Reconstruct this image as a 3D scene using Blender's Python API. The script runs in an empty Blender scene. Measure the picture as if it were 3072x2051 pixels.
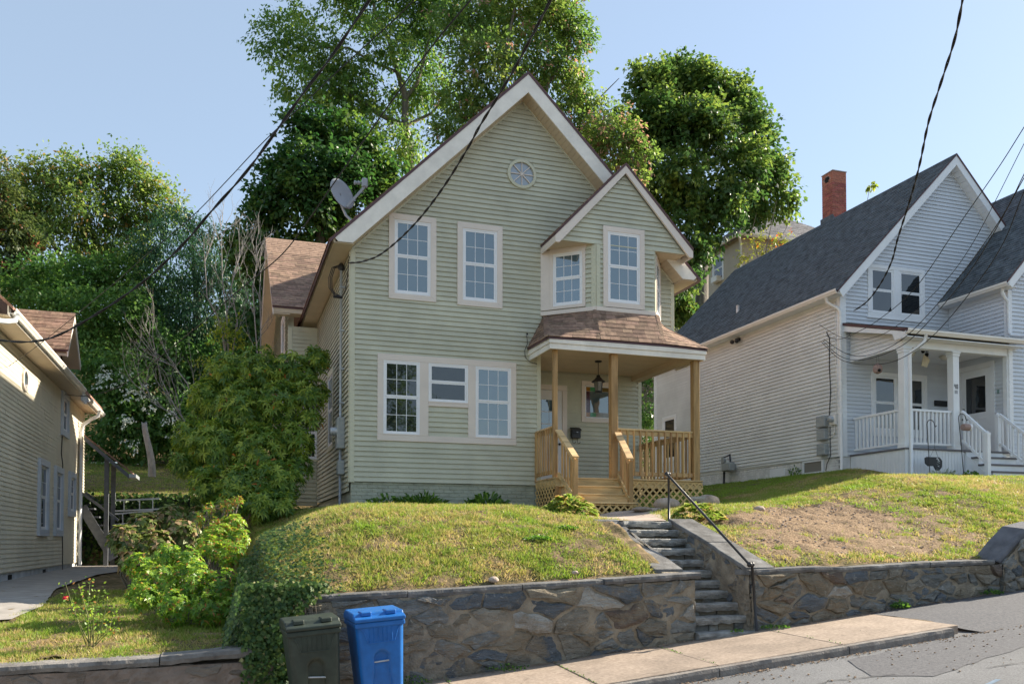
import bpy, math, random
import numpy as np
from mathutils import Vector, Matrix
R = math.radians
random.seed(7); RNG = np.random.default_rng(7)
scn = bpy.context.scene
# ---------------------------------------------------------------- camera
YAW, PITCH, F_PX, CX, CY = .3252, .0279, 2605.5, 1536., 1551.8
CAM = Vector((0, -17.3, 1.75))
cam_d = bpy.data.cameras.new('camera'); cam = bpy.data.objects.new('camera', cam_d)
scn.collection.objects.link(cam); scn.camera = cam
cam.location = CAM; cam.rotation_euler = (math.pi/2+PITCH, 0, -YAW)
cam_d.sensor_fit = 'HORIZONTAL'; cam_d.sensor_width = 36
cam_d.lens = 36*F_PX/3072; cam_d.shift_y = (CY-1025.5)/3072; cam_d.clip_start = .1; cam_d.clip_end = 2000
# ---------------------------------------------------------------- light
SUN_AZ, SUN_EL = R(8), R(32)          # azimuth measured from +X towards +Y
world = bpy.data.worlds.new('World'); scn.world = world; world.use_nodes = True
nt = world.node_tree; nt.nodes.clear()
sky = nt.nodes.new('ShaderNodeTexSky'); sky.sky_type = 'NISHITA'; sky.sun_disc = False
sky.sun_elevation = SUN_EL; sky.sun_rotation = math.pi/2-SUN_AZ
sky.air_density = 1.0; sky.dust_density = .45; sky.ozone_density = 1.1; sky.altitude = 60
bg = nt.nodes.new('ShaderNodeBackground'); bg.inputs[1].default_value = .14
wo = nt.nodes.new('ShaderNodeOutputWorld')
hz = nt.nodes.new('ShaderNodeMix'); hz.data_type = 'RGBA'; hz.inputs[0].default_value = .68      # thin even haze over the whole sky
hz.inputs[7].default_value = (1.17, 1.42, 1.67, 1); nt.links.new(sky.outputs[0], hz.inputs[6]); nt.links.new(hz.outputs[2], bg.inputs[0]); nt.links.new(bg.outputs[0], wo.inputs[0])
sun_d = bpy.data.lights.new('sun', 'SUN'); sun = bpy.data.objects.new('sun', sun_d)
scn.collection.objects.link(sun)
sun_d.energy = 4.6; sun_d.angle = R(.8); sun_d.color = (1, .9, .74)
sd = Vector((math.cos(SUN_EL)*math.cos(SUN_AZ), math.cos(SUN_EL)*math.sin(SUN_AZ), math.sin(SUN_EL)))
sun.rotation_euler = sd.to_track_quat('Z', 'Y').to_euler(); sun.location = sd*40
vs = scn.view_settings; vs.view_transform = 'Standard'; vs.look = 'None'; vs.gamma = 1; vs.use_curve_mapping = False
vs.exposure = 1.42
scn.cycles.max_bounces = 6; scn.cycles.transparent_max_bounces = 6
# ---------------------------------------------------------------- helpers
FW = Vector((math.sin(YAW)*math.cos(PITCH), math.cos(YAW)*math.cos(PITCH), math.sin(PITCH)))
RT = Vector((math.cos(YAW), -math.sin(YAW), 0)); UP = RT.cross(FW)
def ray(x, y): return FW*F_PX+RT*(x-CX)-UP*(y-CY)
def atY(x, y, Y): d = ray(x, y); return CAM+d*((Y-CAM.y)/d.y)
def atX(x, y, X): d = ray(x, y); return CAM+d*((X-CAM.x)/d.x)
def dist_scale(p): return (Vector(p)-CAM).dot(FW)/F_PX     # metres per photo pixel at p
COL = scn.collection
WL = {}
def setp(o, label=None, cat=None, group=None, kind=None):
    if label: o['label'] = label
    if cat: o['category'] = cat
    if group: o['group'] = group
    if kind: o['kind'] = kind
    return o
def thing(name, label, cat, loc=(0, 0, 0), group=None, kind=None, parent=None):
    o = bpy.data.objects.new(name, None); o.empty_display_size = .2; COL.objects.link(o)
    loc = Vector(loc)
    if parent is not None: o.parent = parent; o.location = loc-WL[parent.name]
    else: o.location = loc
    WL[o.name] = loc.copy(); return setp(o, label, cat, group, kind)
class MB:
    def __init__(s): s.v = []; s.f = []
    def add(s, vs_, fs_):
        b = len(s.v); s.v += [tuple(v) for v in vs_]; s.f += [tuple(i+b for i in f) for f in fs_]; return s
    def hexa(s, p): return s.add(p, [(0, 3, 2, 1), (4, 5, 6, 7), (0, 1, 5, 4), (1, 2, 6, 5), (2, 3, 7, 6), (3, 0, 4, 7)])
    def box(s, x0, x1, y0, y1, z0, z1):
        return s.hexa([(x0, y0, z0), (x1, y0, z0), (x1, y1, z0), (x0, y1, z0), (x0, y0, z1), (x1, y0, z1), (x1, y1, z1), (x0, y1, z1)])
    def prism(s, poly, vec):
        n = len(poly); vec = Vector(vec); a = [Vector(p) for p in poly]; b = [p+vec for p in a]
        return s.add(a+b, [tuple(range(n))[::-1], tuple(range(n, 2*n))]+[(i, (i+1) % n, n+(i+1) % n, n+i) for i in range(n)])
    def beam(s, a, b, w, h, up=(0, 0, 1)):
        a = Vector(a); b = Vector(b); d = (b-a).normalized(); sd_ = d.cross(Vector(up)).normalized()*w/2; u = sd_.cross(d).normalized()*h/2
        return s.hexa([a-sd_-u, a+sd_-u, b+sd_-u, b-sd_-u, a-sd_+u, a+sd_+u, b+sd_+u, b-sd_+u])
    def tube(s, pts, r, n=6, r1=None, cap=True):
        pts = [Vector(p) for p in pts]; m = len(pts); base = len(s.v)
        r1 = r if r1 is None else r1; ref = None
        for i, p in enumerate(pts):
            d = (pts[min(i+1, m-1)]-pts[max(i-1, 0)]).normalized()
            if ref is None: ref = Vector((0, 0, 1)) if abs(d.z) < .9 else Vector((1, 0, 0))
            a = d.cross(ref).normalized(); b = d.cross(a).normalized(); ref = a.cross(d)
            rr = r+(r1-r)*i/(m-1)
            for k in range(n):
                t = 2*math.pi*k/n; s.v.append(tuple(p+a*math.cos(t)*rr+b*math.sin(t)*rr))
        for i in range(m-1):
            for k in range(n):
                s.f.append((base+i*n+k, base+i*n+(k+1) % n, base+(i+1)*n+(k+1) % n, base+(i+1)*n+k))
        if cap: s.f.append(tuple(base+k for k in range(n))); s.f.append(tuple(base+(m-1)*n+k for k in range(n))[::-1])
        return s
    def lathe(s, c, prof, n=16, axis='Z'):
        b = len(s.v); c = Vector(c)
        for r, z in prof:
            for k in range(n):
                t = 2*math.pi*k/n; q = (r*math.cos(t), r*math.sin(t), z)
                if axis == 'Y': q = (q[0], q[2], q[1])
                if axis == 'X': q = (q[2], q[0], q[1])
                s.v.append(tuple(c+Vector(q)))
        for i in range(len(prof)-1):
            for k in range(n): s.f.append((b+i*n+k, b+i*n+(k+1) % n, b+(i+1)*n+(k+1) % n, b+(i+1)*n+k))
        s.f.append(tuple(b+k for k in range(n))); s.f.append(tuple(b+(len(prof)-1)*n+k for k in range(n)))
        return s
    def ico(s, c, r, sub=1, noise=.0, sq=(1, 1, 1), seed=0):
        t = (1+5**.5)/2
        vs_ = [Vector(v).normalized() for v in [(-1, t, 0), (1, t, 0), (-1, -t, 0), (1, -t, 0), (0, -1, t), (0, 1, t), (0, -1, -t), (0, 1, -t), (t, 0, -1), (t, 0, 1), (-t, 0, -1), (-t, 0, 1)]]
        fs_ = [(0, 11, 5), (0, 5, 1), (0, 1, 7), (0, 7, 10), (0, 10, 11), (1, 5, 9), (5, 11, 4), (11, 10, 2), (10, 7, 6), (7, 1, 8), (3, 9, 4), (3, 4, 2), (3, 2, 6), (3, 6, 8), (3, 8, 9), (4, 9, 5), (2, 4, 11), (6, 2, 10), (8, 6, 7), (9, 8, 1)]
        for _ in range(sub):
            mid = {}; nf = []
            def md(a, b):
                k = (min(a, b), max(a, b))
                if k not in mid: vs_.append(((vs_[a]+vs_[b])/2).normalized()); mid[k] = len(vs_)-1
                return mid[k]
            for a, b, c_ in fs_:
                x, y, z = md(a, b), md(b, c_), md(c_, a); nf += [(a, x, z), (b, y, x), (c_, z, y), (x, y, z)]
            fs_ = nf
        rr = random.Random(seed+1)
        out = [Vector(c)+Vector((v.x*sq[0], v.y*sq[1], v.z*sq[2]))*r*(1+noise*(rr.random()-.5)*2) for v in vs_]
        return s.add(out, fs_)
    def build(s, name, mat, parent=None, smooth=False, bevel=0, label=None, cat=None, group=None, kind=None, seg=1):
        vv = np.array(s.v, dtype=float); c = (vv.min(0)+vv.max(0))/2; c[2] = vv[:, 2].min()
        me = bpy.data.meshes.new(name); me.from_pydata((vv-c).tolist(), [], s.f); 
        if smooth:
            me.polygons.foreach_set('use_smooth', [True]*len(me.polygons))
        if mat: me.materials.append(mat)
        return link(me, name, c, parent, bevel, label, cat, group, kind, seg)
def link(me, name, c, parent=None, bevel=0, label=None, cat=None, group=None, kind=None, seg=1):
    o = bpy.data.objects.new(name, me); COL.objects.link(o); c = Vector([float(q) for q in c])
    if parent is not None: o.parent = parent; o.location = c-WL[parent.name]
    else: o.location = c
    WL[o.name] = c
    if bevel:
        b = o.modifiers.new('bevel', 'BEVEL'); b.width = bevel; b.segments = seg; b.limit_method = 'ANGLE'; b.angle_limit = R(40)
    return setp(o, label, cat, group, kind)
def fastmesh(name, V, sizes_idx, mat, parent=None, smooth=False, attrs=None, uniform=None, **kw):
    """V Nx3, uniform = verts per face (faces are consecutive) or explicit index array"""
    V = np.asarray(V, dtype=np.float32); c = (V.min(0)+V.max(0))/2; c[2] = V[:, 2].min()
    me = bpy.data.meshes.new(name); me.vertices.add(len(V)); me.vertices.foreach_set('co', (V-c).ravel())
    idx = np.asarray(sizes_idx, dtype=np.int32); k = idx.shape[1]; n = len(idx)
    me.loops.add(n*k); me.loops.foreach_set('vertex_index', idx.ravel())
    me.polygons.add(n); me.polygons.foreach_set('loop_start', np.arange(n, dtype=np.int32)*k); me.polygons.foreach_set('loop_total', np.full(n, k, dtype=np.int32))
    if smooth: me.polygons.foreach_set('use_smooth', np.ones(n, dtype=bool))
    me.update(calc_edges=True)
    for an, av in (attrs or {}).items():
        a = me.attributes.new(an, 'FLOAT', 'POINT'); a.data.foreach_set('value', np.asarray(av, dtype=np.float32))
    if mat: me.materials.append(mat)
    return link(me, name, c, parent, **kw)
COUNT = {}; OVER = {}
def root_of(o):
    while o.parent: o = o.parent
    return o
def piece(mb, name, mat, par, limit=300, **kw):
    k = (root_of(par).name, name); COUNT[k] = COUNT.get(k, 0)+1
    if COUNT[k] <= limit: return mb.build(name, mat, par, **kw)
    q = OVER.setdefault((k, mat.name), [MB(), name, mat, root_of(par)]); q[0].add(mb.v, mb.f)
def flush_over():
    for q in OVER.values(): q[0].build(q[1], q[2], q[3], kind='stuff')
    OVER.clear()
# ---------------------------------------------------------------- materials
MATS = {}
def M(name, col, rough=.65, var=.12, scale=6., bump=0., bscale=60., rnd=.0, spec=.4, stretch=(1, 1, 1), col2=None, metal=0., detail=4., bdist=.01, hue=0., stain=0., sscale=.9):
    m = bpy.data.materials.new(name); m.use_nodes = True; t = m.node_tree; N = t.nodes; L = t.links
    p = N['Principled BSDF']; p.inputs['Roughness'].default_value = rough; p.inputs['Specular IOR Level'].default_value = spec; p.inputs['Metallic'].default_value = metal
    geo = N.new('ShaderNodeNewGeometry'); mp = N.new('ShaderNodeMapping'); mp.inputs['Scale'].default_value = stretch
    L.new(geo.outputs['Position'], mp.inputs[0])
    nz = N.new('ShaderNodeTexNoise'); nz.inputs['Scale'].default_value = scale; nz.inputs['Detail'].default_value = detail; nz.inputs['Roughness'].default_value = .6
    L.new(mp.outputs[0], nz.inputs['Vector'])
    rmp = N.new('ShaderNodeValToRGB'); c2 = col2 or tuple(min(1, c*(1+var)) for c in col); c1 = tuple(c*(1-var) for c in col) if col2 is None else col
    rmp.color_ramp.elements[0].position = .32; rmp.color_ramp.elements[0].color = (*c1, 1); rmp.color_ramp.elements[1].position = .68; rmp.color_ramp.elements[1].color = (*c2, 1)
    L.new(nz.outputs['Fac'], rmp.inputs[0]); out = rmp.outputs[0]
    if rnd or hue:
        oi = N.new('ShaderNodeObjectInfo'); mr = N.new('ShaderNodeMapRange'); mr.inputs[3].default_value = 1-rnd; mr.inputs[4].default_value = 1+rnd
        L.new(oi.outputs['Random'], mr.inputs[0]); hs = N.new('ShaderNodeHueSaturation'); L.new(out, hs.inputs['Color']); L.new(mr.outputs[0], hs.inputs['Value'])
        if hue:
            m2 = N.new('ShaderNodeMath'); m2.operation = 'MULTIPLY'; m2.inputs[1].default_value = 7.31; L.new(oi.outputs['Random'], m2.inputs[0])
            m3 = N.new('ShaderNodeMath'); m3.operation = 'FRACT'; L.new(m2.outputs[0], m3.inputs[0])
            m4 = N.new('ShaderNodeMapRange'); m4.inputs[3].default_value = .5-hue; m4.inputs[4].default_value = .5+hue; L.new(m3.outputs[0], m4.inputs[0]); L.new(m4.outputs[0], hs.inputs['Hue'])
        out = hs.outputs[0]
    if stain:      # large soft weathering marks
        sn = N.new('ShaderNodeTexNoise'); sn.inputs['Scale'].default_value = sscale; sn.inputs['Detail'].default_value = 7; sn.inputs['Roughness'].default_value = .65; L.new(mp.outputs[0], sn.inputs['Vector'])
        sr = N.new('ShaderNodeMapRange'); sr.inputs[1].default_value = .38; sr.inputs[2].default_value = .62; sr.inputs[3].default_value = 1-stain; sr.inputs[4].default_value = 1+stain*.35; L.new(sn.outputs['Fac'], sr.inputs[0])
        h2 = N.new('ShaderNodeHueSaturation'); L.new(out, h2.inputs['Color']); L.new(sr.outputs[0], h2.inputs['Value']); out = h2.outputs[0]
    L.new(out, p.inputs['Base Color'])
    if bump:
        bn = N.new('ShaderNodeTexNoise'); bn.inputs['Scale'].default_value = bscale; bn.inputs['Detail'].default_value = 5
        L.new(mp.outputs[0], bn.inputs['Vector']); bp = N.new('ShaderNodeBump'); bp.inputs['Strength'].default_value = bump; bp.inputs['Distance'].default_value = bdist
        L.new(bn.outputs['Fac'], bp.inputs['Height']); L.new(bp.outputs[0], p.inputs['Normal'])
    MATS[name] = m; return m
def leafmat(name, cols, trans=.35, rough=.45, spec=.4):
    """leaf colour from the per-vertex 'tint' attribute (0..1) through a ramp"""
    m = bpy.data.materials.new(name); m.use_nodes = True; t = m.node_tree; N = t.nodes; L = t.links
    p = N['Principled BSDF']; p.inputs['Roughness'].default_value = rough; p.inputs['Specular IOR Level'].default_value = spec
    at = N.new('ShaderNodeAttribute'); at.attribute_name = 'tint'
    r = N.new('ShaderNodeValToRGB'); e = r.color_ramp.elements
    while len(e) < len(cols): e.new(.5)
    for i, (pos, c) in enumerate(cols): e[i].position = pos; e[i].color = (*c, 1)
    L.new(at.outputs['Fac'], r.inputs[0]); L.new(r.outputs[0], p.inputs['Base Color'])
    tr = N.new('ShaderNodeBsdfTranslucent'); hs = N.new('ShaderNodeHueSaturation'); hs.inputs['Value'].default_value = 1.8; hs.inputs['Saturation'].default_value = 1.05; hs.inputs['Hue'].default_value = .50
    L.new(r.outputs[0], hs.inputs['Color']); L.new(hs.outputs[0], tr.inputs[0])
    mx = N.new('ShaderNodeMixShader'); mx.inputs[0].default_value = trans
    L.new(p.outputs[0], mx.inputs[1]); L.new(tr.outputs[0], mx.inputs[2]); L.new(mx.outputs[0], N['Material Output'].inputs[0])
    MATS[name] = m; return m
m_sage = M('sage_vinyl', (.53, .52, .40), .5, .05, 1.3, .10, 30, rnd=.04, bdist=.004, stain=.10, sscale=1.6)
m_sage_trim = M('sage_trim', (.56, .545, .41), .5, .04, 2)
m_cream = M('cream_trim', (.72, .635, .56), .5, .05, 1.5, rnd=.02)
m_fascia = M('fascia_white', (.82, .77, .69), .45, .07, 1.2, .15, 3, bdist=.01, stain=.12, sscale=2.2)
m_soffit = M('soffit_tan', (.55, .45, .32), .6, .06, 3, rnd=.03)
m_edge = M('drip_edge', (.10, .05, .055), .5, .1, 4)
m_fdn = M('painted_foundation', (.38, .39, .31), .8, .15, 5, .5, 25, rnd=.06)
m_white = M('white_vinyl_sash', (.82, .82, .83), .4, .03, 3)
m_shingle = M('brown_shingle', (.25, .162, .115), .95, .3, 9, .5, 260, rnd=.30, bdist=.004, hue=.008)
m_shingle_s = M('brown_shingle_sheet', (.27, .155, .115), .9, .3, 3, .5, 200, bdist=.004)
m_pine = M('new_pine', (.50, .31, .125), .65, .3, 9, .3, 60, rnd=.18, stretch=(1, 1, .12), bdist=.003, hue=.01, stain=.28, sscale=7)
m_pine_h = M('new_pine_board', (.60, .41, .20), .65, .28, 9, .3, 60, rnd=.14, stretch=(.12, 1, 1), bdist=.003, hue=.008, stain=.22, sscale=7)
m_lattice = M('lattice_pine', (.58, .39, .16), .7, .14, 8, rnd=.10)
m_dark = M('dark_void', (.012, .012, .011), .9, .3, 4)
m_black = M('black_iron', (.02, .02, .022), .45, .2, 30, .2, 80, spec=.5, bdist=.002)
m_blue_sid = M('blue_grey_vinyl', (.64, .68, .73), .5, .04, 1.3, .08, 30, rnd=.03, bdist=.004)
m_beige_sid = M('pale_beige_vinyl', (.71, .72, .70), .5, .05, 1.3, .08, 30, rnd=.03, bdist=.004, stain=.08)
m_porch_wall = m_blue_sid
m_wtrim = M('white_trim', (.80, .82, .84), .45, .04, 3)
m_gutter = M('white_gutter', (.80, .77, .72), .4, .05, 2)
m_roofdark = M('charcoal_shingle', (.10, .118, .132), .92, .45, 5, .5, 220, rnd=.3, bdist=.004)
m_brick = M('red_brick', (.33, .115, .085), .85, .25, 14, .4, 80, rnd=.25, bdist=.004, hue=.012)
m_mortar = M('mortar', (.42, .36, .32), .9, .15, 20)
m_wbrick = M('white_painted_brick', (.74, .74, .73), .75, .12, 4, .5, 30, rnd=.05)
m_greydeck = M('grey_deck_paint', (.15, .14, .15), .6, .1, 5)
m_tan_sid = M('tan_vinyl', (.74, .68, .54), .5, .06, 1.3, .08, 30, rnd=.03, bdist=.004, stain=.1)
m_ltrim = M('light_blue_trim', (.56, .60, .66), .5, .05, 3)
m_concrete = M('left_foundation', (.50, .53, .56), .85, .2, 3, .4, 20)
m_galv = M('galvanised_grey', (.42, .45, .48), .4, .08, 6, metal=.3)
m_plasgrey = M('grey_meter_box', (.34, .36, .36), .5, .08, 5)
def glass(name, base, spec=1.0, ior=2.1, rough=.02):
    m = bpy.data.materials.new(name); m.use_nodes = True; p = m.node_tree.nodes['Principled BSDF']
    p.inputs['Base Color'].default_value = (*base, 1); p.inputs['Roughness'].default_value = rough; p.inputs['IOR'].default_value = ior
    nz = m.node_tree.nodes.new('ShaderNodeTexNoise'); nz.inputs['Scale'].default_value = 1.6
    g = m.node_tree.nodes.new('ShaderNodeNewGeometry'); m.node_tree.links.new(g.outputs['Position'], nz.inputs['Vector'])
    b = m.node_tree.nodes.new('ShaderNodeBump'); b.inputs['Strength'].default_value = .25; b.inputs['Distance'].default_value = .03
    m.node_tree.links.new(nz.outputs['Fac'], b.inputs['Height']); m.node_tree.links.new(b.outputs[0], p.inputs['Normal'])
    return m
g_up = glass('window_glass', (.05, .10, .125), ior=2.45)
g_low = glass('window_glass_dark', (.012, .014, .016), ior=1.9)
# ---------------------------------------------------------------- walls on planes
class Pl:
    def __init__(s, O, U, N): s.O = Vector(O); s.U = Vector(U).normalized(); s.N = Vector(N).normalized()
    def p(s, u, z, n=0.): return s.O+s.U*u+Vector((0, 0, z))+s.N*n
def pbox(mb, P, u0, u1, z0, z1, n0, n1):
    return mb.hexa([P.p(u0, z0, n1), P.p(u1, z0, n1), P.p(u1, z0, n0), P.p(u0, z0, n0), P.p(u0, z1, n1), P.p(u1, z1, n1), P.p(u1, z1, n0), P.p(u0, z1, n0)])
def extent(poly, z):
    xs = []
    n = len(poly)
    for i in range(n):
        (a, za), (b, zb) = poly[i], poly[(i+1) % n]
        if (za-z)*(zb-z) <= 0 and za != zb: xs.append(a+(b-a)*(z-za)/(zb-za))
    return (min(xs), max(xs)) if xs else None
def siding(par, P, poly, holes, e, mat, name='siding_board', th=.029, z0=None, limit=300):
    zmin = min(q[1] for q in poly); zmax = max(q[1] for q in poly); z = zmin if z0 is None else z0
    while z < zmax-.02:
        zt = min(z+e, zmax-.004)
        a = extent(poly, max(z, zmin)+.0005); b = extent(poly, zt-.0005)
        if a is None: break
        if b is None: b = ((a[0]+a[1])/2,)*2
        segs = [(a[0], b[0], a[1], b[1])]
        for (h0, h1, g0, g1) in holes:
            if g0 < zt-.01 and g1 > z+.01:
                ns = []
                for (l0, l1, r0, r1) in segs:
                    if h1 <= min(l0, l1) or h0 >= max(r0, r1): ns.append((l0, l1, r0, r1)); continue
                    if h0 > min(l0, l1): ns.append((l0, l1, h0, h0))
                    if h1 < max(r0, r1): ns.append((h1, h1, r0, r1))
                segs = ns
        for (l0, l1, r0, r1) in segs:
            if max(r0-l0, r1-l1) < .03: continue
            r1 = max(r1, l1+.002); r0 = max(r0, l0+.002)
            mb = MB()
            mb.hexa([P.p(l0, z, th), P.p(r0, z, th), P.p(r0, z+.022, .001), P.p(l0, z+.022, .001), P.p(l1, zt+.004, .003), P.p(r1, zt+.004, .003), P.p(r1, zt+.004, .001), P.p(l1, zt+.004, .001)])
            if r0-l0 > 2.0 and random.random() < .75:      # lap where two panels meet
                s0 = random.uniform(l0+.6, r0-.6); s1 = min(s0+1.2, r0-.1, r1-.1)
                if s1 > s0+.2 and s0 > l1: mb.hexa([P.p(s0, z-.001, th+.003), P.p(s1, z-.001, th+.001), P.p(s1, z-.001, th-.003), P.p(s0, z-.001, th-.003), P.p(s0, zt, .0055), P.p(s1, zt, .0047), P.p(s1, zt, .003), P.p(s0, zt, .003)])
            piece(mb, name, mat, par, limit)
        z += e
def window(par, P, u0, u1, z0, z1, cw=.115, grid=(3, 2), casing=m_cream, sash=m_white, gl=(g_up, g_up), split=.5, off=0., label=None, casing_sides='lrtb', depth=.04, name='window'):
    w = MB(); d1 = depth+off
    L_ = cw if 'l' in casing_sides else 0; R_ = cw if 'r' in casing_sides else 0; T_ = cw if 't' in casing_sides else 0; B_ = cw if 'b' in casing_sides else 0
    a0, a1, b0, b1 = u0+L_, u1-R_, z0+B_, z1-T_
    def quad(c): w.hexa([P.p(c[0][0], c[0][1], d1), P.p(c[1][0], c[1][1], d1), P.p(c[1][0], c[1][1], .0), P.p(c[0][0], c[0][1], .0), P.p(c[3][0], c[3][1], d1), P.p(c[2][0], c[2][1], d1), P.p(c[2][0], c[2][1], .0), P.p(c[3][0], c[3][1], .0)])
    g = .001
    if T_: quad([(a0+g, b1), (a1-g, b1), (u1-g, z1), (u0+g, z1)])
    if B_: quad([(u0+g, z0), (u1-g, z0), (a1-g, b0), (a0+g, b0)])
    if L_: quad([(u0, z0+g), (a0, b0+g), (a0, b1-g), (u0, z1-g)])
    if R_: quad([(a1, b0+g), (u1, z0+g), (u1, z1-g), (a1, b1-g)])
    if not w.v: pbox(w, P, a0, a1, b0, b0+.02, 0, d1)
    o = w.build(name, casing, par, label=label)
    f = MB(); jw = .032
    for q in ((a0, a0+jw, b0, b1), (a1-jw, a1, b0, b1), (a0+jw, a1-jw, b1-jw, b1), (a0+jw, a1-jw, b0, b0+jw*1.2)): pbox(f, P, *q, .001, .026+off)
    f.build('frame', sash, o)
    c0, c1, e0, e1 = a0+jw+.001, a1-jw-.001, b0+jw*1.2+.001, b1-jw-.001
    zm = e0+(e1-e0)*split
    for si, (s0, s1, nn) in enumerate(((zm-.012, e1, .019), (e0, zm+.016, .012))):
        if split <= 0 and si == 1: break
        nn += off
        if si == 0: s0 += .030
        s = MB(); r_ = .034; 
        for q in ((c0, c0+r_, s0, s1), (c1-r_, c1, s0, s1), (c0+r_, c1-r_, s1-r_, s1), (c0+r_, c1-r_, s0, s0+r_)): pbox(s, P, *q, .0015, nn)
        gx, gz = grid if not isinstance(grid[0], tuple) else grid[si]
        p0, p1, q0, q1 = c0+r_, c1-r_, s0+r_, s1-r_; mw = .011
        for i in range(1, gx): x = p0+(p1-p0)*i/gx; pbox(s, P, x-mw/2, x+mw/2, q0, q1, .002, nn-.003)
        for j in range(1, gz): z = q0+(q1-q0)*j/gz; pbox(s, P, p0, p1, z-mw/2, z+mw/2, .002, nn-.0042)
        so = s.build('sash', sash, o)
        for i in range(gx):
            for j in range(gz):
                pa, pb = p0+(p1-p0)*i/gx, p0+(p1-p0)*(i+1)/gx; qa, qb = q0+(q1-q0)*j/gz, q0+(q1-q0)*(j+1)/gz
                t1, t2 = random.uniform(-.0012, .0012), random.uniform(-.0012, .0012)
                b = MB(); n_ = nn-.008
                b.hexa([P.p(pa, qa, n_+t1+t2), P.p(pb, qa, n_-t1+t2), P.p(pb, qa, .001), P.p(pa, qa, .001), P.p(pa, qb, n_+t1-t2), P.p(pb, qb, n_-t1-t2), P.p(pb, qb, .001), P.p(pa, qb, .001)])
                piece(b, 'pane', gl[si], o)
    return o
def patch(par, p00, p10, p11, p01, mat, e=.13, w=.27, th=.009, joined=False, name='shingle', limit=300, lap=.02):
    """shingle rows on a (possibly warped) quad: p00,p10 eave; p01,p11 top"""
    p00, p10, p11, p01 = map(Vector, (p00, p10, p11, p01))
    S = ((p01-p00).length+(p11-p10).length)/2; rows = max(1, int(round(S/e))); J = MB()
    def B(u, v): return (p00*(1-u)+p10*u)*(1-v)+(p01*(1-u)+p11*u)*v
    N = (p10-p00).cross(p01-p00).normalized()
    if N.z < 0: N = -N
    for r in range(rows):
        v0, v1 = r/rows-.004, min(1, (r+1)/rows+lap/S); A, Bq = B(0, v0), B(1, v0); Ln = (Bq-A).length
        x = -random.random()*w
        while x < Ln:
            x0, x1 = max(0, x)+.003, min(Ln, x+w*random.uniform(.75, 1.25)); xn = x1
            if x1-x0 > .03:
                u0, u1 = x0/Ln, x1/Ln; t = th*random.uniform(.7, 1.5)
                q = [B(u0, v0)+N*t, B(u1, v0)+N*t, B(u1, v1)+N*.002, B(u0, v1)+N*.002]
                mb = J if joined else MB()
                mb.add([q[0], q[1], q[2], q[3], B(u0, v0), B(u1, v0)], [(0, 1, 2, 3), (4, 5, 1, 0), (4, 0, 3), (5, 2, 1)])
                if not joined: piece(mb, name, mat, par, limit)
            x = max(xn, x+.05)
    if joined: J.build(name, mat, par, kind='stuff')
def lattice(par, P, u0, u1, z0f, z1, n0, sp=.112, w=.036, mat=m_lattice):
    """diagonal strips clipped to the rectangle; z0f = bottom z"""
    fr = MB()
    for q in ((u0, u1, z1-.03, z1), (u0, u1, z0f, z0f+.012)): pbox(fr, P, *q, n0-.02, n0-.012)
    o = fr.build('lattice_panel', mat, par)
    H = z1-z0f
    for sgn, nn in ((1, n0), (-1, n0-.007)):
        c = u0-H
        while c < u1+H:
            # line: u = c + s*t, z = z0+t
            ts = []
            for t in (0, H): 
                u = c+sgn*t
                if u0 <= u <= u1: ts.append(t)
            for ub in (u0, u1):
                t = (ub-c)*sgn
                if 0 < t < H: ts.append(t)
            if len(ts) >= 2:
                ta, tb = min(ts), max(ts)
                if tb-ta > .03:
                    a, b = P.p(c+sgn*ta, z0f+ta, nn), P.p(c+sgn*tb, z0f+tb, nn)
                    MB_ = MB(); MB_.beam(a, b, .006, w, up=P.N.cross(b-a)) ; piece(MB_, 'lattice_strip', mat, o)
            c += sp*1.414
    return o
# noise on arrays
def vnoise(x, y, s, seed=0):
    x = np.asarray(x)*s+seed*17.3; y = np.asarray(y)*s+seed*9.1; xi = np.floor(x).astype(np.int64); yi = np.floor(y).astype(np.int64); fx = x-xi; fy = y-yi
    fx = fx*fx*(3-2*fx); fy = fy*fy*(3-2*fy)
    def h(a, b):
        n = (a*374761393+b*668265263+seed*1442695) & 0x7fffffff; n = (n ^ (n >> 13))*1274126177 & 0x7fffffff; return ((n ^ (n >> 16)) & 0xffff)/65535.
    return (h(xi, yi)*(1-fx)+h(xi+1, yi)*fx)*(1-fy)+(h(xi, yi+1)*(1-fx)+h(xi+1, yi+1)*fx)*fy
def fbm(x, y, s, seed=0): return (vnoise(x, y, s, seed)*.5+vnoise(x, y, s*2.1, seed+1)*.3+vnoise(x, y, s*4.3, seed+2)*.2)
def sstep(a, b, x): t = np.clip((np.asarray(x, dtype=float)-a)/(b-a), 0, 1); return t*t*(3-2*t)
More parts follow.
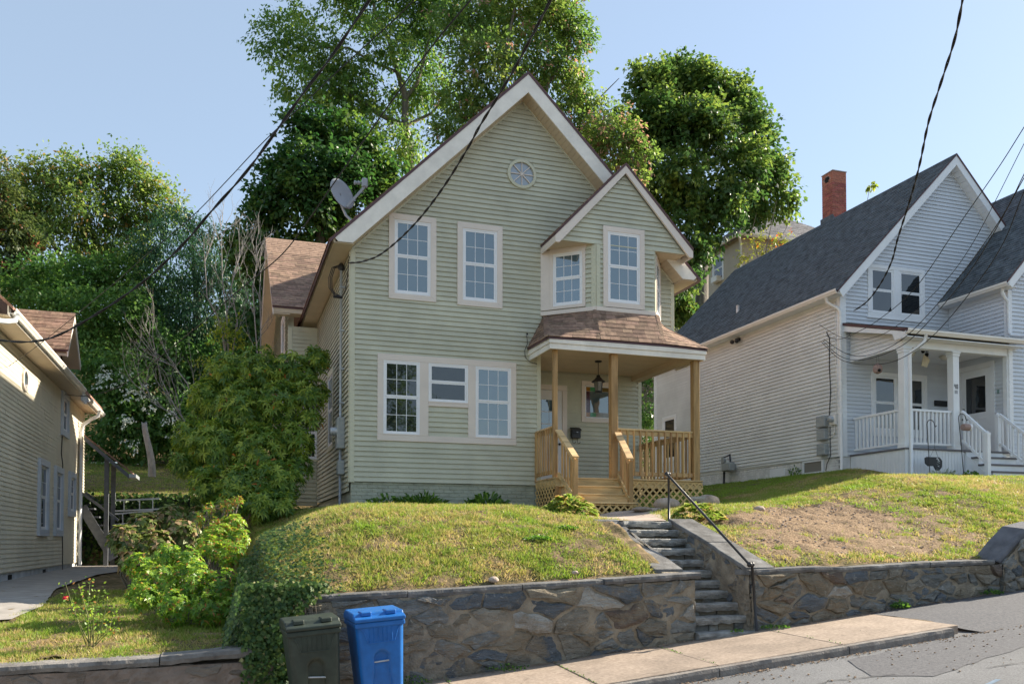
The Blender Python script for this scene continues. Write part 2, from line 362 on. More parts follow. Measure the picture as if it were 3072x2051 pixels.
# ---------------------------------------------------------------- terrain height
YW = -7.7                               # face of the roadside stone walls
def street_z(x): return -.03+.1*np.asarray(x, dtype=float)
def H(x, y):
    x = np.asarray(x, dtype=float); y = np.asarray(y, dtype=float)
    left = .57+np.clip((y+7.8)/4.8, 0, 1)*.3+np.clip((y+3)/15, 0, 1)*.1-.03*np.clip(-x-1, 0, 3)*np.clip((-y)/8, 0, 1)
    zc = 1.14+.04*(x-1.1); t = np.clip((y+7.5)/3.9, 0, 1)
    top = 2.31-.58*sstep(2.1, .3, x)*sstep(.8, -1.5, y)
    main = zc+(top-zc)*(1-(1-t)**1.9)+np.clip(y+3.6, 0, 4)*.022
    main = main-.17*sstep(4.6, 5.6, x)*sstep(-5.6, -4.2, y)*sstep(-1.5, -2.6, y)
    zr = 1.36+.028*(x-6.5); G = 2.42+np.clip(x-8.8, 0, 1.2)*.06+np.clip(x-10, 0, 5.2)*.212
    G = G+(np.minimum(G, 3.18+.02*(x-13))-G)*sstep(.9, -1.4, y)
    tr = np.clip((y+7.5)/(4.2+np.clip(x-8, 0, 3)*.55), 0, 1); rp = zr+(G-zr)*(1-(1-tr)**1.7)
    rp = rp-.22*sstep(8.6, 7.2, x)*sstep(-1., -3., y)*sstep(-6.6, -5, y)
    px_ = sstep(5.5, 6.6, x); lot = main*(1-px_)+rp*px_
    path = 2.03+np.clip((y+5.7)/3.8, 0, 1)*.2
    wpath = sstep(5.2, 5.7, x)*sstep(7.35, 6.8, x)*sstep(-6.4, -5.7, y)*sstep(-.8, -1.8, y)
    lot = lot*(1-wpath)+path*wpath
    st = (x > 5.5)*(x < 6.6)*(y < -5.5)
    lot = np.where(st > 0, np.minimum(lot, .3+.7*(y+8.)), lot)
    wl = sstep(.12, .66, x-.25*np.clip(y+2, 0, 3)*0)
    front = left*(1-wl)+lot*wl
    yard = 3.2+np.clip(y-13.6, 0, 8)*.22+.10*np.clip(x, 0, 30)*sstep(14, 20, y)
    hill = 4.95+.47*(y-21.5)+.10*np.clip(x, -10, 34)
    back = np.where(y < 21.5, yard, np.maximum(hill, yard))
    back = back-np.clip(y-48, 0, 200)*.45
    wb = sstep(13.6, 13.9, y+np.where(x > 12, -.3, 0)); z = front*(1-wb)+back*wb
    return z
# ---------------------------------------------------------------- ground sheets
def terrain_mat():
    m = bpy.data.materials.new('soil_and_turf'); m.use_nodes = True; t = m.node_tree; N = t.nodes; L = t.links; p = N['Principled BSDF']; p.inputs['Roughness'].default_value = .95; p.inputs['Specular IOR Level'].default_value = .1
    geo = N.new('ShaderNodeNewGeometry'); a = N.new('ShaderNodeAttribute'); a.attribute_name = 'dirt'
    def noise(sc, det=5): n = N.new('ShaderNodeTexNoise'); n.inputs['Scale'].default_value = sc; n.inputs['Detail'].default_value = det; L.new(geo.outputs['Position'], n.inputs['Vector']); return n
    def ramp(f, cs):
        r = N.new('ShaderNodeValToRGB')
        while len(r.color_ramp.elements) < len(cs): r.color_ramp.elements.new(.5)
        for i, (q, c) in enumerate(cs): r.color_ramp.elements[i].position = q; r.color_ramp.elements[i].color = (*c, 1)
        L.new(f, r.inputs[0]); return r
    n1 = noise(5); n2 = noise(40); n3 = noise(1.1, 3)
    turf = ramp(n1.outputs['Fac'], [(.35, (.085, .075, .035)), (.5, (.15, .115, .06)), (.65, (.25, .175, .105))])
    dirt = ramp(n2.outputs['Fac'], [(.3, (.12, .078, .045)), (.5, (.25, .17, .105)), (.7, (.39, .29, .19))])
    mx = N.new('ShaderNodeMix'); mx.data_type = 'RGBA'; L.new(a.outputs['Fac'], mx.inputs[0]); L.new(turf.outputs[0], mx.inputs[6]); L.new(dirt.outputs[0], mx.inputs[7]); L.new(mx.outputs[2], p.inputs['Base Color'])
    b = N.new('ShaderNodeBump'); b.inputs['Strength'].default_value = .8; b.inputs['Distance'].default_value = .03; n4 = noise(28, 6); L.new(n4.outputs['Fac'], b.inputs['Height']); L.new(b.outputs[0], p.inputs['Normal'])
    return m
m_ground = terrain_mat()
def dirtmask(x, y):
    x = np.asarray(x, float); y = np.asarray(y, float)
    def g(cx, cy, rx, ry, rot=0.):
        c, s = math.cos(rot), math.sin(rot); dx, dy = x-cx, y-cy; u = (dx*c+dy*s)/rx; v = (-dx*s+dy*c)/ry; return np.exp(-(u*u+v*v))
    d = 1.8*g(10.4, -5.1, 2.0, 1.2, .30)+1.3*g(9.6, -4.1, 1.1, .8)+1.1*g(7.8, -6.1, .9, .85)+.8*g(10.9, -6.6, 1.0, .6)+.8*g(8.8, -6.9, 1.4, .45)+.7*g(7.9, -4.8, .6, .4)+.5*g(4.7, -6.7, .9, .6)+.45*g(4.2, -5.2, .7, .6)+.35*g(2.6, -6.3, .8, .5)
    return np.clip(d+(fbm(x, y, 1.7, 5)-.5)*1.5+(fbm(x, y, 6.5, 15)-.5)*1.3-.22, 0, 1)
def sheet(name, x0, x1, y0, y1, st, zf, mat, dirt=False, keep=None, rough=0., **kw):
    xs = np.arange(x0, x1+st/2, st); ys = np.arange(y0, y1+st/2, st); X, Y = np.meshgrid(xs, ys); Z = zf(X, Y)
    if rough: Z = Z+rough*(fbm(X, Y, 2.5, 3)-.5)+rough*.5*(fbm(X, Y, 9, 4)-.5)+(rough*.9*(fbm(X, Y, 5, 6)-.5)*dirtmask(X, Y) if dirt else 0)
    nx, ny = len(xs), len(ys); i = np.arange((nx-1)*(ny-1)); r = i//(nx-1); c = i % (nx-1); a = r*nx+c
    F = np.stack([a, a+1, a+nx+1, a+nx], 1)
    if keep is not None:
        kx, ky = (xs[c]+st/2), (ys[r]+st/2); F = F[keep(kx, ky)]
    at = {'dirt': dirtmask(X.ravel(), Y.ravel())*(Y.ravel() > -7.6)} if dirt else None
    return fastmesh(name, np.stack([X.ravel(), Y.ravel(), Z.ravel()], 1), F, mat, smooth=True, attrs=at, kind='structure', **kw)
nostair = lambda x, y: ~((x > 5.62) & (x < 6.5) & (y < -5.7)) & ~((x < .2) & (y < -7.74))
sheet('lawn', .02-.12*0-5.0, 14.0, -7.56, 1.4, .06, H, m_ground, dirt=True, rough=.09, keep=nostair)
sheet('yard', -14, 44, 1.4, 22.2, .3, H, m_ground, rough=.08, keep=lambda x, y: ~((x > 2.6) & (x < 9.4) & (y < 9)))
sheet('verge', 14.0, 44.0, -7.56, 1.4, .3, H, m_ground, rough=.05)
sheet('verge', -14.0, -4.98, -7.7, 1.4, .3, H, m_ground, rough=.03)
sheet('hillside', -60, 90, 22.0, 110, 2.0, lambda x, y: H(x, y)-.02, m_ground, rough=.4)
sheet('far_ground', -500, 500, -400, 400, 25., lambda x, y: -2.2+.0*x, m_ground)
# street, pavement
m_asph = M('asphalt_old', (.11, .11, .113), .9, .16, 60, .9, 160, col2=(.22, .22, .225), bdist=.006, detail=8, stain=.2, sscale=.8)
m_asph2 = M('asphalt_new', (.075, .075, .083), .9, .4, 30, .9, 130, col2=(.15, .148, .155), bdist=.008, detail=8)
m_side = M('pavement_concrete', (.25, .19, .145), .95, .2, 26, .8, 190, col2=(.41, .325, .255), bdist=.003, rnd=.07, detail=9, stain=.22, sscale=1.5)
m_kerb = M('kerb_stone', (.17, .145, .13), .9, .3, 9, .9, 50, rnd=.1, col2=(.30, .27, .24), bdist=.012)
m_walk = M('walk_concrete', (.34, .31, .28), .9, .2, 3, .4, 120, bdist=.003)
YK = -9.5
sheet('street', -60, 60, -60, YK+.02, 1.0, lambda x, y: street_z(x)-.09-.012*np.clip(YK-y, 0, 4), m_asph)
sheet('path', -60, 8.0, YK-.0, YW+.12, .6, lambda x, y: street_z(x)-.045, m_kerb)
pv = thing('sidewalk', None, None, (3, -8.6, .27), kind='structure')
xj = [-9.2, -7.7, -6.2, -4.7, -3.2, -1.7, -.25, 1.05, 2.4, 3.7, 5.05, 6.62, 8.25]
for a, b in zip(xj[:-1], xj[1:]):
    mb = MB(); n = 4; off = (a-3.7)*0
    k0, k1 = -.13, -.13       # joints lean a little
    dz = random.uniform(-.006, .006)
    def zs(x): return float(street_z(x))+dz
    mb.hexa([(a+.006+k0, YK+.105, zs(a)-.14), (b-.006+k1, YK+.105, zs(b)-.14), (b-.006+.03, YW+.03, zs(b)-.14), (a+.006+.03, YW+.03, zs(a)-.14),
             (a+.006+k0, YK+.105, zs(a)), (b-.006+k1, YK+.105, zs(b)), (b-.006+.03, YW+.03, zs(b)-.0), (a+.006+.03, YW+.03, zs(a)-.0)])
    mb.build('slab', m_side, pv, bevel=.006, kind=None)
kb = thing('kerb', None, None, (3, YK, .25), kind='structure')
xk = [-9.4, -6.4, -4.1, -1.6, .7, 2.95, 4.88, 6.5, 7.95]
for a, b in zip(xk[:-1], xk[1:]):
    mb = MB(); n = max(3, int((b-a)/.12)); rr = random.Random(int(a*10)); pr = []
    for i in range(n+1):
        x = a+.005+(b-a-.01)*i/n; z = float(street_z(x))+.002; w_ = rr.uniform(-.007, .007); h_ = rr.uniform(-.006, .003)
        pr.append([(x, YK-.008+w_, z-.2), (x, YK+w_*.8, z-.035), (x, YK+.012+w_*.5, z+h_), (x, YK+.098, z+h_*.4), (x, YK+.098, z-.2)])
    for i in range(n):
        for k in range(4): mb.add([pr[i][k], pr[i+1][k], pr[i+1][k+1], pr[i][k+1]], [(0, 1, 2, 3)])
    mb.add(pr[0], [(0, 1, 2, 3, 4)]); mb.add(pr[-1], [(4, 3, 2, 1, 0)])
    mb.build('kerb_stone', m_kerb, kb)
# driveway apron of dark asphalt to the right, with a ragged edge, and the patch in the street
def ragged(name, pts, zf, mat, th=.0, dz=.004, j=.03, **kw):
    rr = random.Random(len(pts)); out = []
    for i in range(len(pts)):
        a, b = Vector((*pts[i], 0)), Vector((*pts[(i+1) % len(pts)], 0)); n = max(1, int((b-a).length/.18))
        for k in range(n): q = a.lerp(b, k/n); out.append((q.x+rr.uniform(-j, j), q.y+rr.uniform(-j, j)))
    bm = bmesh.new(); vs_ = [bm.verts.new((x, y, 0)) for x, y in out]; bm.faces.new(vs_)
    bmesh.ops.triangulate(bm, faces=bm.faces[:]); 
    bmesh.ops.subdivide_edges(bm, edges=bm.edges[:], cuts=2, use_grid_fill=True)
    mb = MB(); vi = list(bm.verts); idx = {v: i for i, v in enumerate(vi)}
    mb.add([(v.co.x, v.co.y, zf(v.co.x, v.co.y)+dz) for v in vi], [tuple(idx[v] for v in f.verts) for f in bm.faces]); bm.free()
    return mb.build(name, mat, smooth=True, **kw)
import bmesh
ragged('driveway', [(8.22, YK+.1), (8.27, YW+.05), (16, YW+.05), (22, YW), (22, -9.6), (8.3, -9.62)], lambda x, y: float(street_z(x))-.008-.115*max(0, (-8.9-y)), m_asph2, kind='structure')
ragged('road_patch', [(5.95, -10.45), (6.35, -10.85), (8.3, -10.3), (9.4, -10.2), (9.6, -9.5), (8.1, -9.56), (6.3, -9.72)], lambda x, y: float(street_z(x))-.09-.012*(YK-y), m_asph2, dz=.005, kind='structure')
def crack(name, pts, zf, w=.012, mat=None):
    rr = random.Random(len(pts)*7); P_ = []
    for a, b in zip(pts[:-1], pts[1:]):
        n = max(2, int(math.hypot(a[0]-b[0], a[1]-b[1])/.07)); P_ += [(a[0]+(b[0]-a[0])*k/n+rr.gauss(0, .012), a[1]+(b[1]-a[1])*k/n+rr.gauss(0, .012)) for k in range(n)]
    mb = MB(); V = []
    for i, (x, y) in enumerate(P_): q = w*rr.uniform(.25, 1.2); V += [(x, y-q/2, zf(x, y)), (x+q*.3, y+q/2, zf(x, y))]
    mb.add(V, [(2*i, 2*i+2, 2*i+3, 2*i+1) for i in range(len(P_)-1)]); return mb.build(name, mat or m_dark, kind='structure')
sz_ = lambda x, y: float(street_z(x))-.09-.012*(YK-y)+.009
crack('road_crack', [(1.8, -10.3), (3.1, -10.15), (4.3, -10.5), (5.6, -10.4), (6.2, -10.6)], sz_, .02); crack('road_crack', [(4.3, -10.5), (4.8, -11.4), (5.7, -12.2)], sz_, .014); crack('road_crack', [(6.9, -10.9), (8.1, -11.1), (9.5, -10.7), (11, -10.9)], sz_, .018)
crack('pavement_crack', [(2.75, -9.42), (2.9, -8.9), (3.2, -8.4), (3.15, -7.75)], lambda x, y: float(street_z(x))+.009, .008); crack('pavement_crack', [(7.0, -9.42), (7.25, -8.8), (7.1, -8.2), (7.3, -7.72)], lambda x, y: float(street_z(x))+.009, .007)
m_wear = M('pale_concrete_patch', (.44, .43, .42), .9, .1, 6)
ragged('concrete_patch', [(8.9, -9.75), (9.3, -9.95), (11.5, -9.8), (11.5, -9.5), (9.2, -9.52)], lambda x, y: float(street_z(x))-.09-.012*(YK-y), m_wear, dz=.012, kind='structure')
m_blue = M('blue_marking_paint', (.14, .20, .27), .9, .3, 30)
ragged('survey_mark', [(6.0, -11.5), (6.6, -11.28), (6.62, -11.31), (6.02, -11.54)], lambda x, y: float(street_z(x))-.09-.012*(YK-y), m_blue, dz=.004, j=.012, kind='structure')
# concrete walk beside left house and path from the steps to the porch
ragged('walk', [(-4.25, -5.2), (-2.5, -4.7), (-2.35, -3.4), (-2.75, 0), (-2.8, 6), (-2.2, 9.5), (-1.4, 13.2), (-4.25, 13.2)], lambda x, y: float(H(x, y)), m_walk, dz=.03, j=.012, kind='structure')
m_path = M('path_concrete', (.42, .33, .27), .9, .2, 5, .4, 80)
ragged('path', [(5.66, -5.45), (6.5, -5.45), (7.3, -3.8), (8.0, -2.0), (6.45, -1.95), (6.15, -3.5)], lambda x, y: float(H(x, y)), m_path, dz=.03, j=.02, kind='structure')
# ---------------------------------------------------------------- rubble walls
def voronoi(poly, pts):
    out = []
    for i, p in enumerate(pts):
        c = [tuple(q) for q in poly]
        for j, q in enumerate(pts):
            if i == j: continue
            dx, dy = q[0]-p[0], q[1]-p[1]
            if dx*dx+dy*dy > 9: continue
            mx_, my_ = (p[0]+q[0])/2, (p[1]+q[1])/2; n = []
            for k in range(len(c)):
                a, b = c[k], c[(k+1) % len(c)]; da = (a[0]-mx_)*dx+(a[1]-my_)*dy; db = (b[0]-mx_)*dx+(b[1]-my_)*dy
                if da <= 0: n.append(a)
                if (da < 0) != (db < 0) and da != db: t = da/(da-db); n.append((a[0]+(b[0]-a[0])*t, a[1]+(b[1]-a[1])*t))
            c = n
            if len(c) < 3: break
        if len(c) >= 3: out.append(c)
    return out
stone_cols = [((.11, .112, .105), (.27, .27, .255)), ((.085, .095, .105), (.17, .185, .20)), ((.16, .135, .10), (.28, .24, .18)), ((.14, .125, .10), (.29, .26, .21)), ((.19, .16, .12), (.32, .28, .21)), ((.24, .225, .20), (.40, .38, .34)), ((.11, .085, .07), (.20, .155, .125))]
def stonemat(name, a, b):
    """schist-like stone: streaky bands, pale flecks and smears of the tan mortar"""
    m = M(name, a, .9, .3, 6, 1.0, 30, rnd=.16, col2=b, bdist=.035, stretch=(.7, 1, 2.6), detail=9, spec=.15); t = m.node_tree; N = t.nodes; L = t.links; p = N['Principled BSDF']
    src = p.inputs['Base Color'].links[0].from_socket; geo = N.new('ShaderNodeNewGeometry')
    def mask(sc, lo, hi, det): n = N.new('ShaderNodeTexNoise'); n.inputs['Scale'].default_value = sc; n.inputs['Detail'].default_value = det; n.inputs['Roughness'].default_value = .7; L.new(geo.outputs['Position'], n.inputs['Vector']); r = N.new('ShaderNodeMapRange'); r.inputs[1].default_value = lo; r.inputs[2].default_value = hi; r.clamp = True; L.new(n.outputs['Fac'], r.inputs[0]); return r.outputs[0]
    for sc, lo, hi, col, f in ((3.2, .50, .60, (.22, .18, .13), .85), (13, .60, .70, (.48, .46, .42), .6), (9, .34, .26, (.04, .036, .032), .8)):
        mu = N.new('ShaderNodeMath'); mu.operation = 'MULTIPLY'; mu.inputs[1].default_value = f; L.new(mask(sc, lo, hi, 8), mu.inputs[0]); x = N.new('ShaderNodeMix'); x.data_type = 'RGBA'; L.new(mu.outputs[0], x.inputs[0]); L.new(src, x.inputs[6]); x.inputs[7].default_value = (*col, 1); src = x.outputs[2]
    L.new(src, p.inputs['Base Color']); return m
m_stones = [stonemat('wall_stone_%d' % i, a, b) for i, (a, b) in enumerate(stone_cols)]
m_mort = M('wall_mortar', (.15, .125, .095), .95, .25, 5, 1., 40, col2=(.32, .27, .20), bdist=.02, detail=8)
m_coping = M('bluestone_coping', (.105, .10, .095), .95, .25, 5, .9, 40, rnd=.12, col2=(.23, .225, .22), bdist=.01, detail=8, stain=.25, sscale=3, spec=.15)
m_step = M('step_stone', (.20, .195, .185), .88, .3, 6, 1., 30, rnd=.08, col2=(.42, .41, .385), bdist=.03, stretch=(1, 1, 2.5), detail=9, spec=.15, stain=.2, sscale=3)
def rubble(par, P, poly, n, ani=1.7, seed=1, mats=m_stones, gap=.007, out=.03, small=.25):
    """poly in (u,z); stones = voronoi cells, stretched along u"""
    rr = random.Random(seed); us = [q[0] for q in poly]; zs_ = [q[1] for q in poly]; pts = []
    S = lambda u, z: (u/ani, z)
    sp = [S(*q) for q in poly]
    area = abs(sum(sp[i][0]*sp[(i+1) % len(sp)][1]-sp[(i+1) % len(sp)][0]*sp[i][1] for i in range(len(sp))))/2
    dmin = math.sqrt(area/n)*.78; tries = 0
    while len(pts) < n and tries < n*60:
        tries += 1; q = S(rr.uniform(min(us), max(us)), rr.uniform(min(zs_), max(zs_))); d = dmin*(.42 if rr.random() < small else 1.25)
        if extent(poly, q[1]) is None: continue
        e_ = extent(poly, q[1])
        if not (e_[0] < q[0]*ani < e_[1]): continue
        if all((q[0]-p[0])**2+(q[1]-p[1])**2 > d*d for p in pts): pts.append(q)
    for c in voronoi(sp, pts):
        c = [(a*ani, b) for a, b in c]; cu = sum(a for a, b in c)/len(c); cz = sum(b for a, b in c)/len(c)
        # refine outline
        rp = []
        for k in range(len(c)):
            a, b = c[k], c[(k+1) % len(c)]; L_ = math.hypot(a[0]-b[0], a[1]-b[1]); m_ = max(1, min(4, int(L_/.075)))
            for q in range(m_):
                u_, z_ = a[0]+(b[0]-a[0])*q/m_, a[1]+(b[1]-a[1])*q/m_; rp.append((u_+.09*(float(vnoise(u_, z_, 6.5, seed))-.5), z_+.075*(float(vnoise(u_, z_, 6.5, seed+1))-.5)))
        if len(rp) < 4: continue
        K = len(rp); size = max(abs(a-cu) for a, b in rp); g = min(gap*rr.uniform(.4, 2.6), size*.2)
        def ins(q, d, jit=0.):
            dx, dz = cu-q[0], cz-q[1]; l = math.hypot(dx, dz)+1e-6; return (q[0]+dx/l*d+rr.uniform(-jit, jit), q[1]+dz/l*d+rr.uniform(-jit, jit))
        o_ = out*rr.uniform(.35, 1.35); tu, tz = rr.uniform(-.10, .10), rr.uniform(-.14, .10)
        r0 = [ins(q, g, .008) for q in rp]; r1 = [ins(q, g+.012, .012) for q in rp]; r2 = [(cu+(q[0]-cu)*.52+rr.uniform(-.02, .02), cz+(q[1]-cz)*.52+rr.uniform(-.015, .015)) for q in rp]
        lift = lambda q, b: P.p(q[0], q[1], b+tu*(q[0]-cu)+tz*(q[1]-cz))
        V = [P.p(q[0], q[1], -.03) for q in r0]+[lift(q, o_*.55+rr.uniform(-.004, .006)) for q in r1]+[lift(q, o_+rr.uniform(-.008, .012)) for q in r2]+[lift((cu, cz), o_+rr.uniform(-.008, .01))]
        F = []
        for k in range(K):
            k2 = (k+1) % K; F += [(k, k2, K+k2, K+k), (K+k, K+k2, 2*K+k2, 2*K+k), (2*K+k, 2*K+k2, 3*K)]
        mb = MB(); mb.add(V, F); wts = [7, 5, 2, 5, 1, 1.5, .6]; mt = rr.choices(range(7), wts)[0]
        piece(mb, 'stone', mats[mt], par)
def mortar_face(par, P, poly, n0=.0, name='mortar', mat=None, back=-.28, seed=0):
    us = [q[0] for q in poly]; u = np.linspace(min(us), max(us), max(4, int((max(us)-min(us))/.05))); V = []; rows = 16
    top = lambda x: max(z for z in [_y(poly, x)[1]]); mb = MB(); rr = random.Random(seed)
    for x in u:
        lo, hi = _y(poly, x)
        for k in range(rows):
            z = lo+(hi-lo)*k/(rows-1); V.append(P.p(x, z, n0+.014+.07*(float(fbm(x*1., z*1., 5, seed))-.5)+rr.uniform(-.005, .005)))
    F = [(i*rows+k, (i+1)*rows+k, (i+1)*rows+k+1, i*rows+k+1) for i in range(len(u)-1) for k in range(rows-1)]
    mb.add(V, F); pl = [(q[0], q[1]) for q in poly]
    mb.prism([P.p(a, b, -.035) for a, b in pl], P.N*(back+.035))
    return mb.build(name, mat or m_mort, par, smooth=False)
def _y(poly, x):
    ys_ = []
    for i in range(len(poly)):
        (a, za), (b, zb) = poly[i], poly[(i+1) % len(poly)]
        if min(a, b)-1e-9 <= x <= max(a, b)+1e-9:
            if abs(a-b) < 1e-9: ys_ += [za, zb]
            else: ys_.append(za+(zb-za)*(x-a)/(b-a))
    return min(ys_), max(ys_)
def slabs(par, pts, w, th, mat, name='coping_stone', jit=.008, yfun=None):
    """coping slabs: pts list of (x, z_top) joints; front edge at y = YW-.03"""
    for i in range(len(pts)-1):
        (a, za), (b, zb) = pts[i], pts[i+1]; mb = MB(); n = max(3, int((b-a)/.10)); rr = random.Random(int(a*100)+3); jz = rr.uniform(-jit, jit); fr = YW-.035+rr.uniform(-.012, .008); bk = fr+w; pr = []
        for k in range(n+1):
            x = a+.006+(b-a-.012)*k/n; z = za+(zb-za)*k/n+jz; f = fr+rr.uniform(-.008, .008); t2 = th*rr.uniform(.88, 1.1)
            pr.append([(x, f+.012, z-t2), (x, f-.004, z-t2*.5), (x, f+.005, z-.006), (x, f+.02, z+.0), (x, bk, z+rr.uniform(-.004, .004)), (x, bk, z-th)])
        for k in range(n):
            for q in range(6): mb.add([pr[k][q], pr[k+1][q], pr[k+1][(q+1) % 6], pr[k][(q+1) % 6]], [(0, 1, 2, 3)])
        mb.add(pr[0], [tuple(range(6))]); mb.add(pr[-1], [tuple(range(6))[::-1]])
        mb.build(name, mat, par)
FRONT = Pl((0, YW, 0), (1, 0, 0), (0, -1, 0))
def s0(x): return float(street_z(x))-.06
def ct(x): return 1.17+.0394*(x-1.09)
wl = thing('stone_wall', 'rubble stone retaining wall with thin slab coping behind the two wheeled bins', 'wall', (3, YW, .2))
poly = [(.45, s0(.45)), (5.64, s0(5.64)), (5.64, ct(5.64)-.075), (.45, ct(.45)-.075)]
mortar_face(wl, FRONT, poly, seed=3); rubble(wl, FRONT, poly, 66, ani=2.1, seed=5, out=.045, small=.6)
slabs(wl, [(.3, ct(.3)), (2.0, ct(2.0)), (3.36, ct(3.36)), (4.4, ct(4.4)), (5.72, ct(5.72)+.01)], .34, .075, m_coping)
ENDW = Pl((5.64, 0, 0), (0, 1, 0), (1, 0, 0))
wr = thing('stone_wall', 'long rubble stone retaining wall under the bare dirt bank right of the steps', 'wall', (9, YW, .7))
def cr(x): return 1.40+.022*(x-6.49)
poly = [(6.47, s0(6.47)), (10.62, s0(10.62)), (10.62, cr(10.62)-.07), (6.47, cr(6.47)-.07)]
mortar_face(wr, FRONT, poly, seed=8); rubble(wr, FRONT, poly, 52, ani=2.1, seed=9, out=.05, small=.6)
slabs(wr, [(6.42, cr(6.4)), (7.42, cr(7.42)+.01), (8.05, cr(8.05)-.015), (9.35, cr(9.35)+.01), (10.5, cr(10.5)+.01)], .34, .07, m_coping)
# raised end of that wall: boulders and a steep slanting slab
we = thing('stone_wall', 'taller boulder wall at the right edge with a steep dark slanting slab', 'wall', (11.3, YW, 1.0))
poly = [(10.64, s0(10.64)), (14.5, s0(14.5)), (14.5, 2.05), (11.45, 1.93), (11.12, 1.84), (10.64, 1.44)]
mortar_face(we, Pl((0, YW-.03, 0), (1, 0, 0), (0, -1, 0)), poly, seed=12); rubble(we, Pl((0, YW-.03, 0), (1, 0, 0), (0, -1, 0)), poly, 36, ani=1.3, seed=14, out=.07)
mb = MB(); mb.prism([(10.56, YW-.02, 1.47), (10.80, YW-.02, 1.70), (11.10, YW-.02, 1.94), (11.5, YW-.02, 2.02), (11.5, YW-.02, 1.94), (11.16, YW-.02, 1.85), (10.9, YW-.02, 1.66), (10.64, YW-.02, 1.43)], (0, .40, .05)); mb.build('slanting_slab', M('dark_slate_slab', (.085, .085, .095), .8, .3, 5, .6, 40, col2=(.15, .15, .165)), we, bevel=.03, seg=2)
# low wall at the left
lw = thing('low_wall', 'low brown rubble wall with rough slab coping below the left lawn', 'wall', (-1.5, -7.9, .1))
PL = Pl((0, -7.92, 0), (1, 0, 0), (0, -1, 0)); poly = [(-4.5, -.55), (.55, s0(.5)), (.55, .52), (-4.5, .44)]
m_brown = M('brown_parged_wall', (.16, .125, .10), .95, .3, 5, 1., 20, col2=(.28, .22, .18), bdist=.02, detail=8)
m_bst = [M('brown_rubble_%d' % i, c, .9, .25, 8, 1., 30, rnd=.15, bdist=.02, stretch=(.6, 1, 2)) for i, c in enumerate([(.15, .12, .095), (.18, .145, .115), (.15, .13, .115), (.19, .16, .13), (.16, .13, .105), (.18, .155, .13), (.13, .105, .085)])]
mortar_face(lw, PL, poly, mat=m_brown, seed=20); rubble(lw, PL, poly, 60, ani=2.4, seed=21, mats=m_bst, out=.014, small=.1)
_yw = YW; YW = -7.92
slabs(lw, [(-4.5, .525), (-2.3, .565), (-.55, .60), (.36, .655)], .36, .085, M('rough_grey_coping', (.13, .12, .11), .9, .3, 5, .9, 30, col2=(.27, .25, .23), bdist=.015))
YW = _yw
# ---------------------------------------------------------------- stone steps with cheeks
stp = thing('stone_steps', 'flight of worn grey stone steps between slanting slab cheeks', 'steps', (6.05, -6.7, .6))
TZ = [.62, .80, .955, 1.10, 1.225, 1.36, 1.50, 1.66, 1.80, 1.93, 2.06]; TY = [-7.82, -7.62, -7.45, -7.22, -7.0, -6.80, -6.58, -6.36, -6.14, -5.92, -5.70]
for i, (z, y) in enumerate(zip(TZ, TY)):
    rr = random.Random(40+i); mb = MB(); pr = []; n = 9; yb = y+.34
    for k in range(n+1):
        x = 5.65+.82*k/n+rr.uniform(-.01, .01)*(0 < k < n); f = y+rr.uniform(-.018, .012); t_ = rr.uniform(.088, .112); zz = z+rr.uniform(-.007, .005)
        pr.append([(x, f+.022, zz-t_), (x, f-.002, zz-t_*.5), (x, f+.006, zz-.014), (x, f+.035, zz), (x, yb, zz), (x, yb, zz-t_)])
    for k in range(n):
        for q in range(6): mb.add([pr[k][q], pr[k+1][q], pr[k+1][(q+1) % 6], pr[k][(q+1) % 6]], [(0, 1, 2, 3)])
    mb.add(pr[0], [tuple(range(6))]); mb.add(pr[-1], [tuple(range(6))[::-1]]); mb.build('tread', m_step, stp)
    if i:                                     # rubble risers
        mb = MB(); xx = 5.66
        while xx < 6.46:
            w_ = rr.uniform(.12, .3); x2 = min(xx+w_, 6.465)
            zl = TZ[i-1]-.03; mb = MB(); d = rr.uniform(.045, .075)
            mb.box(xx+.004, x2-.004, y+d, y+.2, zl, z-.095); mb.build('riser_stone', m_stones[rr.choice([0, 2, 3])], stp, bevel=.01); xx = x2
    mb = MB(); mb.box(5.63, 6.48, y+.10, y+.33, z-.6, z-.09); mb.build('bedding', m_mort, stp)
# cheeks
CR = Pl((6.47, 0, 0), (0, 1, 0), (-1, 0, 0)); poly = [(-7.66, .6), (-5.6, 1.9), (-5.6, 2.02), (-7.66, 1.34)]
mortar_face(stp, CR, [(-7.69, .6), (-5.65, .6), (-5.65, 2.01), (-5.9, 2.0), (-7.69, 1.33)], n0=.0, seed=31, back=-.3)
rubble(stp, CR, [(-7.69, .6), (-5.65, 1.6), (-5.65, 2.01), (-5.9, 2.0), (-7.69, 1.33)], 38, ani=1.5, seed=33, out=.02)
CL = Pl((5.645, 0, 0), (0, 1, 0), (1, 0, 0))
mortar_face(stp, CL, [(-7.69, .6), (-5.6, .6), (-5.6, 2.0), (-7.55, 1.30), (-7.69, 1.27)], n0=-.01, seed=35, back=-.28)
rubble(stp, CL, [(-7.69, .6), (-5.6, 1.6), (-5.6, 2.0), (-7.55, 1.30), (-7.69, 1.27)], 26, ani=1.5, seed=36, out=.012)
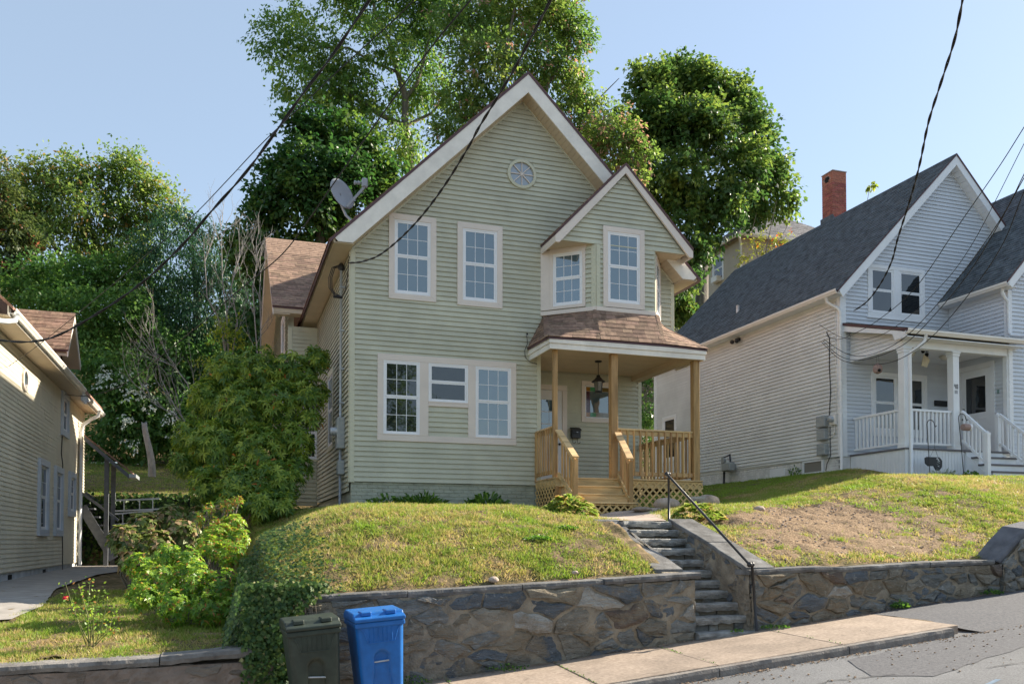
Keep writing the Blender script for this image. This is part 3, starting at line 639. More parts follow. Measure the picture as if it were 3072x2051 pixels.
def cheekslab(x0, x1, a, b):
    (ya, za), (yb, zb) = a, b; mb = MB(); rr = random.Random(int(ya*-100)+int(x0)); n = 7; pr = []
    for k in range(n+1):
        y = ya+(yb-ya)*k/n; z = za+(zb-za)*k/n; j = rr.uniform(-.01, .01)
        pr.append([(x0+j, y, z-.055), (x0+j-.004, y, z-.01), (x0+.012+j, y, z), (x1, y, z), (x1, y, z-.055)])
    for k in range(n):
        for q in range(5): mb.add([pr[k][q], pr[k+1][q], pr[k+1][(q+1) % 5], pr[k][(q+1) % 5]], [(0, 1, 2, 3)])
    mb.add(pr[0], [(0, 1, 2, 3, 4)]); mb.add(pr[-1], [(4, 3, 2, 1, 0)]); mb.build('cheek_slab', m_coping, stp)
cheekslab(6.43, 6.86, (-7.66, 1.42), (-6.72, 1.745)); cheekslab(6.43, 6.84, (-6.71, 1.755), (-5.62, 2.10))
cheekslab(5.28, 5.68, (-7.36, 1.40), (-6.32, 1.735)); cheekslab(5.28, 5.68, (-6.31, 1.745), (-5.40, 2.09))
# handrail
hr = thing('handrail', 'black pipe handrail sloping down beside the stone steps', 'handrail', (6.5, -7.8, .7))
a = atY(1500+1675/2.2367, 1350+765/2.2367, -7.78); b = atY(1500+1120/2.2367, 1350+160/2.2367, -5.35)
base_t = Vector((b.x+.03, b.y, 2.05)); zb = float(street_z(6.4))
MB().tube([(a.x+.10, a.y, zb-.02), (a.x+.035, a.y, a.z)], .018, 8).build('post', m_black, hr, smooth=True)
MB().tube([base_t, b+Vector((.03, 0, 0))], .018, 8).build('post', m_black, hr, smooth=True)
MB().tube([a+Vector((-.02, -.03, .0)), b+Vector((-.02, -.03, 0))], .018, 8).build('rail', m_black, hr, smooth=True)
for q in (a+Vector((-.02, -.03, 0)), a+Vector((.035, 0, 0)), b+Vector((-.02, -.03, 0)), b+Vector((.03, 0, 0))):
    MB().ico(q, .036, 1).build('ball_fitting', m_black, hr, smooth=True)
# ================================================================ MAIN HOUSE
hs = thing('house', 'sage green clapboard house with steep gable, angled upstairs bay and new pine porch', 'house', (6, 0, 2.4))
EX = .1016
PF = Pl((0, 0, 0), (1, 0, 0), (0, -1, 0)); XL, XR_, ZB = 2.44, 9.68, 2.95
def roofline(x): return 11.60-.98*abs(x-6.06)
def wall_top(x): return 11.17-.985*abs(x-6.06)
mb = MB()                                                    # solid core
mb.prism([(XL, 0, ZB), (6.46, 0, ZB), (6.46, 0, 5.76), (XR_, 0, 5.76), (XR_, 0, wall_top(XR_)), (6.06, 0, 11.17), (XL, 0, wall_top(XL))], (0, .14, 0))
mb.build('wall', m_sage, hs, label='front wall')
mb = MB(); mb.box(XL, XL+.14, .15, 9.9, ZB, 7.6); mb.build('wall', m_sage, hs)
mb = MB(); mb.box(XR_-.14, XR_, .15, 9.9, 5.77, 7.6); mb.box(9.48, 9.62, 1.5, 9.9, 3.0, 5.76); mb.build('wall', m_sage, hs)
mb = MB(); mb.box(6.46, 9.62, 1.5, 1.64, 3.0, 5.76); mb.build('wall', m_sage, hs); mb = MB(); mb.box(6.32, 6.46, .15, 1.5, 3.0, 5.76); mb.build('wall', m_sage, hs)
mb = MB(); mb.prism([(XL, 9.9, ZB), (XR_, 9.9, ZB), (XR_, 9.9, 7.6), (6.06, 9.9, 11.1), (XL, 9.9, 7.6)], (0, .14, 0)); mb.build('wall', m_sage, hs)
W1 = (3.20, 4.18, 6.66, 8.40); W2 = (4.63, 5.61, 6.65, 8.39); W3 = (2.98, 5.92, 3.78, 5.53)
hole = lambda w, m=.06: (w[0]+m, w[1]-m, w[2]+m, w[3]-m)
cbL = XL+.085
poly = [(cbL, ZB), (6.40, ZB), (6.40, 5.86), (XR_-.07, 5.86), (XR_-.07, wall_top(XR_-.07)), (6.06, 11.17), (cbL, wall_top(cbL))]
poly = [(cbL, ZB), (XR_-.07, ZB), (XR_-.07, wall_top(XR_-.07)), (6.06, 11.17), (cbL, wall_top(cbL))]
holes = [hole(W1), hole(W2), hole(W3), (5.79, 6.31, 9.35, 9.79), (6.385, 99, 0, 5.9), (6.50, 9.32, 6.0, 7.9)]
siding(hs, PF, poly, holes, EX, m_sage)
siding(hs, PF, [(4.02, 3.90), (4.87, 3.90), (4.87, 4.52), (4.02, 4.52)], [], EX, m_sage)
mb = MB(); pbox(mb, PF, XL-.006, cbL+.003, ZB-.02, wall_top(XL)-.02, 0, .024); mb.build('corner_board', m_sage_trim, hs, bevel=.004)
mb = MB(); pbox(mb, PF, XR_-.075, XR_+.01, 5.86, wall_top(XR_)-.05, 0, .024); mb.build('corner_board', m_sage_trim, hs, bevel=.004)
mb = MB(); pbox(mb, PF, 6.385, 6.475, ZB-.01, 5.75, 0, .024); mb.build('corner_board', m_sage_trim, hs, bevel=.004)
for s in (1, -1):                                            # trim under rake soffit
    mb = MB(); a = (6.06+s*.02, 11.15); b = (XL+.02, wall_top(XL)) if s < 0 else (XR_-.02, wall_top(XR_)); 
    mb.hexa([PF.p(a[0], a[1]-.05, .03), PF.p(b[0], b[1]-.05, .03), PF.p(b[0], b[1]-.05, .001), PF.p(a[0], a[1]-.05, .001), PF.p(a[0], a[1]+.0, .03), PF.p(b[0], b[1]+.0, .03), PF.p(b[0], b[1], .001), PF.p(a[0], a[1], .001)]); mb.build('trim', m_sage_trim, hs)
window(hs, PF, *[W1[i] for i in (0, 1, 2, 3)], split=.5); window(hs, PF, *W2)
# triple window assembly: one surround, three units, a sided panel below the middle one
w3 = MB(); u0, u1, z0, z1 = W3; d = .034
for q in ((u0, u1, z1-.125, z1), (u0, u1, z0, z0+.125), (u0, u0+.12, z0+.126, z1-.126), (u1-.12, u1, z0+.126, z1-.126), (3.845, 4.025, z0+.126, z1-.126), (4.865, 5.025, z0+.126, z1-.126), (4.026, 4.864, 4.52, 4.60)): pbox(w3, PF, *q, .001, d)
w3.build('window_surround', m_cream, hs, bevel=.003)
window(hs, PF, 3.10, 3.845, 3.905, 5.405, cw=.0, gl=(g_low, g_low), casing_sides='')
window(hs, PF, 4.026, 4.864, 4.60, 5.405, cw=.0, gl=(g_low, g_low), casing_sides='', grid=(1, 1))
window(hs, PF, 5.026, 5.80, 3.905, 5.405, cw=.0, gl=(g_up, g_up), casing_sides='')
# round gable window
cx_, cz_ = 6.045, 9.575
mb = MB(); n = 28; ro, ri = .325, .265; V = []
for k in range(n):
    t = 2*math.pi*k/n; c_, s_ = math.cos(t), math.sin(t)
    V += [PF.p(cx_+c_*ro, cz_+s_*ro*.95, .0), PF.p(cx_+c_*ro, cz_+s_*ro*.95, .05), PF.p(cx_+c_*ri, cz_+s_*ri*.95, .055), PF.p(cx_+c_*ri, cz_+s_*ri*.95, .0)]
F = [(4*k+j, 4*((k+1) % n)+j, 4*((k+1) % n)+(j+1) % 4, 4*k+(j+1) % 4) for k in range(n) for j in range(4)]
mb.add(V, F); rw = mb.build('round_window', m_sage_trim, hs)
mb = MB(); mb.add([PF.p(cx_, cz_, .012)]+[PF.p(cx_+math.cos(2*math.pi*k/n)*ri, cz_+math.sin(2*math.pi*k/n)*ri*.95, .012) for k in range(n)], [(0, k+1, (k+1) % n+1) for k in range(n)]); mb.build('pane', glass('gable_glass', (.30, .34, .38), ior=1.9, rough=.12), rw)
for k in range(4):
    t = math.pi*k/4; mb = MB(); mb.beam(PF.p(cx_-math.cos(t)*ri, cz_-math.sin(t)*ri*.95, .025+.001*k), PF.p(cx_+math.cos(t)*ri, cz_+math.sin(t)*ri*.95, .025+.001*k), .016, .022, up=(0, 1, 0)); mb.build('muntin', m_cream, rw)
# roof
yf = -.42; mb = MB()
for s in (-1, 1):
    xe = 6.06+s*4.08; ze = roofline(xe)
    nrm = Vector((s*.70, 0, .714))
    a, b = Vector((6.06, 0, 11.60)), Vector((xe, 0, ze)); o_ = Vector((0, 0, -.05))
    r = MB(); r.prism([a+Vector((0, yf, 0)), b+Vector((0, yf, 0)), b+Vector((0, yf, -.06)), a+Vector((0, yf, -.06))], (0, 10.9, 0)); rf = r.build('roof', m_edge, hs)
    if s < 0: patch(rf, (xe, yf, ze+.006), (xe, yf+10.9, ze+.006), (6.06, yf+10.9, 11.606), (6.06, yf, 11.606), m_shingle_s, joined=True, e=.14, w=.33)
    else: patch(rf, (xe, yf, ze+.006), (xe, yf+10.9, ze+.006), (6.06, yf+10.9, 11.606), (6.06, yf, 11.606), m_shingle_s, joined=True, e=.14, w=.33)
    # rake board (white fascia), drops .38 below the roof line, cut level at the foot
    zt = lambda x: roofline(x)-.062
    xf = 6.06+s*3.98; zc_ = 7.575
    xin = 6.06+s*(11.16-zc_)/.985
    P_ = [(6.06, yf+.012, 11.538), (xf, yf+.012, zt(xf)), (xf+(.06 if s < 0 else -.06), yf+.012, zc_), (xin, yf+.012, zc_), (6.06, yf+.012, 11.16)]
    q = MB(); q.prism(P_, (0, .028, 0)); q.build('rake_board', m_fascia, hs)
    q = MB(); e0 = Vector((xe, yf-.006, roofline(xe)-.06)); 
    # soffit slats under the rake
    nsl = 46; A = Vector((6.06, 0, 11.155)); Bp = Vector((xin, 0, zc_+.0)); dv = (Bp-A)/nsl
    for k in range(nsl):
        p = A+dv*(k+.03); p2 = A+dv*(k+.97); q = MB(); q.prism([(p.x, yf+.042, p.z), (p2.x, yf+.042, p2.z), (p2.x, yf+.042, p2.z+.02), (p.x, yf+.042, p.z+.02)], (0, .37, 0)); piece(q, 'soffit_slat', m_soffit, hs)
    q = MB(); q.prism([(A.x, yf+.045, A.z+.022), (Bp.x, yf+.045, Bp.z+.022), (Bp.x, yf+.045, Bp.z+.03), (A.x, yf+.045, A.z+.03)], (0, .36, 0)); q.build('soffit_backing', m_dark, hs)
    # level eave soffit and fascia down the side
    xs_ = XL if s < 0 else XR_; x_o = 6.06+s*3.97
    q = MB(); q.box(min(x_o, xs_), max(x_o, xs_), yf+.05, 10.4, 7.555, 7.575); q.build('eave_soffit', m_soffit, hs)
    q = MB(); q.prism([(x_o, yf+.045, 7.55), (x_o+s*.02, yf+.045, 7.55), (x_o+s*.05, yf+.045, zt(x_o+s*.05)), (x_o, yf+.045, zt(x_o))], (0, 10.4, 0)); q.build('fascia', m_soffit, hs)
# side wall siding
PS = Pl((XL, 0, 0), (0, 1, 0), (-1, 0, 0))
SW = (2.45, 3.55, 3.85, 5.7)
mb = MB(); mb.box(XL-.026, XL-.0, -.005, .085, ZB-.02, 7.55); mb.build('corner_board', m_sage_trim, hs)
siding(hs, PS, [(.09, ZB-.2), (6.0, ZB-.2), (6.0, 7.55), (.09, 7.55)], [hole(SW)], EX, m_sage)
window(hs, PS, *SW, casing=m_sage_trim, gl=(g_low, g_low))
PRt = Pl((XR_, 0, 0), (0, 1, 0), (1, 0, 0)); siding(hs, PRt, [(.09, 5.8), (9.9, 5.8), (9.9, 7.55), (.09, 7.55)], [], EX, m_sage)
# foundation with painted bricks
fd = MB(); fd.box(XL+.03, 6.46, .03, .3, 2.2, ZB-.005); fd.box(XL+.03, XL+.3, .3, 9.9, 2.2, ZB-.2); fd.box(6.4, 9.5, 1.35, 1.6, 2.2, 3.0)
fdo = fd.build('foundation', m_fdn, hs)
z = 2.30; r_ = 0
while z < ZB-.03:
    x = XL+.03-(.1 if r_ % 2 else 0)
    while x < 6.3:
        x0, x1 = max(XL+.02, x), min(x+.205, 6.35)
        if x1-x0 > .05: mb = MB(); j = random.uniform(-.004, .004); mb.box(x0+.005, x1-.005, .018+j, .06, z+.004, min(z+.066, ZB-.008)); piece(mb, 'brick', m_fdn, fdo, bevel=.004)
        x += .21
    z += .074; r_ += 1
MB().box(XL+.002, XL+.6, .02, .2, 2.35, 2.36)
# ---- wing at the back left (cross gable facing left)
YWg = 6.0; mb = MB(); mb.box(1.68, XL, YWg, YWg+.14, 2.7, 7.4); mb.prism([(1.68, 6.15, 2.7), (1.68, 12.9, 2.7), (1.68, 12.9, 8.2), (1.68, 9.5, 10.6), (1.68, 6.15, 7.9)], (.14, 0, 0)); mb.build('wall', m_sage, hs, label='wing wall')
PW = Pl((0, YWg, 0), (1, 0, 0), (0, -1, 0)); siding(hs, PW, [(1.76, 2.8), (XL-.02, 2.8), (XL-.02, 7.36), (1.76, 7.36)], [(2.05, 2.43, 3.95, 5.25)], EX, m_sage)
window(hs, PW, 1.98, 2.50, 3.85, 5.35, cw=.07, gl=(g_low, g_low), casing=m_sage_trim)
mb = MB(); pbox(mb, PW, 1.66, 1.765, 2.8, 7.36, 0, .025); mb.build('corner_board', m_sage_trim, hs)
PWs = Pl((1.68, 0, 0), (0, 1, 0), (-1, 0, 0)); siding(hs, PWs, [(6.08, 2.8), (12.9, 2.8), (12.9, 8.0), (9.5, 10.5), (6.08, 7.6)], [(7.2, 8.4, 5.5, 8.0)], EX, m_sage)
window(hs, PWs, 7.1, 8.5, 5.4, 8.1, casing=m_cream, gl=(g_low, g_low))
xr = 1.24; ze, zr_ = 7.80, 10.86
r = MB(); r.prism([(xr, 5.58, ze), (xr, 9.5, zr_), (xr, 9.5, zr_-.05), (xr, 5.58, ze-.05)], (3.6, 0, 0)); rf = r.build('roof', m_edge, hs, label='wing roof')
patch(rf, (xr-.01, 5.57, ze+.004), (4.6, 5.57, ze+.004), (4.6, 9.5, zr_+.004), (xr-.01, 9.5, zr_+.004), m_shingle, e=.145, w=.31, limit=300)
r = MB(); r.prism([(xr, 13.2, 8.2), (xr, 9.5, zr_), (xr, 9.5, zr_-.05), (xr, 13.2, 8.15)], (3.6, 0, 0)); r.build('roof', m_edge, hs)
for (ya, za, yb, zb) in ((5.60, ze-.05, 9.5, zr_-.06), (13.18, 8.14, 9.5, zr_-.06)):
    r = MB(); r.prism([(xr+.01, ya, za), (xr+.01, yb, zb), (xr+.01, yb, zb-.20), (xr+.01, ya, za-.17)], (.025, 0, 0)); r.build('rake_board', m_cream, hs)
    r = MB(); r.prism([(xr+.036, ya, za-.15), (xr+.036, yb, zb-.19), (xr+.036, yb, zb-.17), (xr+.036, ya, za-.13)], (.41, 0, 0)); r.build('rake_soffit', m_soffit, hs)
r = MB(); r.box(xr+.04, XL, 5.60, 5.98, 7.64, 7.66); r.build('eave_soffit', m_soffit, hs); r = MB(); r.box(xr+.04, XL-.3, 5.60, 5.625, 7.66, 7.76); r.build('fascia', m_soffit, hs)
# ---- bay
b0, b1, b2, b3 = Vector((6.49, 0, 0)), Vector((7.42, -.8, 0)), Vector((8.77, -.8, 0)), Vector((9.33, 0, 0))
BZ0, BZ1 = 6.62, 7.98
mb = MB(); mb.prism([(p.x+(.0), p.y+(.012 if p.y < 0 else .02), BZ0) for p in (b0, b1, b2, b3)], (0, 0, BZ1-BZ0)); mb.build('bay_wall', m_sage, hs)
def facet(a, b, nm): d_ = (b-a); n_ = Vector((d_.y, -d_.x, 0)).normalized(); return Pl(a-n_*.0, d_, n_), d_.length
Pa, La = facet(b0, b1, 'l'); Pb, Lb = facet(b1, b2, 'f'); Pc, Lc = facet(b2, b3, 'r')
cb = MB(); pbox(cb, Pa, .0, .21, BZ0+.06, BZ1-.03, -.01, .03); cb.build('corner_board', m_cream, hs)
wA = (.215, 1.0, BZ0+.06, 7.93); window(hs, Pa, *wA, cw=.065, gl=(g_up, g_up), split=.5)
cb = MB(); pbox(cb, Pa, .21, 1.02, 7.932, BZ1, -.01, .03); cb.build('trim', m_cream, hs)
siding(hs, Pa, [(1.0, BZ0+.04), (La-.10, BZ0+.04), (La-.10, BZ1), (1.0, BZ1)], [], EX, m_sage)
cb = MB(); pbox(cb, Pa, La-.10, La+.004, BZ0+.03, BZ1-.02, -.0, .025); pbox(cb, Pb, -.004, .085, BZ0+.03, BZ1-.02, 0, .026); cb.build('corner_board', m_sage_trim, hs)
siding(hs, Pb, [(.085, BZ0+.04), (Lb-.0, BZ0+.04), (Lb-.0, BZ1+.02), (.085, BZ1+.02)], [(.21, 1.05, 6.7, 8.3)], EX, m_sage)
window(hs, Pb, .15, 1.11, BZ0+.05, 8.375, cw=.105)
cb = MB(); pbox(cb, Pc, -.004, .11, BZ0+.03, BZ1-.02, -.0, .025); cb.build('corner_board', m_sage_trim, hs)
window(hs, Pc, .13, Lc-.05, BZ0+.05, 7.93, cw=.06)
cb = MB()
for P_, L_ in ((Pa, La), (Pb, Lb), (Pc, Lc)): pbox(cb, P_, -.012 if P_ is not Pa else .0, L_+.012, BZ0-.05, BZ0+.035, -.02, .045)
cb.build('sill_board', m_cream, hs, bevel=.004)
# bay gable
yb_ = -.8; gz = lambda x: 9.72-1.035*abs(x-8.075)
mb = MB(); mb.prism([(6.52, yb_+.015, BZ1+.004), (9.54, yb_+.015, BZ1+.004), (8.07, yb_+.015, 9.56)], (0, .8, 0)); mb.build('gable_wall', m_sage, hs)
PG = Pl((0, yb_+.01, 0), (1, 0, 0), (0, -1, 0)); siding(hs, PG, [(6.60, BZ1+.005), (9.50, BZ1+.005), (8.07, 9.49)], [(7.63, 8.47, 7.0, 8.30)], EX, m_sage)
mb = MB(); mb.prism([(6.50, yb_+.0, BZ1-.012), (9.54, yb_+.0, BZ1-.012), (9.54, -.01, BZ1-.012), (6.50, -.01, BZ1-.012)], (0, 0, .014)); mb.build('bay_soffit', m_soffit, hs)
mb = MB(); pbox(mb, PG, 6.62, 9.5, BZ1-.012, BZ1+.01, .0, .028); mb.build('trim', m_sage_trim, hs)
for s in (-1, 1):
    xe = 8.075+s*1.60; a = Vector((8.075, 0, 9.745)); b = Vector((xe, 0, gz(xe)+.025)); y1 = .12 if s < 0 else .5
    r = MB(); r.prism([(a.x, -.90, a.z), (b.x, -.90, b.z), (b.x, -.90, b.z-.05), (a.x, -.90, a.z-.05)], (0, 1.3 if s < 0 else 1.5, 0)); rf = r.build('roof', m_edge, hs, label='bay roof')
    patch(rf, (b.x, -.905, b.z+.004), (b.x, .35, b.z+.004), (a.x, .35, a.z+.004), (a.x, -.905, a.z+.004), m_shingle, e=.14, w=.3, limit=560)
    r = MB(); r.prism([(8.075, -.888, 9.69), (xe, -.888, gz(xe)-.03), (xe, -.888, gz(xe)-.17), (xe-s*.09, -.888, gz(xe)-.17), (8.075, -.888, 9.53)], (0, .05, 0)); r.build('rake_board', m_cream, hs)
    r = MB(); xq = xe-s*.02; r.prism([(xq, -.84, gz(xe)-.17), (xq+s*.018, -.84, gz(xe)-.17), (xq+s*.018, -.84, gz(xe)-.03), (xq, -.84, gz(xe)-.03)], (0, .86, 0)); r.build('fascia', m_cream, hs)
# ---- porch roof
zf0 = 5.82; yP = -1.27
E = [Vector((6.17, .0, 5.86)), Vector((6.17, yP, 5.83)), Vector((7.30, yP, 5.85)), Vector((8.70, yP, 5.86)), Vector((9.78, yP, 5.83)), Vector((9.78, .0, 5.86))]
T = [Vector((6.62, .01, 6.60)), Vector((7.40, -.83, 6.57)), Vector((8.79, -.83, 6.58)), Vector((9.36, .01, 6.58))]
base = MB()
quads = [(E[0], E[1], Vector((6.58, .0, 6.60)), Vector((6.56, .0, 6.60))), (E[1], E[2], T[1], T[0]), (E[2], E[3], T[2], T[1]), (E[3], E[4], T[3]+Vector((0.0, 0, 0)), T[2]), (E[4], E[5], T[3], T[3]+Vector((-.03, -.02, 0)))]
for q in quads:
    G = 8; gv = [(q[0]*(1-i/G)+q[1]*(i/G))*(1-j/G)+(q[3]*(1-i/G)+q[2]*(i/G))*(j/G)-Vector((0, 0, .012)) for j in range(G+1) for i in range(G+1)]
    base.add(gv, [(j*(G+1)+i, j*(G+1)+i+1, (j+1)*(G+1)+i+1, (j+1)*(G+1)+i) for j in range(G) for i in range(G)])
    base.add([q[0]-Vector((0, 0, .012)), q[1]-Vector((0, 0, .012)), q[1]-Vector((0, 0, .045)), q[0]-Vector((0, 0, .045))], [(0, 1, 2, 3)])
pr = base.build('porch_roof', m_edge, hs)
COUNT[(hs.name, 'shingle')] = 0
for q in quads: patch(pr, q[0]+Vector((0, -.012, .006)), q[1]+Vector((0, -.012, .006)), q[2]+Vector((0, 0, .006)), q[3]+Vector((0, 0, .006)), m_shingle, e=.125, w=.25, limit=330)
for a, b in ((E[1], T[0]), (E[2], T[1]), (E[3], T[2]), (E[4], T[3])):         # hip caps
    d_ = (b-a); n = max(3, int(d_.length/.12))
    for k in range(n):
        p = a+d_*(k/n); p2 = a+d_*min(1, (k+1.35)/n); mb = MB(); sdv = d_.cross(Vector((0, 0, 1))).normalized()*.085; upv = Vector((0, 0, .024))
        mb.add([p-sdv+Vector((0, 0, .0)), p+upv*1.5, p+sdv, p2+sdv*.9, p2+upv, p2-sdv*.9], [(0, 1, 4, 5), (1, 2, 3, 4), (0, 2, 1)]); piece(mb, 'ridge_cap', m_shingle, pr)
fa = MB()
for (x0, x1, y0, y1) in ((6.215, 9.745, yP+.03, yP+.055),): fa.box(x0, x1, y0, y1, 5.60, 5.71); fa.box(x0-.02, x1+.02, y0-.022, y1, 5.712, 5.81)
fa.box(6.215, 6.24, yP+.056, -.0, 5.60, 5.71); fa.box(6.195, 6.24, yP+.056, -.0, 5.712, 5.82); fa.box(9.72, 9.745, yP+.056, -.0, 5.60, 5.71); fa.box(9.72, 9.765, yP+.056, -.0, 5.712, 5.82)
fa.build('porch_fascia', m_fascia, hs, bevel=.004)
i = 0; y = yP+.06                                                    # beaded ceiling boards
while y < 1.49:
    mb = MB(); y2 = min(y+.092, 1.495); mb.box(6.245 if y < -.01 else 6.47, 9.715, y+.003, y2-.003, 5.725, 5.74); mb.build('ceiling_board', m_soffit, hs); y += .092
mb = MB(); mb.box(6.25, 9.71, yP+.06, -.001, 5.742, 5.75); mb.box(6.47, 9.6, .0, 1.49, 5.742, 5.755); mb.build('ceiling_backing', m_dark, hs)
mb = MB(); mb.box(9.37, 9.60, -1.19, 1.49, 5.60, 5.722); mb.build('porch_beam', m_soffit, hs); mb = MB(); mb.box(6.30, 9.6, -1.19, -1.05, 5.62, 5.722); mb.build('porch_beam', m_soffit, hs)
# recessed wall
PR = Pl((0, 1.5, 0), (1, 0, 0), (0, -1, 0)); DR = (6.60, 7.69, 3.04, 5.38); SG = (8.06, 8.98, 4.57, 5.54)
siding(hs, PR, [(6.48, 3.04), (9.55, 3.04), (9.55, 5.72), (6.48, 5.72)], [hole(DR, .05), hole(SG)], EX, m_sage)
mb = MB(); pbox(mb, PR, 9.54, 9.63, 3.0, 5.6, 0, .024); mb.build('corner_board', m_sage_trim, hs)
mb = MB(); 
for q in ((6.60, 6.72, 3.05, 5.28), (7.57, 7.69, 3.05, 5.28), (6.60, 7.69, 5.281, 5.40)): pbox(mb, PR, *q, 0, .035)
do = mb.build('door_casing', m_cream, hs, bevel=.003)
m_door = M('white_door_paint', (.72, .70, .68), .45, .04, 3)
mb = MB(); pbox(mb, PR, 6.73, 7.56, 3.06, 5.275, .0, .012)
for q in ((6.73, 6.86, 3.06, 5.275), (7.43, 7.56, 3.06, 5.275), (6.861, 7.429, 5.06, 5.275), (6.861, 7.429, 3.06, 3.28), (6.861, 7.429, 4.0, 4.2)): pbox(mb, PR, *q, .0125, .026)
dr = mb.build('door', m_door, hs)
for i in range(3):
    for j in range(3):
        mb = MB(); pbox(mb, PR, 6.865+.19*i, 7.045+.19*i, 4.21+.285*j, 4.475+.285*j, .013, .017); mb.build('pane', g_up, dr)
mb = MB(); mb.ico(PR.p(7.49, 4.02, .06), .03, 1); mb.build('handle', m_black, dr, smooth=True)
# stained glass window
sg = MB(); u0, u1, z0, z1 = SG
for q in ((u0, u1, z1-.10, z1), (u0, u1, z0, z0+.10), (u0, u0+.09, z0+.101, z1-.101), (u1-.09, u1, z0+.101, z1-.101)): pbox(sg, PR, *q, 0, .035)
so = sg.build('window', m_cream, hs, label='stained glass window beside the front door')
mb = MB(); c = (u0+.095, u1-.095, z0+.105, z1-.105)
for q in ((c[0], c[1], c[3]-.022, c[3]), (c[0], c[1], c[2], c[2]+.022), (c[0], c[0]+.022, c[2], c[3]), (c[1]-.022, c[1], c[2], c[3])): pbox(mb, PR, *q, .002, .02)
mb.build('sash', m_white, so)
gcol = {'amber': (.30, .13, .015), 'green': (.05, .24, .10), 'plum': (.07, .015, .025), 'clear': (.22, .21, .17), 'olive': (.16, .10, .02)}
gm = {k: glass('stained_glass_'+k, v, ior=1.7, rough=.12) for k, v in gcol.items()}
a0, a1, e0, e1 = c[0]+.024, c[1]-.024, c[2]+.024, c[3]-.024; bw = .105
def gp(x0, x1, z0_, z1_, k): mb = MB(); pbox(mb, PR, x0+.003, x1-.003, z0_+.003, z1_-.003, .002, .010); mb.build('pane', k if not isinstance(k, str) else gm[k], so)
gp(a0+bw, a1-bw, e0+bw, e1-bw, g_up)
xs4 = [a0+bw+(a1-a0-2*bw)*k/3 for k in range(4)]
for k, (t_, b_) in enumerate((('green', 'green'), ('clear', 'clear'), ('olive', 'clear'))): gp(xs4[k], xs4[k+1], e1-bw, e1, t_); gp(xs4[k], xs4[k+1], e0, e0+bw, b_)
for x0, x1 in ((a0, a0+bw), (a1-bw, a1)):
    gp(x0, x1, e1-bw, e1, 'amber'); gp(x0, x1, e0, e0+bw, 'amber' if x0 == a0 else 'clear'); zm_ = (e0+e1)/2; gp(x0, x1, e0+bw, zm_, 'plum'); gp(x0, x1, zm_, e1-bw, 'plum')
mb = MB(); mb.prism([PR.p(a, b, .001) for a, b in ((a0, e0), (a1, e0), (a1, e1), (a0, e1))], PR.N*.001); mb.build('leading', m_cream, so)
# ---- deck, posts, rails, stairs, lattice
DZ = 3.045
dk = thing('deck', None, None, (8, 0, 3.0), parent=hs); y = -1.2
while y < 1.48:
    mb = MB(); mb.box(6.34 if y < 0 else 6.48, 9.70, y, min(y+.135, 1.485), DZ-.03, DZ); piece(mb, 'deck_board', m_pine_h, dk, bevel=.004); y += .14
mb = MB(); mb.box(6.36, 9.67, -1.165, -1.13, DZ-.19, DZ-.031); mb.box(6.36, 6.40, -1.12, -.01, DZ-.19, DZ-.031); mb.box(9.63, 9.67, -1.12, 1.45, DZ-.19, DZ-.031); mb.build('rim_joist', m_pine_h, dk)
MB().box(6.365, 6.465, -1.20, -1.105, 2.1, 2.86).build('post', m_pine, hs, label='short corner post under the deck')
mb = MB(); mb.box(6.345, 6.435, -1.10, -1.01, DZ, 5.618); mb.build('post', m_pine, hs, bevel=.004, label='slim left porch post')
mb = MB(); mb.box(7.61, 7.755, -1.13, -.985, 2.6, 5.618); mb.build('post', m_pine, hs, bevel=.005)
mb = MB(); mb.box(9.52, 9.665, -1.14, -.995, 2.95, 5.598); mb.build('post', m_pine, hs, bevel=.005)
def railing(a, b, n, par, zt=4.09, zb=DZ, out=(0, -1, 0), bal=.034):
    a = Vector(a); b = Vector(b); d_ = b-a; o_ = Vector(out)
    r = thing('railing', None, None, (*((a+b)/2).xy, zb), parent=par)
    up = lambda p, z: Vector((p.x, p.y, z+p.z))
    MB().beam(up(a, zt-.02), up(b, zt-.02), .09, .036).build('top_rail', m_pine_h, r, bevel=.003)
    MB().beam(up(a, zt-.085), up(b, zt-.085), .036, .088).build('rail', m_pine_h, r); MB().beam(up(a, zb+.115), up(b, zb+.115), .036, .085).build('rail', m_pine_h, r)
    for k in range(n):
        p = a+d_*((k+.6)/(n+.2))+o_*.036; MB().box(p.x-bal/2, p.x+bal/2, p.y-bal/2, p.y+bal/2, p.z+zb+.065+random.uniform(-.008, .008), p.z+zt-.038).build('baluster', m_pine, r, bevel=.002)
    return r
railing((7.76, -1.06, 0), (9.52, -1.06, 0), 12, hs)
railing((6.385, -1.01, 0), (6.385, -.02, 0), 7, hs, out=(-1, 0, 0))
railing((9.60, -.99, 0), (9.60, 1.46, 0), 15, hs, out=(-1, 0, 0))
mb = MB(); mb.box(6.335, 6.36, -.055, -.02, DZ-.05, 4.05); mb.build('post', m_pine, hs)
sr = thing('porch_steps', None, None, (7, -1.6, 2.2), parent=hs)
zs3 = [2.87, 2.695, 2.52]; ys3 = [-1.45, -1.70, -1.96]
mb = MB(); mb.box(6.47, 7.62, -1.185, -1.167, 2.87, 3.012); mb.build('riser', m_pine_h, sr)
for k, (z, y) in enumerate(zip(zs3, ys3)):
    mb = MB(); x0 = 6.40 if k < 2 else 6.46; x1 = 7.76 if k == 2 else 7.72
    mb.box(x0, x1, y, y+.285, z-.03, z); mb.build('tread', m_pine_h, sr, bevel=.006, seg=2)
    if k < 2: mb = MB(); mb.box(x0+.05, x1-.03, y+.022, y+.04, z-.175+.002, z-.031); mb.build('riser', m_pine_h, sr)
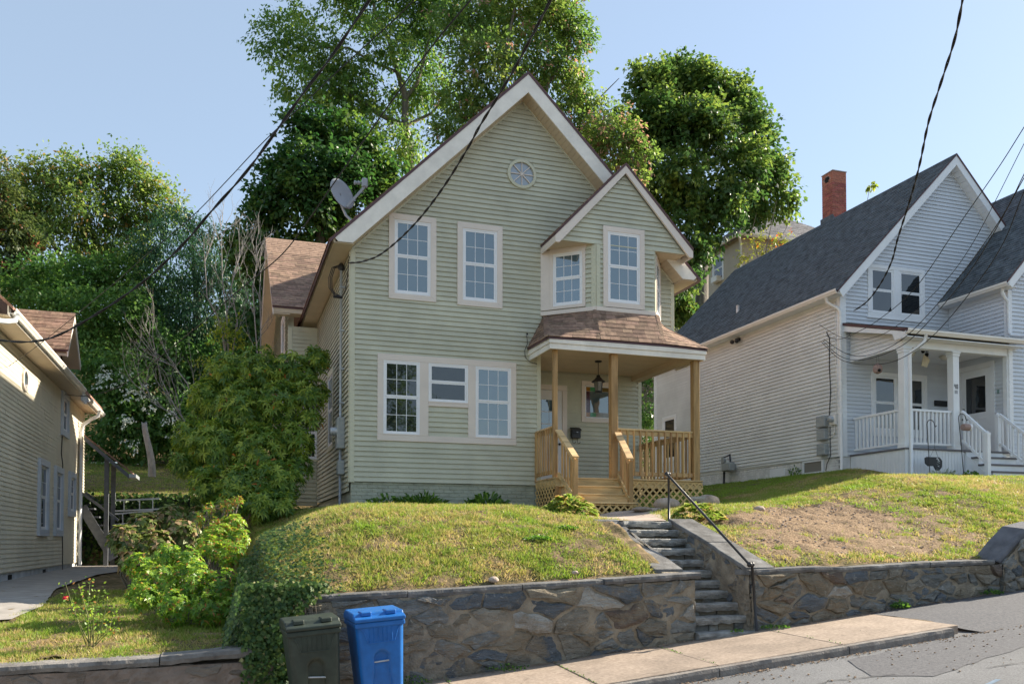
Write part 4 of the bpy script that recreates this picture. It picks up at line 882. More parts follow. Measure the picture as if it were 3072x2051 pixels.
for x in (6.50, 7.10, 7.70):
    mb = MB(); mb.prism([(x, -1.17, 2.84), (x, -1.43, 2.66), (x, -1.70, 2.49), (x, -1.9, 2.3), (x, -1.9, 2.2), (x, -1.17, 2.5)], (.038, 0, 0)); mb.build('stringer', m_pine, sr)
for (ya, yb, za, zb_) in ((-1.42, -1.17, 2.64, 2.838), (-1.68, -1.42, 2.60, 2.662), (-1.90, -1.68, 2.30, 2.488)): MB().box(6.462, 6.48, ya, yb, za, zb_).build('side_board', m_pine_h, sr)
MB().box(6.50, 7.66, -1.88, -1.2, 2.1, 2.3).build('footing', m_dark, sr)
NW = [(6.50, -1.83), (7.68, -1.83)]
for (x, y), pt in zip(NW, ((6.39, -1.06), (7.70, -1.06))):
    mb = MB(); mb.box(x-.045, x+.045, y-.045, y+.045, 2.52, 3.36); mb.build('newel', m_pine, sr, bevel=.003)
    a = Vector((x-.05 if x > 7 else x-.03, y-.10, 3.375)); b = Vector((pt[0]+.04, -1.14, 3.985))
    MB().beam(a, b, .14, .036).build('handrail_board', m_pine_h, sr, bevel=.004)
    a2 = a+Vector((.0, .06, -.065)); b2 = b+Vector((0, 0, -.075)); MB().beam(a2, b2, .036, .085).build('rail', m_pine_h, sr)
    a3 = a2+Vector((0, 0, -.72)); b3 = b2+Vector((0, 0, -.80)); MB().beam(a3, b3, .036, .085).build('rail', m_pine_h, sr)
    for k in range(5):
        t = (k+.75)/5.5; p = a2.lerp(b2, t); q = a3.lerp(b3, t); MB().box(p.x+.02, p.x+.054, p.y-.017, p.y+.017, q.z-.06, p.z+.02).build('baluster', m_pine, sr, bevel=.002)
PLt = Pl((0, 0, 0), (1, 0, 0), (0, -1, 0))
lattice(hs, PLt, 7.74, 9.70, 2.20, 3.0, 1.185); lattice(hs, PLt, 6.42, 7.78, 2.13, 2.48, 1.93)
PLs = Pl((6.36, 0, 0), (0, 1, 0), (-1, 0, 0)); lattice(hs, PLs, -1.12, -.02, 2.15, 2.97, .01)
PLs2 = Pl((6.45, 0, 0), (0, 1, 0), (-1, 0, 0)); lattice(hs, PLs2, -1.90, -1.18, 2.12, 2.64, .0)
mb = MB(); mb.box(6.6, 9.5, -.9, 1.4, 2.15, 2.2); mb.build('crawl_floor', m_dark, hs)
mb = MB(); mb.tube([PF.p(6.14, 6.12, .07), PF.p(6.16, 5.95, .06), PF.p(6.10, 5.80, .05), PF.p(6.12, 5.66, .03), PF.p(6.22, 5.56, .05), PF.p(6.38, 5.53, .05)], .007, 5); mb.ico(PF.p(6.15, 6.15, .07), .022, 1); mb.build('coax_cable', m_black, hs)
# ---- service mast, meter
mt = thing('electric_service', 'grey conduit mast with meter box on the shaded side wall of the sage house', 'electric meter', (2.35, .9, 2.5))
def sx(px, py, off=.0): return atX(px, py, XL-.07-off)
MB().tube([(XL-.09, .75, 2.5), (XL-.09, .75, 7.38)], .028, 8).build('conduit', m_galv, mt, smooth=True)
MB().lathe((XL-.09, .75, 7.36), [(.03, 0), (.07, .03), (.07, .10), (.03, .16)], 10).build('weatherhead', m_black, mt, smooth=True)
MB().box(XL-.17, XL-.02, .58, .92, 3.66, 4.30).build('meter_box', m_plasgrey, mt, bevel=.01)
MB().lathe((XL-.17, .75, 4.02), [(.085, 0), (.085, -.10), (.075, -.13)], 14, 'X').build('meter', m_galv, mt, smooth=True)
MB().box(XL-.15, XL-.02, .60, .88, 3.13, 3.42).build('disconnect_box', m_plasgrey, mt, bevel=.01)
for z in (7.0, 6.1, 5.3, 4.6): MB().box(XL-.125, XL-.0, .70, .80, z, z+.03).build('strap', m_galv, mt)
lp = []
for k in range(13):
    t = k/12; lp.append((XL-.12-.22*math.sin(t*math.pi)-.05, .70-.1*t, 7.40-.62*math.sin(t*math.pi*.5)**1.2 if t < .5 else 7.40-.62+.0*(t-.5)-.13*math.sin((t-.5)*2*math.pi)*.3))
m_cable = M('cable_black', (.018, .018, .02), .6, .2, 20)
for o_ in (0, .03, -.03):
    MB().tube([(XL-.10, .70, 7.45+o_), (XL-.26-o_, .66, 7.38), (XL-.33-o_, .6, 7.15), (XL-.33-o_, .55, 6.92), (XL-.25, .5, 6.78-o_), (XL-.12, .45, 6.74), (XL-.05, .35, 6.86), (XL-.03, .15, 7.2), (XL-.03, -.02, 7.43)], .009, 5).build('drip_loop', m_cable, mt, smooth=True)
MB().tube([(XL-.28, .5, 6.74), (XL-.10, .45, 6.72)], .028, 6).build('splice', m_cable, mt)
# ---- things on the porch and the roof
lt = thing('lantern', 'black hanging coach lantern under the porch ceiling', 'lantern', (7.87, .1, 5.02))
lc = (7.87, .1, 0)
MB().lathe((7.87, .1, 5.685), [(.02, 0), (.075, .012), (.08, .035), (.03, .04)], 12).build('canopy', m_black, lt, smooth=True)
MB().tube([(7.87, .1, 5.70), (7.87, .1, 5.40)], .007, 6).build('stem', m_black, lt)
MB().lathe((7.87, .1, 0), [(.012, 5.42), (.05, 5.40), (.035, 5.38), (.06, 5.355), (.10, 5.31), (.155, 5.265), (.15, 5.255), (.10, 5.262)], 12).build('hood', m_black, lt)
mb = MB()
for k in range(6):
    t = k*math.pi/3; mb.tube([(7.87+.105*math.cos(t), .1+.105*math.sin(t), 5.26), (7.87+.075*math.cos(t), .1+.075*math.sin(t), 5.05)], .006, 4)
mb.lathe((7.87, .1, 0), [(.08, 5.055), (.085, 5.04), (.07, 5.02)], 12); mb.build('cage', m_black, lt)
MB().lathe((7.87, .1, 0), [(.098, 5.258), (.07, 5.056)], 6).build('glass_panes', glass('lantern_glass', (.16, .15, .12), ior=1.7, rough=.1), lt)
mx = thing('mailbox', 'small black mailbox with two paper hooks beside the front door', 'mailbox', (7.88, 1.42, 4.1))
MB().box(7.77, 7.99, 1.36, 1.465, 4.17, 4.36).build('box', m_black, mx, bevel=.008)
mb = MB(); mb.prism([(7.76, 1.34, 4.34), (7.76, 1.47, 4.40), (7.76, 1.47, 4.43), (7.76, 1.335, 4.37)], (.24, 0, 0)); mb.prism([(7.76, 1.335, 4.31), (8.0, 1.335, 4.31), (7.88, 1.335, 4.27)], (0, .02, 0)); mb.build('lid', m_black, mx)
for x in (7.82, 7.94): MB().tube([(x, 1.45, 4.17), (x, 1.44, 4.07), (x+.01, 1.40, 4.045), (x+.035, 1.38, 4.06), (x+.04, 1.37, 4.09)], .006, 5).build('hook', m_black, mx)
MB().box(7.87, 7.91, 1.33, 1.34, 4.30, 4.315).build('clasp', m_galv, mx)
ds = thing('satellite_dish', 'grey satellite dish on a bent pole above the left roof slope', 'satellite dish', (2.7, .5, 8.3))
c = atY(960+260/3.732, 480+370/3.732, .5); ax = Vector((.75, -.05, .62)).normalized()   # axis of the reflector
ax = Vector((.55, -.78, .28)).normalized(); s1 = ax.cross(Vector((0, 0, 1))).normalized(); s2 = s1.cross(ax); V = []; F = []; nr, ns = 6, 24
for i in range(nr+1):
    for k in range(ns):
        r_ = .335*i/nr; t = 2*math.pi*k/ns; V.append(c+s1*math.cos(t)*r_*.92+s2*math.sin(t)*r_+ax*(r_*r_*.55-.08))
for i in range(nr): F += [(i*ns+k, i*ns+(k+1) % ns, (i+1)*ns+(k+1) % ns, (i+1)*ns+k) for k in range(ns)]
m_dish = M('dish_grey', (.33, .34, .36), .5, .05, 5)
o = MB().add(V, F).build('reflector', m_dish, ds, smooth=True); sm = o.modifiers.new('thick', 'SOLIDIFY'); sm.thickness = .014
low = c-s2*.33+ax*.02; tip = atY(960+500/3.732, 480+300/3.732, .35)
MB().beam(low, tip, .035, .05).build('feed_arm', m_dish, ds)
mb = MB(); mb.obox = None; MB().box(tip.x-.06, tip.x+.06, tip.y-.05, tip.y+.05, tip.z-.02, tip.z+.17).build('receiver', m_dish, ds, bevel=.02)
for q in (-.09, -.16): MB().lathe(tip+Vector((q-.0, -.01, .07+q*.1)), [(.03, 0), (.045, -.05), (.03, -.06)], 10, 'X').build('feed_horn', m_dish, ds)
foot = Vector((2.62, .45, roofline(2.62)+.0)); bk = c-ax*.10
MB().tube([foot, foot+Vector((-.22, .02, .20)), bk+Vector((0, 0, -.12)), bk], .028, 8).build('pole', m_dish, ds, smooth=True)
MB().box(foot.x-.08, foot.x+.08, foot.y-.08, foot.y+.08, foot.z-.06, foot.z+.02).build('foot_plate', m_dish, ds)
# ================================================================ RIGHT HOUSE
rh = thing('house', 'pale blue-grey house with dark roof, brick chimney and white railed porch on the right', 'house', (18, 5, 3.3))
XR0 = 15.23; YR = 1.2; RB = 11.25; RG = 18.86
def rl(x): return 12.27-1.035*abs(x-RG)
def wt(x): return rl(x)-.30
mb = MB(); mb.prism([(XR0, YR, 3.95), (22.4, YR, 3.95), (22.4, YR, wt(22.4)), (RG, YR, 11.95), (XR0, YR, wt(XR0)+.0)], (0, .14, 0)); mb.build('wall', m_blue_sid, rh)
mb = MB(); mb.box(XR0, XR0+.14, YR+.15, RB, 3.95, 8.15); mb.build('wall', m_beige_sid, rh)
mb = MB(); mb.prism([(XR0, RB, 3.6), (22.4, RB, 3.6), (22.4, RB, wt(22.4)), (RG, RB, 11.95), (XR0, RB, wt(XR0))], (0, .14, 0)); mb.build('wall', m_beige_sid, rh)
PRF = Pl((0, YR, 0), (1, 0, 0), (0, -1, 0)); GW = (16.10, 17.98, 7.66, 9.07); PWn = (16.17, 18.01, 4.55, 6.22)
siding(rh, PRF, [(XR0+.14, 4.0), (18.8, 4.0), (20.6, 10.0), (20.35, wt(20.35)), (RG, 11.95), (XR0+.14, wt(XR0+.14))], [hole(GW), hole(PWn)], .1016, m_blue_sid, limit=420)
PRS = Pl((XR0, 0, 0), (0, 1, 0), (-1, 0, 0))
SWn = (9.72, 10.70, 4.6, 6.25)
siding(rh, PRS, [(YR+.10, 3.96), (RB, 4.0), (RB, 8.12), (YR+.10, 8.12)], [hole(SWn, .05)], .1016, m_beige_sid, th=.032, limit=420)
window(rh, PRS, *SWn, cw=.09, casing=m_wtrim, gl=(g_low, g_low), grid=(1, 1))
mb = MB(); pbox(mb, PRF, XR0-.02, XR0+.16, 3.96, wt(XR0)-.0, 0, .03); mb.build('corner_board', m_wtrim, rh); mb = MB(); pbox(mb, PRS, YR-.02, YR+.105, 3.96, 8.1, .0, .028); mb.build('corner_board', m_wtrim, rh)
mb = MB(); pbox(mb, PRS, RB-.1, RB+.1, 3.7, 8.1, .0, .028); mb.build('corner_board', m_wtrim, rh)
def twin(P, w, par, gl, post=.2, off=0, bottom_sill=True):
    u0, u1, z0, z1 = w; s = MB(); d = .04
    um = (u0+u1)/2
    for q in ((u0, u1, z1-.10, z1), (u0, u1, z0, z0+.12), (u0, u0+.10, z0+.121, z1-.101), (u1-.10, u1, z0+.121, z1-.101), (um-post/2, um+post/2, z0+.121, z1-.101)): pbox(s, P, *q, .001, d)
    if bottom_sill: pbox(s, P, u0-.03, u1+.03, z0-.03, z0-.001, .001, d+.02)
    s.build('window_surround', m_wtrim, par, bevel=.004)
    window(par, P, u0+.10, um-post/2, z0+.12, z1-.10, cw=0, casing_sides='', casing=m_wtrim, sash=m_wtrim, gl=gl, grid=(1, 1)); window(par, P, um+post/2, u1-.10, z0+.12, z1-.10, cw=0, casing_sides='', casing=m_wtrim, sash=m_wtrim, gl=gl, grid=(1, 1))
twin(PRF, GW, rh, (g_low, g_low)); twin(PRF, PWn, rh, (g_low, g_low), post=.22)
# roof
for s in (-1, 1):
    xe = RG+s*3.95; a, b = (RG, 12.27), (xe, rl(xe)); r = MB()
    r.prism([(a[0], .88, a[1]), (b[0], .88, b[1]), (b[0], .88, b[1]-.05), (a[0], .88, a[1]-.05)], (0, 10.7, 0)); rf = r.build('roof', m_edge, rh)
    if s < 0: patch(rf, (xe, .87, b[1]+.005), (xe, 11.58, b[1]+.005), (RG, 11.58, 12.275), (RG, .87, 12.275), m_roofdark, joined=True, e=.13, w=.22, th=.014)
    r = MB(); xq = RG+s*3.90; r.prism([(RG, .90, 12.215), (xq, .90, rl(xq)-.055), (xq-s*.12, .90, rl(xq)-.22), (RG, .90, 11.96)], (0, .03, 0)); r.build('rake_board', m_wtrim, rh)
    n = 30 if s > 0 else 34
    A = Vector((RG, 0, 11.955)); Bp = Vector((RG+s*3.6, 0, rl(RG+s*3.6)-.30)); dv = (Bp-A)/n
    for k in range(n):
        p = A+dv*(k+.03); p2 = A+dv*(k+.97); q = MB(); q.prism([(p.x, .935, p.z), (p2.x, .935, p2.z), (p2.x, .935, p2.z+.02), (p.x, .935, p.z+.02)], (0, .26, 0)); piece(q, 'soffit_slat', m_wtrim, rh)
r = MB(); r.box(14.97, XR0, .92, RB+.2, 8.10, 8.12); r.build('eave_soffit', m_wtrim, rh)
def gutter(par, a, b, w=.11, h=.11, mat=m_gutter):
    a = Vector(a); b = Vector(b); d_ = (b-a).normalized(); s_ = Vector((0, 0, 1)).cross(d_)   # s_ points to the outside when a->b chosen so
    pr = [(0, 0), (w*.6, 0), (w*.8, h*.35), (w, h*.6), (w, h), (w*.9, h), (w*.9, h*.65), (w*.7, h*.4), (w*.55, .012), (.012, .012), (.012, h), (0, h)]
    mb = MB(); mb.prism([a+s_*x+Vector((0, 0, z)) for x, z in pr], b-a); return mb.build('gutter', mat, par)
gutter(rh, (14.95, .90, 8.10), (14.95, 11.5, 8.10)); 
m_ds = m_gutter
def downspout(par, pts, w=.07, mat=None, name='downspout'):
    mb = MB()
    for a, b in zip(pts[:-1], pts[1:]): mb.beam(a, b, w, w*.8, up=(.3, 1, .05))
    return mb.build(name, mat or m_ds, par, bevel=.008)
MB().tube([(14.90, 1.35, 8.10), (14.92, 1.33, 7.98), (15.0, 1.28, 7.9), (15.15, 1.20, 7.80), (15.19, 1.16, 7.70), (15.19, 1.16, 3.6)], .042, 8).build('downspout', m_ds, rh, smooth=True)
# foundation: white painted brick
mb = MB(); mb.box(XR0+.03, XR0+.3, YR+.03, RB, 3.3, 3.955); mb.box(XR0+.03, 15.6, YR+.02, YR+.3, 3.3, 3.955); fo = mb.build('foundation', m_wbrick, rh)
z = 3.46; r_ = 0
while z < 3.93:
    y = YR+.03-(.1 if r_ % 2 else 0)
    while y < 9.2:
        if y > YR-.02 and not (1.85 < y+.1 < 2.8 and z > 3.6): mb = MB(); mb.box(XR0+.014+random.uniform(-.003, .003), XR0+.05, y+.005, y+.20, z+.004, min(z+.062, 3.95)); piece(mb, 'brick', m_wbrick, fo)
        y += .208
    z += .068; r_ += 1
mb = MB()
for q in ((1.92, 2.78, 3.91, 3.95), (1.92, 2.78, 3.60, 3.64), (1.92, 1.98, 3.64, 3.91), (2.72, 2.78, 3.64, 3.91)): pbox(mb, PRS, *q, -.02, .02)
bw_ = mb.build('basement_window', m_wtrim, rh); mb = MB(); pbox(mb, PRS, 1.98, 2.72, 3.64, 3.91, -.03, -.005); mb.build('pane', glass('frosted_pane', (.22, .21, .19), ior=1.5, rough=.35), bw_)
mb = MB(); pbox(mb, PRS, 3.6, 4.3, 3.58, 3.86, -.02, .0); mb.build('hatch_cover', m_wtrim, rh)
# chimney
cc = atY(2503, 524, 6.25); cx0, cx1, cy0, cy1, cz0, cz1 = cc.x-.27, cc.x+.27, 6.0, 6.54, 11.0, cc.z; shx = 0
ch = MB().box(cx0+.012, cx1-.012, cy0+.012, cy1-.012, cz0, cz1-.02).build('chimney', m_mortar, rh)
z = 11.2; r_ = 0
while z < cz1-.02:
    for fx in range(4):
        L_ = cx1-cx0; o_ = .0 if (r_+fx) % 2 else -.5
        for k in range(4):
            a = max((k+o_)*L_/3, 0); b = min((k+1+o_)*L_/3, L_)
            if b-a < .03: continue
            mb = MB(); g = .005; zz = min(z+.060, cz1)
            if fx == 1 and cz1-.30 < z < cz1-.12 and .14 < (a+b)/2 < .40: continue
            if fx == 0: mb.box(cx0+a+g, cx0+b-g, cy0, cy0+.04, z, zz)
            elif fx == 1: mb.box(cx0, cx0+.04, cy0+.041+(a+g)*.93, cy0+.041+(b-g)*.92, z, zz)
            elif z > cz1-.3:
                if fx == 2: mb.box(cx1-.04, cx1, cy0+.041+(a+g)*.93, cy0+.041+(b-g)*.92, z, zz)
                else: mb.box(cx0+a+g, cx0+b-g, cy1-.03, cy1+.003, z, zz)
            if mb.v: piece(mb, 'brick', m_brick, ch, limit=480)
    z += .071; r_ += 1
MB().box(cx0+.008, cx0+.014, cy0+.17, cy0+.42, cz1-.31, cz1-.10).build('flue_opening', m_dark, ch)
mb = MB(); mb.box(cx0+shx-.015, cx1+shx+.015, cy0-.015, cy1+.015, cz1+.001, cz1+.03); mb.build('chimney_cap', m_mortar, ch)
mb = MB(); mb.prism([(cx0+shx-.05, cy0-.06, rl(cx0+shx)-.08), (cx1+shx+.02, cy0-.06, rl(cx1+shx)), (cx1+shx, cy0-.02, rl(cx1+shx)+.16), (cx0+shx-.03, cy0-.02, rl(cx0+shx)+.28)], (0, .62, 0)); mb.build('flashing', m_roofdark, rh)
MB().tube([(15.9, 6.9, 8.85), (15.9, 6.9, 9.42)], .055, 8).build('vent_pipe', m_wtrim, rh, smooth=True)
# wing on the right
XW = 18.8; YWf = -.69; WG = 21.9
mb = MB(); mb.box(XW, XW+.14, YWf+.14, YR-.0, 4.02, 8.1); mb.build('wall', m_blue_sid, rh)
mb = MB(); mb.prism([(XW, YWf, 3.2), (24.8, YWf, 3.2), (24.8, YWf, 8.3), (WG, YWf, 11.3), (XW, YWf, 8.1)], (0, .139, 0)); mb.build('wall', m_blue_sid, rh)
PWL = Pl((XW, 0, 0), (0, 1, 0), (-1, 0, 0)); DW = (-.28, .90, 4.02, 6.38)
siding(rh, PWL, [(YWf+.10, 4.02), (YR-.03, 4.02), (YR-.03, 8.05), (YWf+.10, 8.05)], [hole(DW, .04)], .1016, m_blue_sid, limit=420)
PWF = Pl((0, YWf, 0), (1, 0, 0), (0, -1, 0)); siding(rh, PWF, [(XW+.10, 3.9), (21.2, 3.9), (21.2, 10.5), (XW+.10, 8.1)], [], .1016, m_blue_sid, limit=420)
mb = MB(); pbox(mb, PWF, XW-.02, XW+.10, 3.9, 8.08, 0, .028); pbox(mb, PWL, YWf-.02, YWf+.10, 3.9, 8.05, 0, .026); mb.build('corner_board', m_wtrim, rh)
za, zb2 = 8.22, 8.22+1.07*(WG-18.45); r = MB(); r.prism([(18.45, -1.0, za), (WG, -1.0, zb2), (WG, -1.0, zb2-.05), (18.45, -1.0, za-.05)], (0, 7., 0)); rf = r.build('roof', m_edge, rh)
patch(rf, (18.44, -1.01, za+.004), (18.44, 3.6, za+.004), (WG, 6, zb2+.004), (WG, -1.01, zb2+.004), m_roofdark, joined=True, e=.13, w=.22, th=.014)
r = MB(); r.prism([(18.47, -.985, za-.055), (WG, -.985, zb2-.055), (WG, -.985, zb2-.27), (18.62, -.985, za-.16)], (0, .03, 0)); r.build('rake_board', m_wtrim, rh)
r = MB(); r.prism([(18.5, -.95, 8.09), (XW, -.95, 8.09), (XW, YR, 8.09), (18.5, YR, 8.09)], (0, 0, .02)); r.build('eave_soffit', m_wtrim, rh)
gutter(rh, (18.52, -1.0, 8.09), (18.52, 1.15, 8.09))
MB().tube([(18.5, -.80, 8.09), (18.52, -.78, 7.98), (18.62, -.76, 7.86), (18.72, -.76, 7.78), (18.74, -.76, 7.0), (18.76, -.80, 6.92), (18.95, -1.0, 6.86)], .042, 8).build('downspout', m_wtrim, rh, smooth=True)
mb = MB(); mb.lathe((20.9, 2.6, 10.2), [(.09, 0), (.09, 1.0)], 10); mb.build('vent_pipe', m_brick, rh)
# door in wing wall
mb = MB()
for q in ((-.28, -.16, 4.03, 6.26), (.78, .90, 4.03, 6.26), (-.28, .90, 6.261, 6.39)): pbox(mb, PWL, *q, 0, .04)
mb.build('door_casing', m_wtrim, rh); mb = MB(); pbox(mb, PWL, -.155, .775, 4.04, 6.255, 0, .014)
for q in ((-.155, .0, 4.04, 6.255), (.62, .775, 4.04, 6.255), (.0, .62, 6.06, 6.255), (.0, .62, 4.95, 5.12), (.0, .62, 4.04, 4.24), (.27, .35, 4.24, 4.95)): pbox(mb, PWL, *q, .0145, .03)
dr = mb.build('door', m_wtrim, rh); mb = MB(); pbox(mb, PWL, .0, .62, 5.12, 6.06, .0145, .02); mb.build('pane', g_low, dr)
MB().ico(PWL.p(.70, 5.0, .06), .03, 1).build('handle', m_black, dr); mb = MB(); pbox(mb, PWL, .67, .73, 5.16, 5.28, .03, .05); mb.build('lock', m_black, dr)
mb = MB(); pbox(mb, PWL, -.42, -.36, 5.52, 5.62, .02, .04); mb.build('doorbell', M('bell_teal', (.2, .3, .3)), rh)
# porch
po = thing('porch', None, None, (17, .2, 3.2), parent=rh); PD = 4.0; XP = 15.5; YP_ = -.70
MB().box(XP-.03, XW-.03, YP_-.03, YR-.02, PD-.04, PD).build('deck', m_greydeck, po)
x = XP
while x < 17.28:
    mb = MB(); mb.box(x+.003, min(x+.093, 17.3)-.003, YP_, YP_+.02, 3.15, PD-.042); mb.build('skirt_board', m_wtrim, po); x += .094
y = YP_+.02
while y < YR-.03:
    mb = MB(); mb.box(XP, XP+.02, y+.003, min(y+.093, YR-.02)-.003, 3.15, PD-.042); mb.build('skirt_board', m_wtrim, po); y += .094
MB().box(XP+.03, 18.7, YP_+.03, YR-.03, 3.1, PD-.05).build('skirt_backing', m_wtrim, po)
MB().box(XP-.012, XP+.10, YP_-.012, YP_+.0, 3.15, PD-.04).build('corner_board', m_wtrim, po)
def column(x0, y0, w, z0, z1, par):
    m = MB(); m.box(x0, x0+w, y0, y0+w, z0+.10, z1-.12); m.box(x0-.025, x0+w+.025, y0-.025, y0+w+.025, z0, z0+.10); m.box(x0-.03, x0+w+.03, y0-.03, y0+w+.03, z1-.05, z1); m.box(x0-.015, x0+w+.015, y0-.015, y0+w+.015, z1-.12, z1-.05); return m.build('column', m_wtrim, par, bevel=.006)
column(XP+.02, YP_+.02, .20, PD, 6.42, po); column(17.02, YP_+.02, .19, PD, 6.42, po); 
MB().box(18.74, 18.80, YP_+.02, YP_+.14, PD, 6.42).build('column', m_wtrim, po)
bm_ = MB(); bm_.box(XP+.0, XW-.03, YP_+.02, YP_+.20, 6.42, 6.60); bm_.box(XP+.0, XP+.16, YP_+.20, YR-.02, 6.42, 6.56); bm_.build('beam', m_wtrim, po)
MB().box(XP+.16, XW-.03, YP_+.2, YR-.02, 6.555, 6.575).build('ceiling', m_wtrim, po)
mb = MB(); mb.prism([(15.28, -1.02, 6.78), (15.28, YR-.0, 7.42), (15.28, YR, 7.36), (15.28, -1.02, 6.72)], (3.75, 0, 0)); pf = mb.build('porch_roof', m_edge, po)
patch(po, (15.27, -1.03, 6.785), (19.04, -1.03, 6.785), (19.04, YR-.01, 7.425), (15.27, YR-.01, 7.425), m_roofdark, joined=True, e=.13, w=.22)
mb = MB(); mb.prism([(15.30, -1.0, 6.70), (15.30, YR-.01, 7.35), (15.30, YR-.01, 7.20), (15.30, -.55, 6.74), (15.30, -.62, 6.58), (15.30, -1.0, 6.58)], (.03, 0, 0)); mb.build('rake_board', m_wtrim, po)
PPS = Pl((XP+.02, 0, 0), (0, 1, 0), (-1, 0, 0)); mb = MB(); mb.prism([PPS.p(YP_+.05, 6.56, 0), PPS.p(YR-.02, 6.56, 0), PPS.p(YR-.02, 7.3, 0), PPS.p(YP_+.05, 6.80, 0)], (.05, 0, 0)); mb.build('gable_wall', m_blue_sid, po)
siding(po, PPS, [(YP_+.05, 6.57), (YR-.04, 6.57), (YR-.04, 7.3), (YP_+.05, 6.85)], [], .1016, m_beige_sid, limit=460)
MB().box(15.33, 19.0, -1.0, YP_+.0, 6.59, 6.61).build('eave_soffit', m_wtrim, po)
gutter(po, (19.05, -.98, 6.66), (15.28, -.98, 6.66), mat=m_gutter)
MB().tube([(15.85, -1.04, 6.66), (15.82, -1.02, 6.5), (15.70, -.92, 6.36), (15.62, -.80, 6.28), (15.61, -.77, 6.2), (15.61, -.77, 3.3), (15.68, -.92, 3.22)], .042, 8).build('downspout', m_wtrim, po, smooth=True)
def wrail(a, b, n, par, zt=4.93, zb=4.12, w=.045):
    a = Vector(a); b = Vector(b); d_ = b-a; r = thing('railing', None, None, (*((a+b)/2).xy, 4.0), parent=par)
    ax_ = Vector((0, 0, 1))
    MB().beam(a+ax_*zt, b+ax_*zt, .07, .06).build('top_rail', m_wtrim, r, bevel=.006); MB().beam(a+ax_*zb, b+ax_*zb, .05, .05).build('rail', m_wtrim, r)
    for k in range(n): p = a+d_*((k+.6)/(n+.2)); MB().box(p.x-w/2, p.x+w/2, p.y-w/2, p.y+w/2, p.z+zb+.02, p.z+zt-.02).build('baluster', m_wtrim, r)
wrail((XP+.09, YR-.06, 0), (XP+.09, YP_+.2, 0), 12, rh); wrail((XP+.24, YP_+.10, 0), (17.0, YP_+.10, 0), 10, rh)
ps = thing('porch_steps', None, None, (17.9, -1.2, 3.2), parent=rh)
for k in range(4):
    z = PD-.19*(k+0); y = YP_-.20*k
    MB().box(17.33, 18.55, y-.20 if k else y-.03, y+.02, z-.045, z-.0).build('tread', m_greydeck, ps) if k else None
    MB().box(17.36, 18.52, y-.012-(.17 if k else 0), y+.01, z-.19-.0, z-.046).build('riser', m_wtrim, ps)
for x in (17.335, 18.53): mb = MB(); mb.prism([(x, YP_, 3.90), (x, YP_-.2, 3.76), (x, YP_-.4, 3.57), (x, YP_-.6, 3.38), (x, YP_-.78, 3.1), (x, YP_, 3.1)], (.02, 0, 0)); mb.build('stringer', m_wtrim, ps)
def newel(x, y, z0, z1, w=.10): m = MB(); m.box(x-w/2, x+w/2, y-w/2, y+w/2, z0, z1-.05); m.box(x-w*.56, x+w*.56, y-w*.56, y+w*.56, z1-.12, z1-.06); m.lathe((x, y, z1-.05), [(w*.55, 0), (w*.4, .03), (.005, .045)], 4); return m.build('newel', m_wtrim, ps, bevel=.004)
newel(17.20, -1.48, 3.15, 4.38); newel(18.42, YP_+.02, PD, 4.98); newel(18.5, -1.6, 3.1, 4.3)
for (a, b) in (((17.24, YP_-.02, 4.95), (17.2, -1.44, 4.33)), ((18.42, YP_-.02, 4.93), (18.5, -1.56, 4.22))):
    a = Vector(a); b = Vector(b); MB().beam(a, b, .06, .055).build('handrail', m_wtrim, ps); dn = Vector((0, 0, -.72)); MB().beam(a+dn, b+dn, .05, .05).build('rail', m_wtrim, ps)
    for k in range(6): p = a.lerp(b, (k+.6)/6.2); MB().box(p.x-.02, p.x+.02, p.y-.02, p.y+.02, p.z-.72, p.z).build('baluster', m_wtrim, ps)
mb = MB(); mb.box(18.25, 18.67, YR-.06, YR-.02, 5.41, 5.56); mb.build('mail_slot', m_black, rh)
for c in ((16.63, .3), (17.75, .3)): MB().lathe((c[0], c[1], 6.44), [(.02, 0), (.10, .02), (.13, .07), (.135, .11)], 14).build('ceiling_light', M('lamp_glass', (.7, .68, .6), .3), po, smooth=True)
# house number on the column, read from the street
m_num = m_black
def seg(mb, P, u, z, w, h, segs, n):
    t = .012
    S = {'a': (u, u+w, z+h-t, z+h), 'g': (u, u+w, z+h/2-t/2, z+h/2+t/2), 'd': (u, u+w, z, z+t), 'f': (u, u+t, z+h/2, z+h), 'e': (u, u+t, z, z+h/2), 'b': (u+w-t, u+w, z+h/2, z+h), 'c': (u+w-t, u+w, z, z+h/2)}
    for s in segs: pbox(mb, P, *S[s], n, n+.006)
PN = Pl((0, YP_+.02, 0), (1, 0, 0), (0, -1, 0))
m4 = MB(); seg(m4, PN, 17.05, 5.50, .045, .11, 'fgbc', .001); m4.build('house_number', m_num, po); m0 = MB(); seg(m0, PN, 17.115, 5.50, .045, .11, 'abcdef', .001); m0.build('house_number', m_num, po)
m1 = MB()
for i in range(3): pbox(m1, PN, 17.065+.032*i, 17.075+.032*i, 5.38, 5.46, .001, .006)
m1.build('small_lettering', m_num, po)
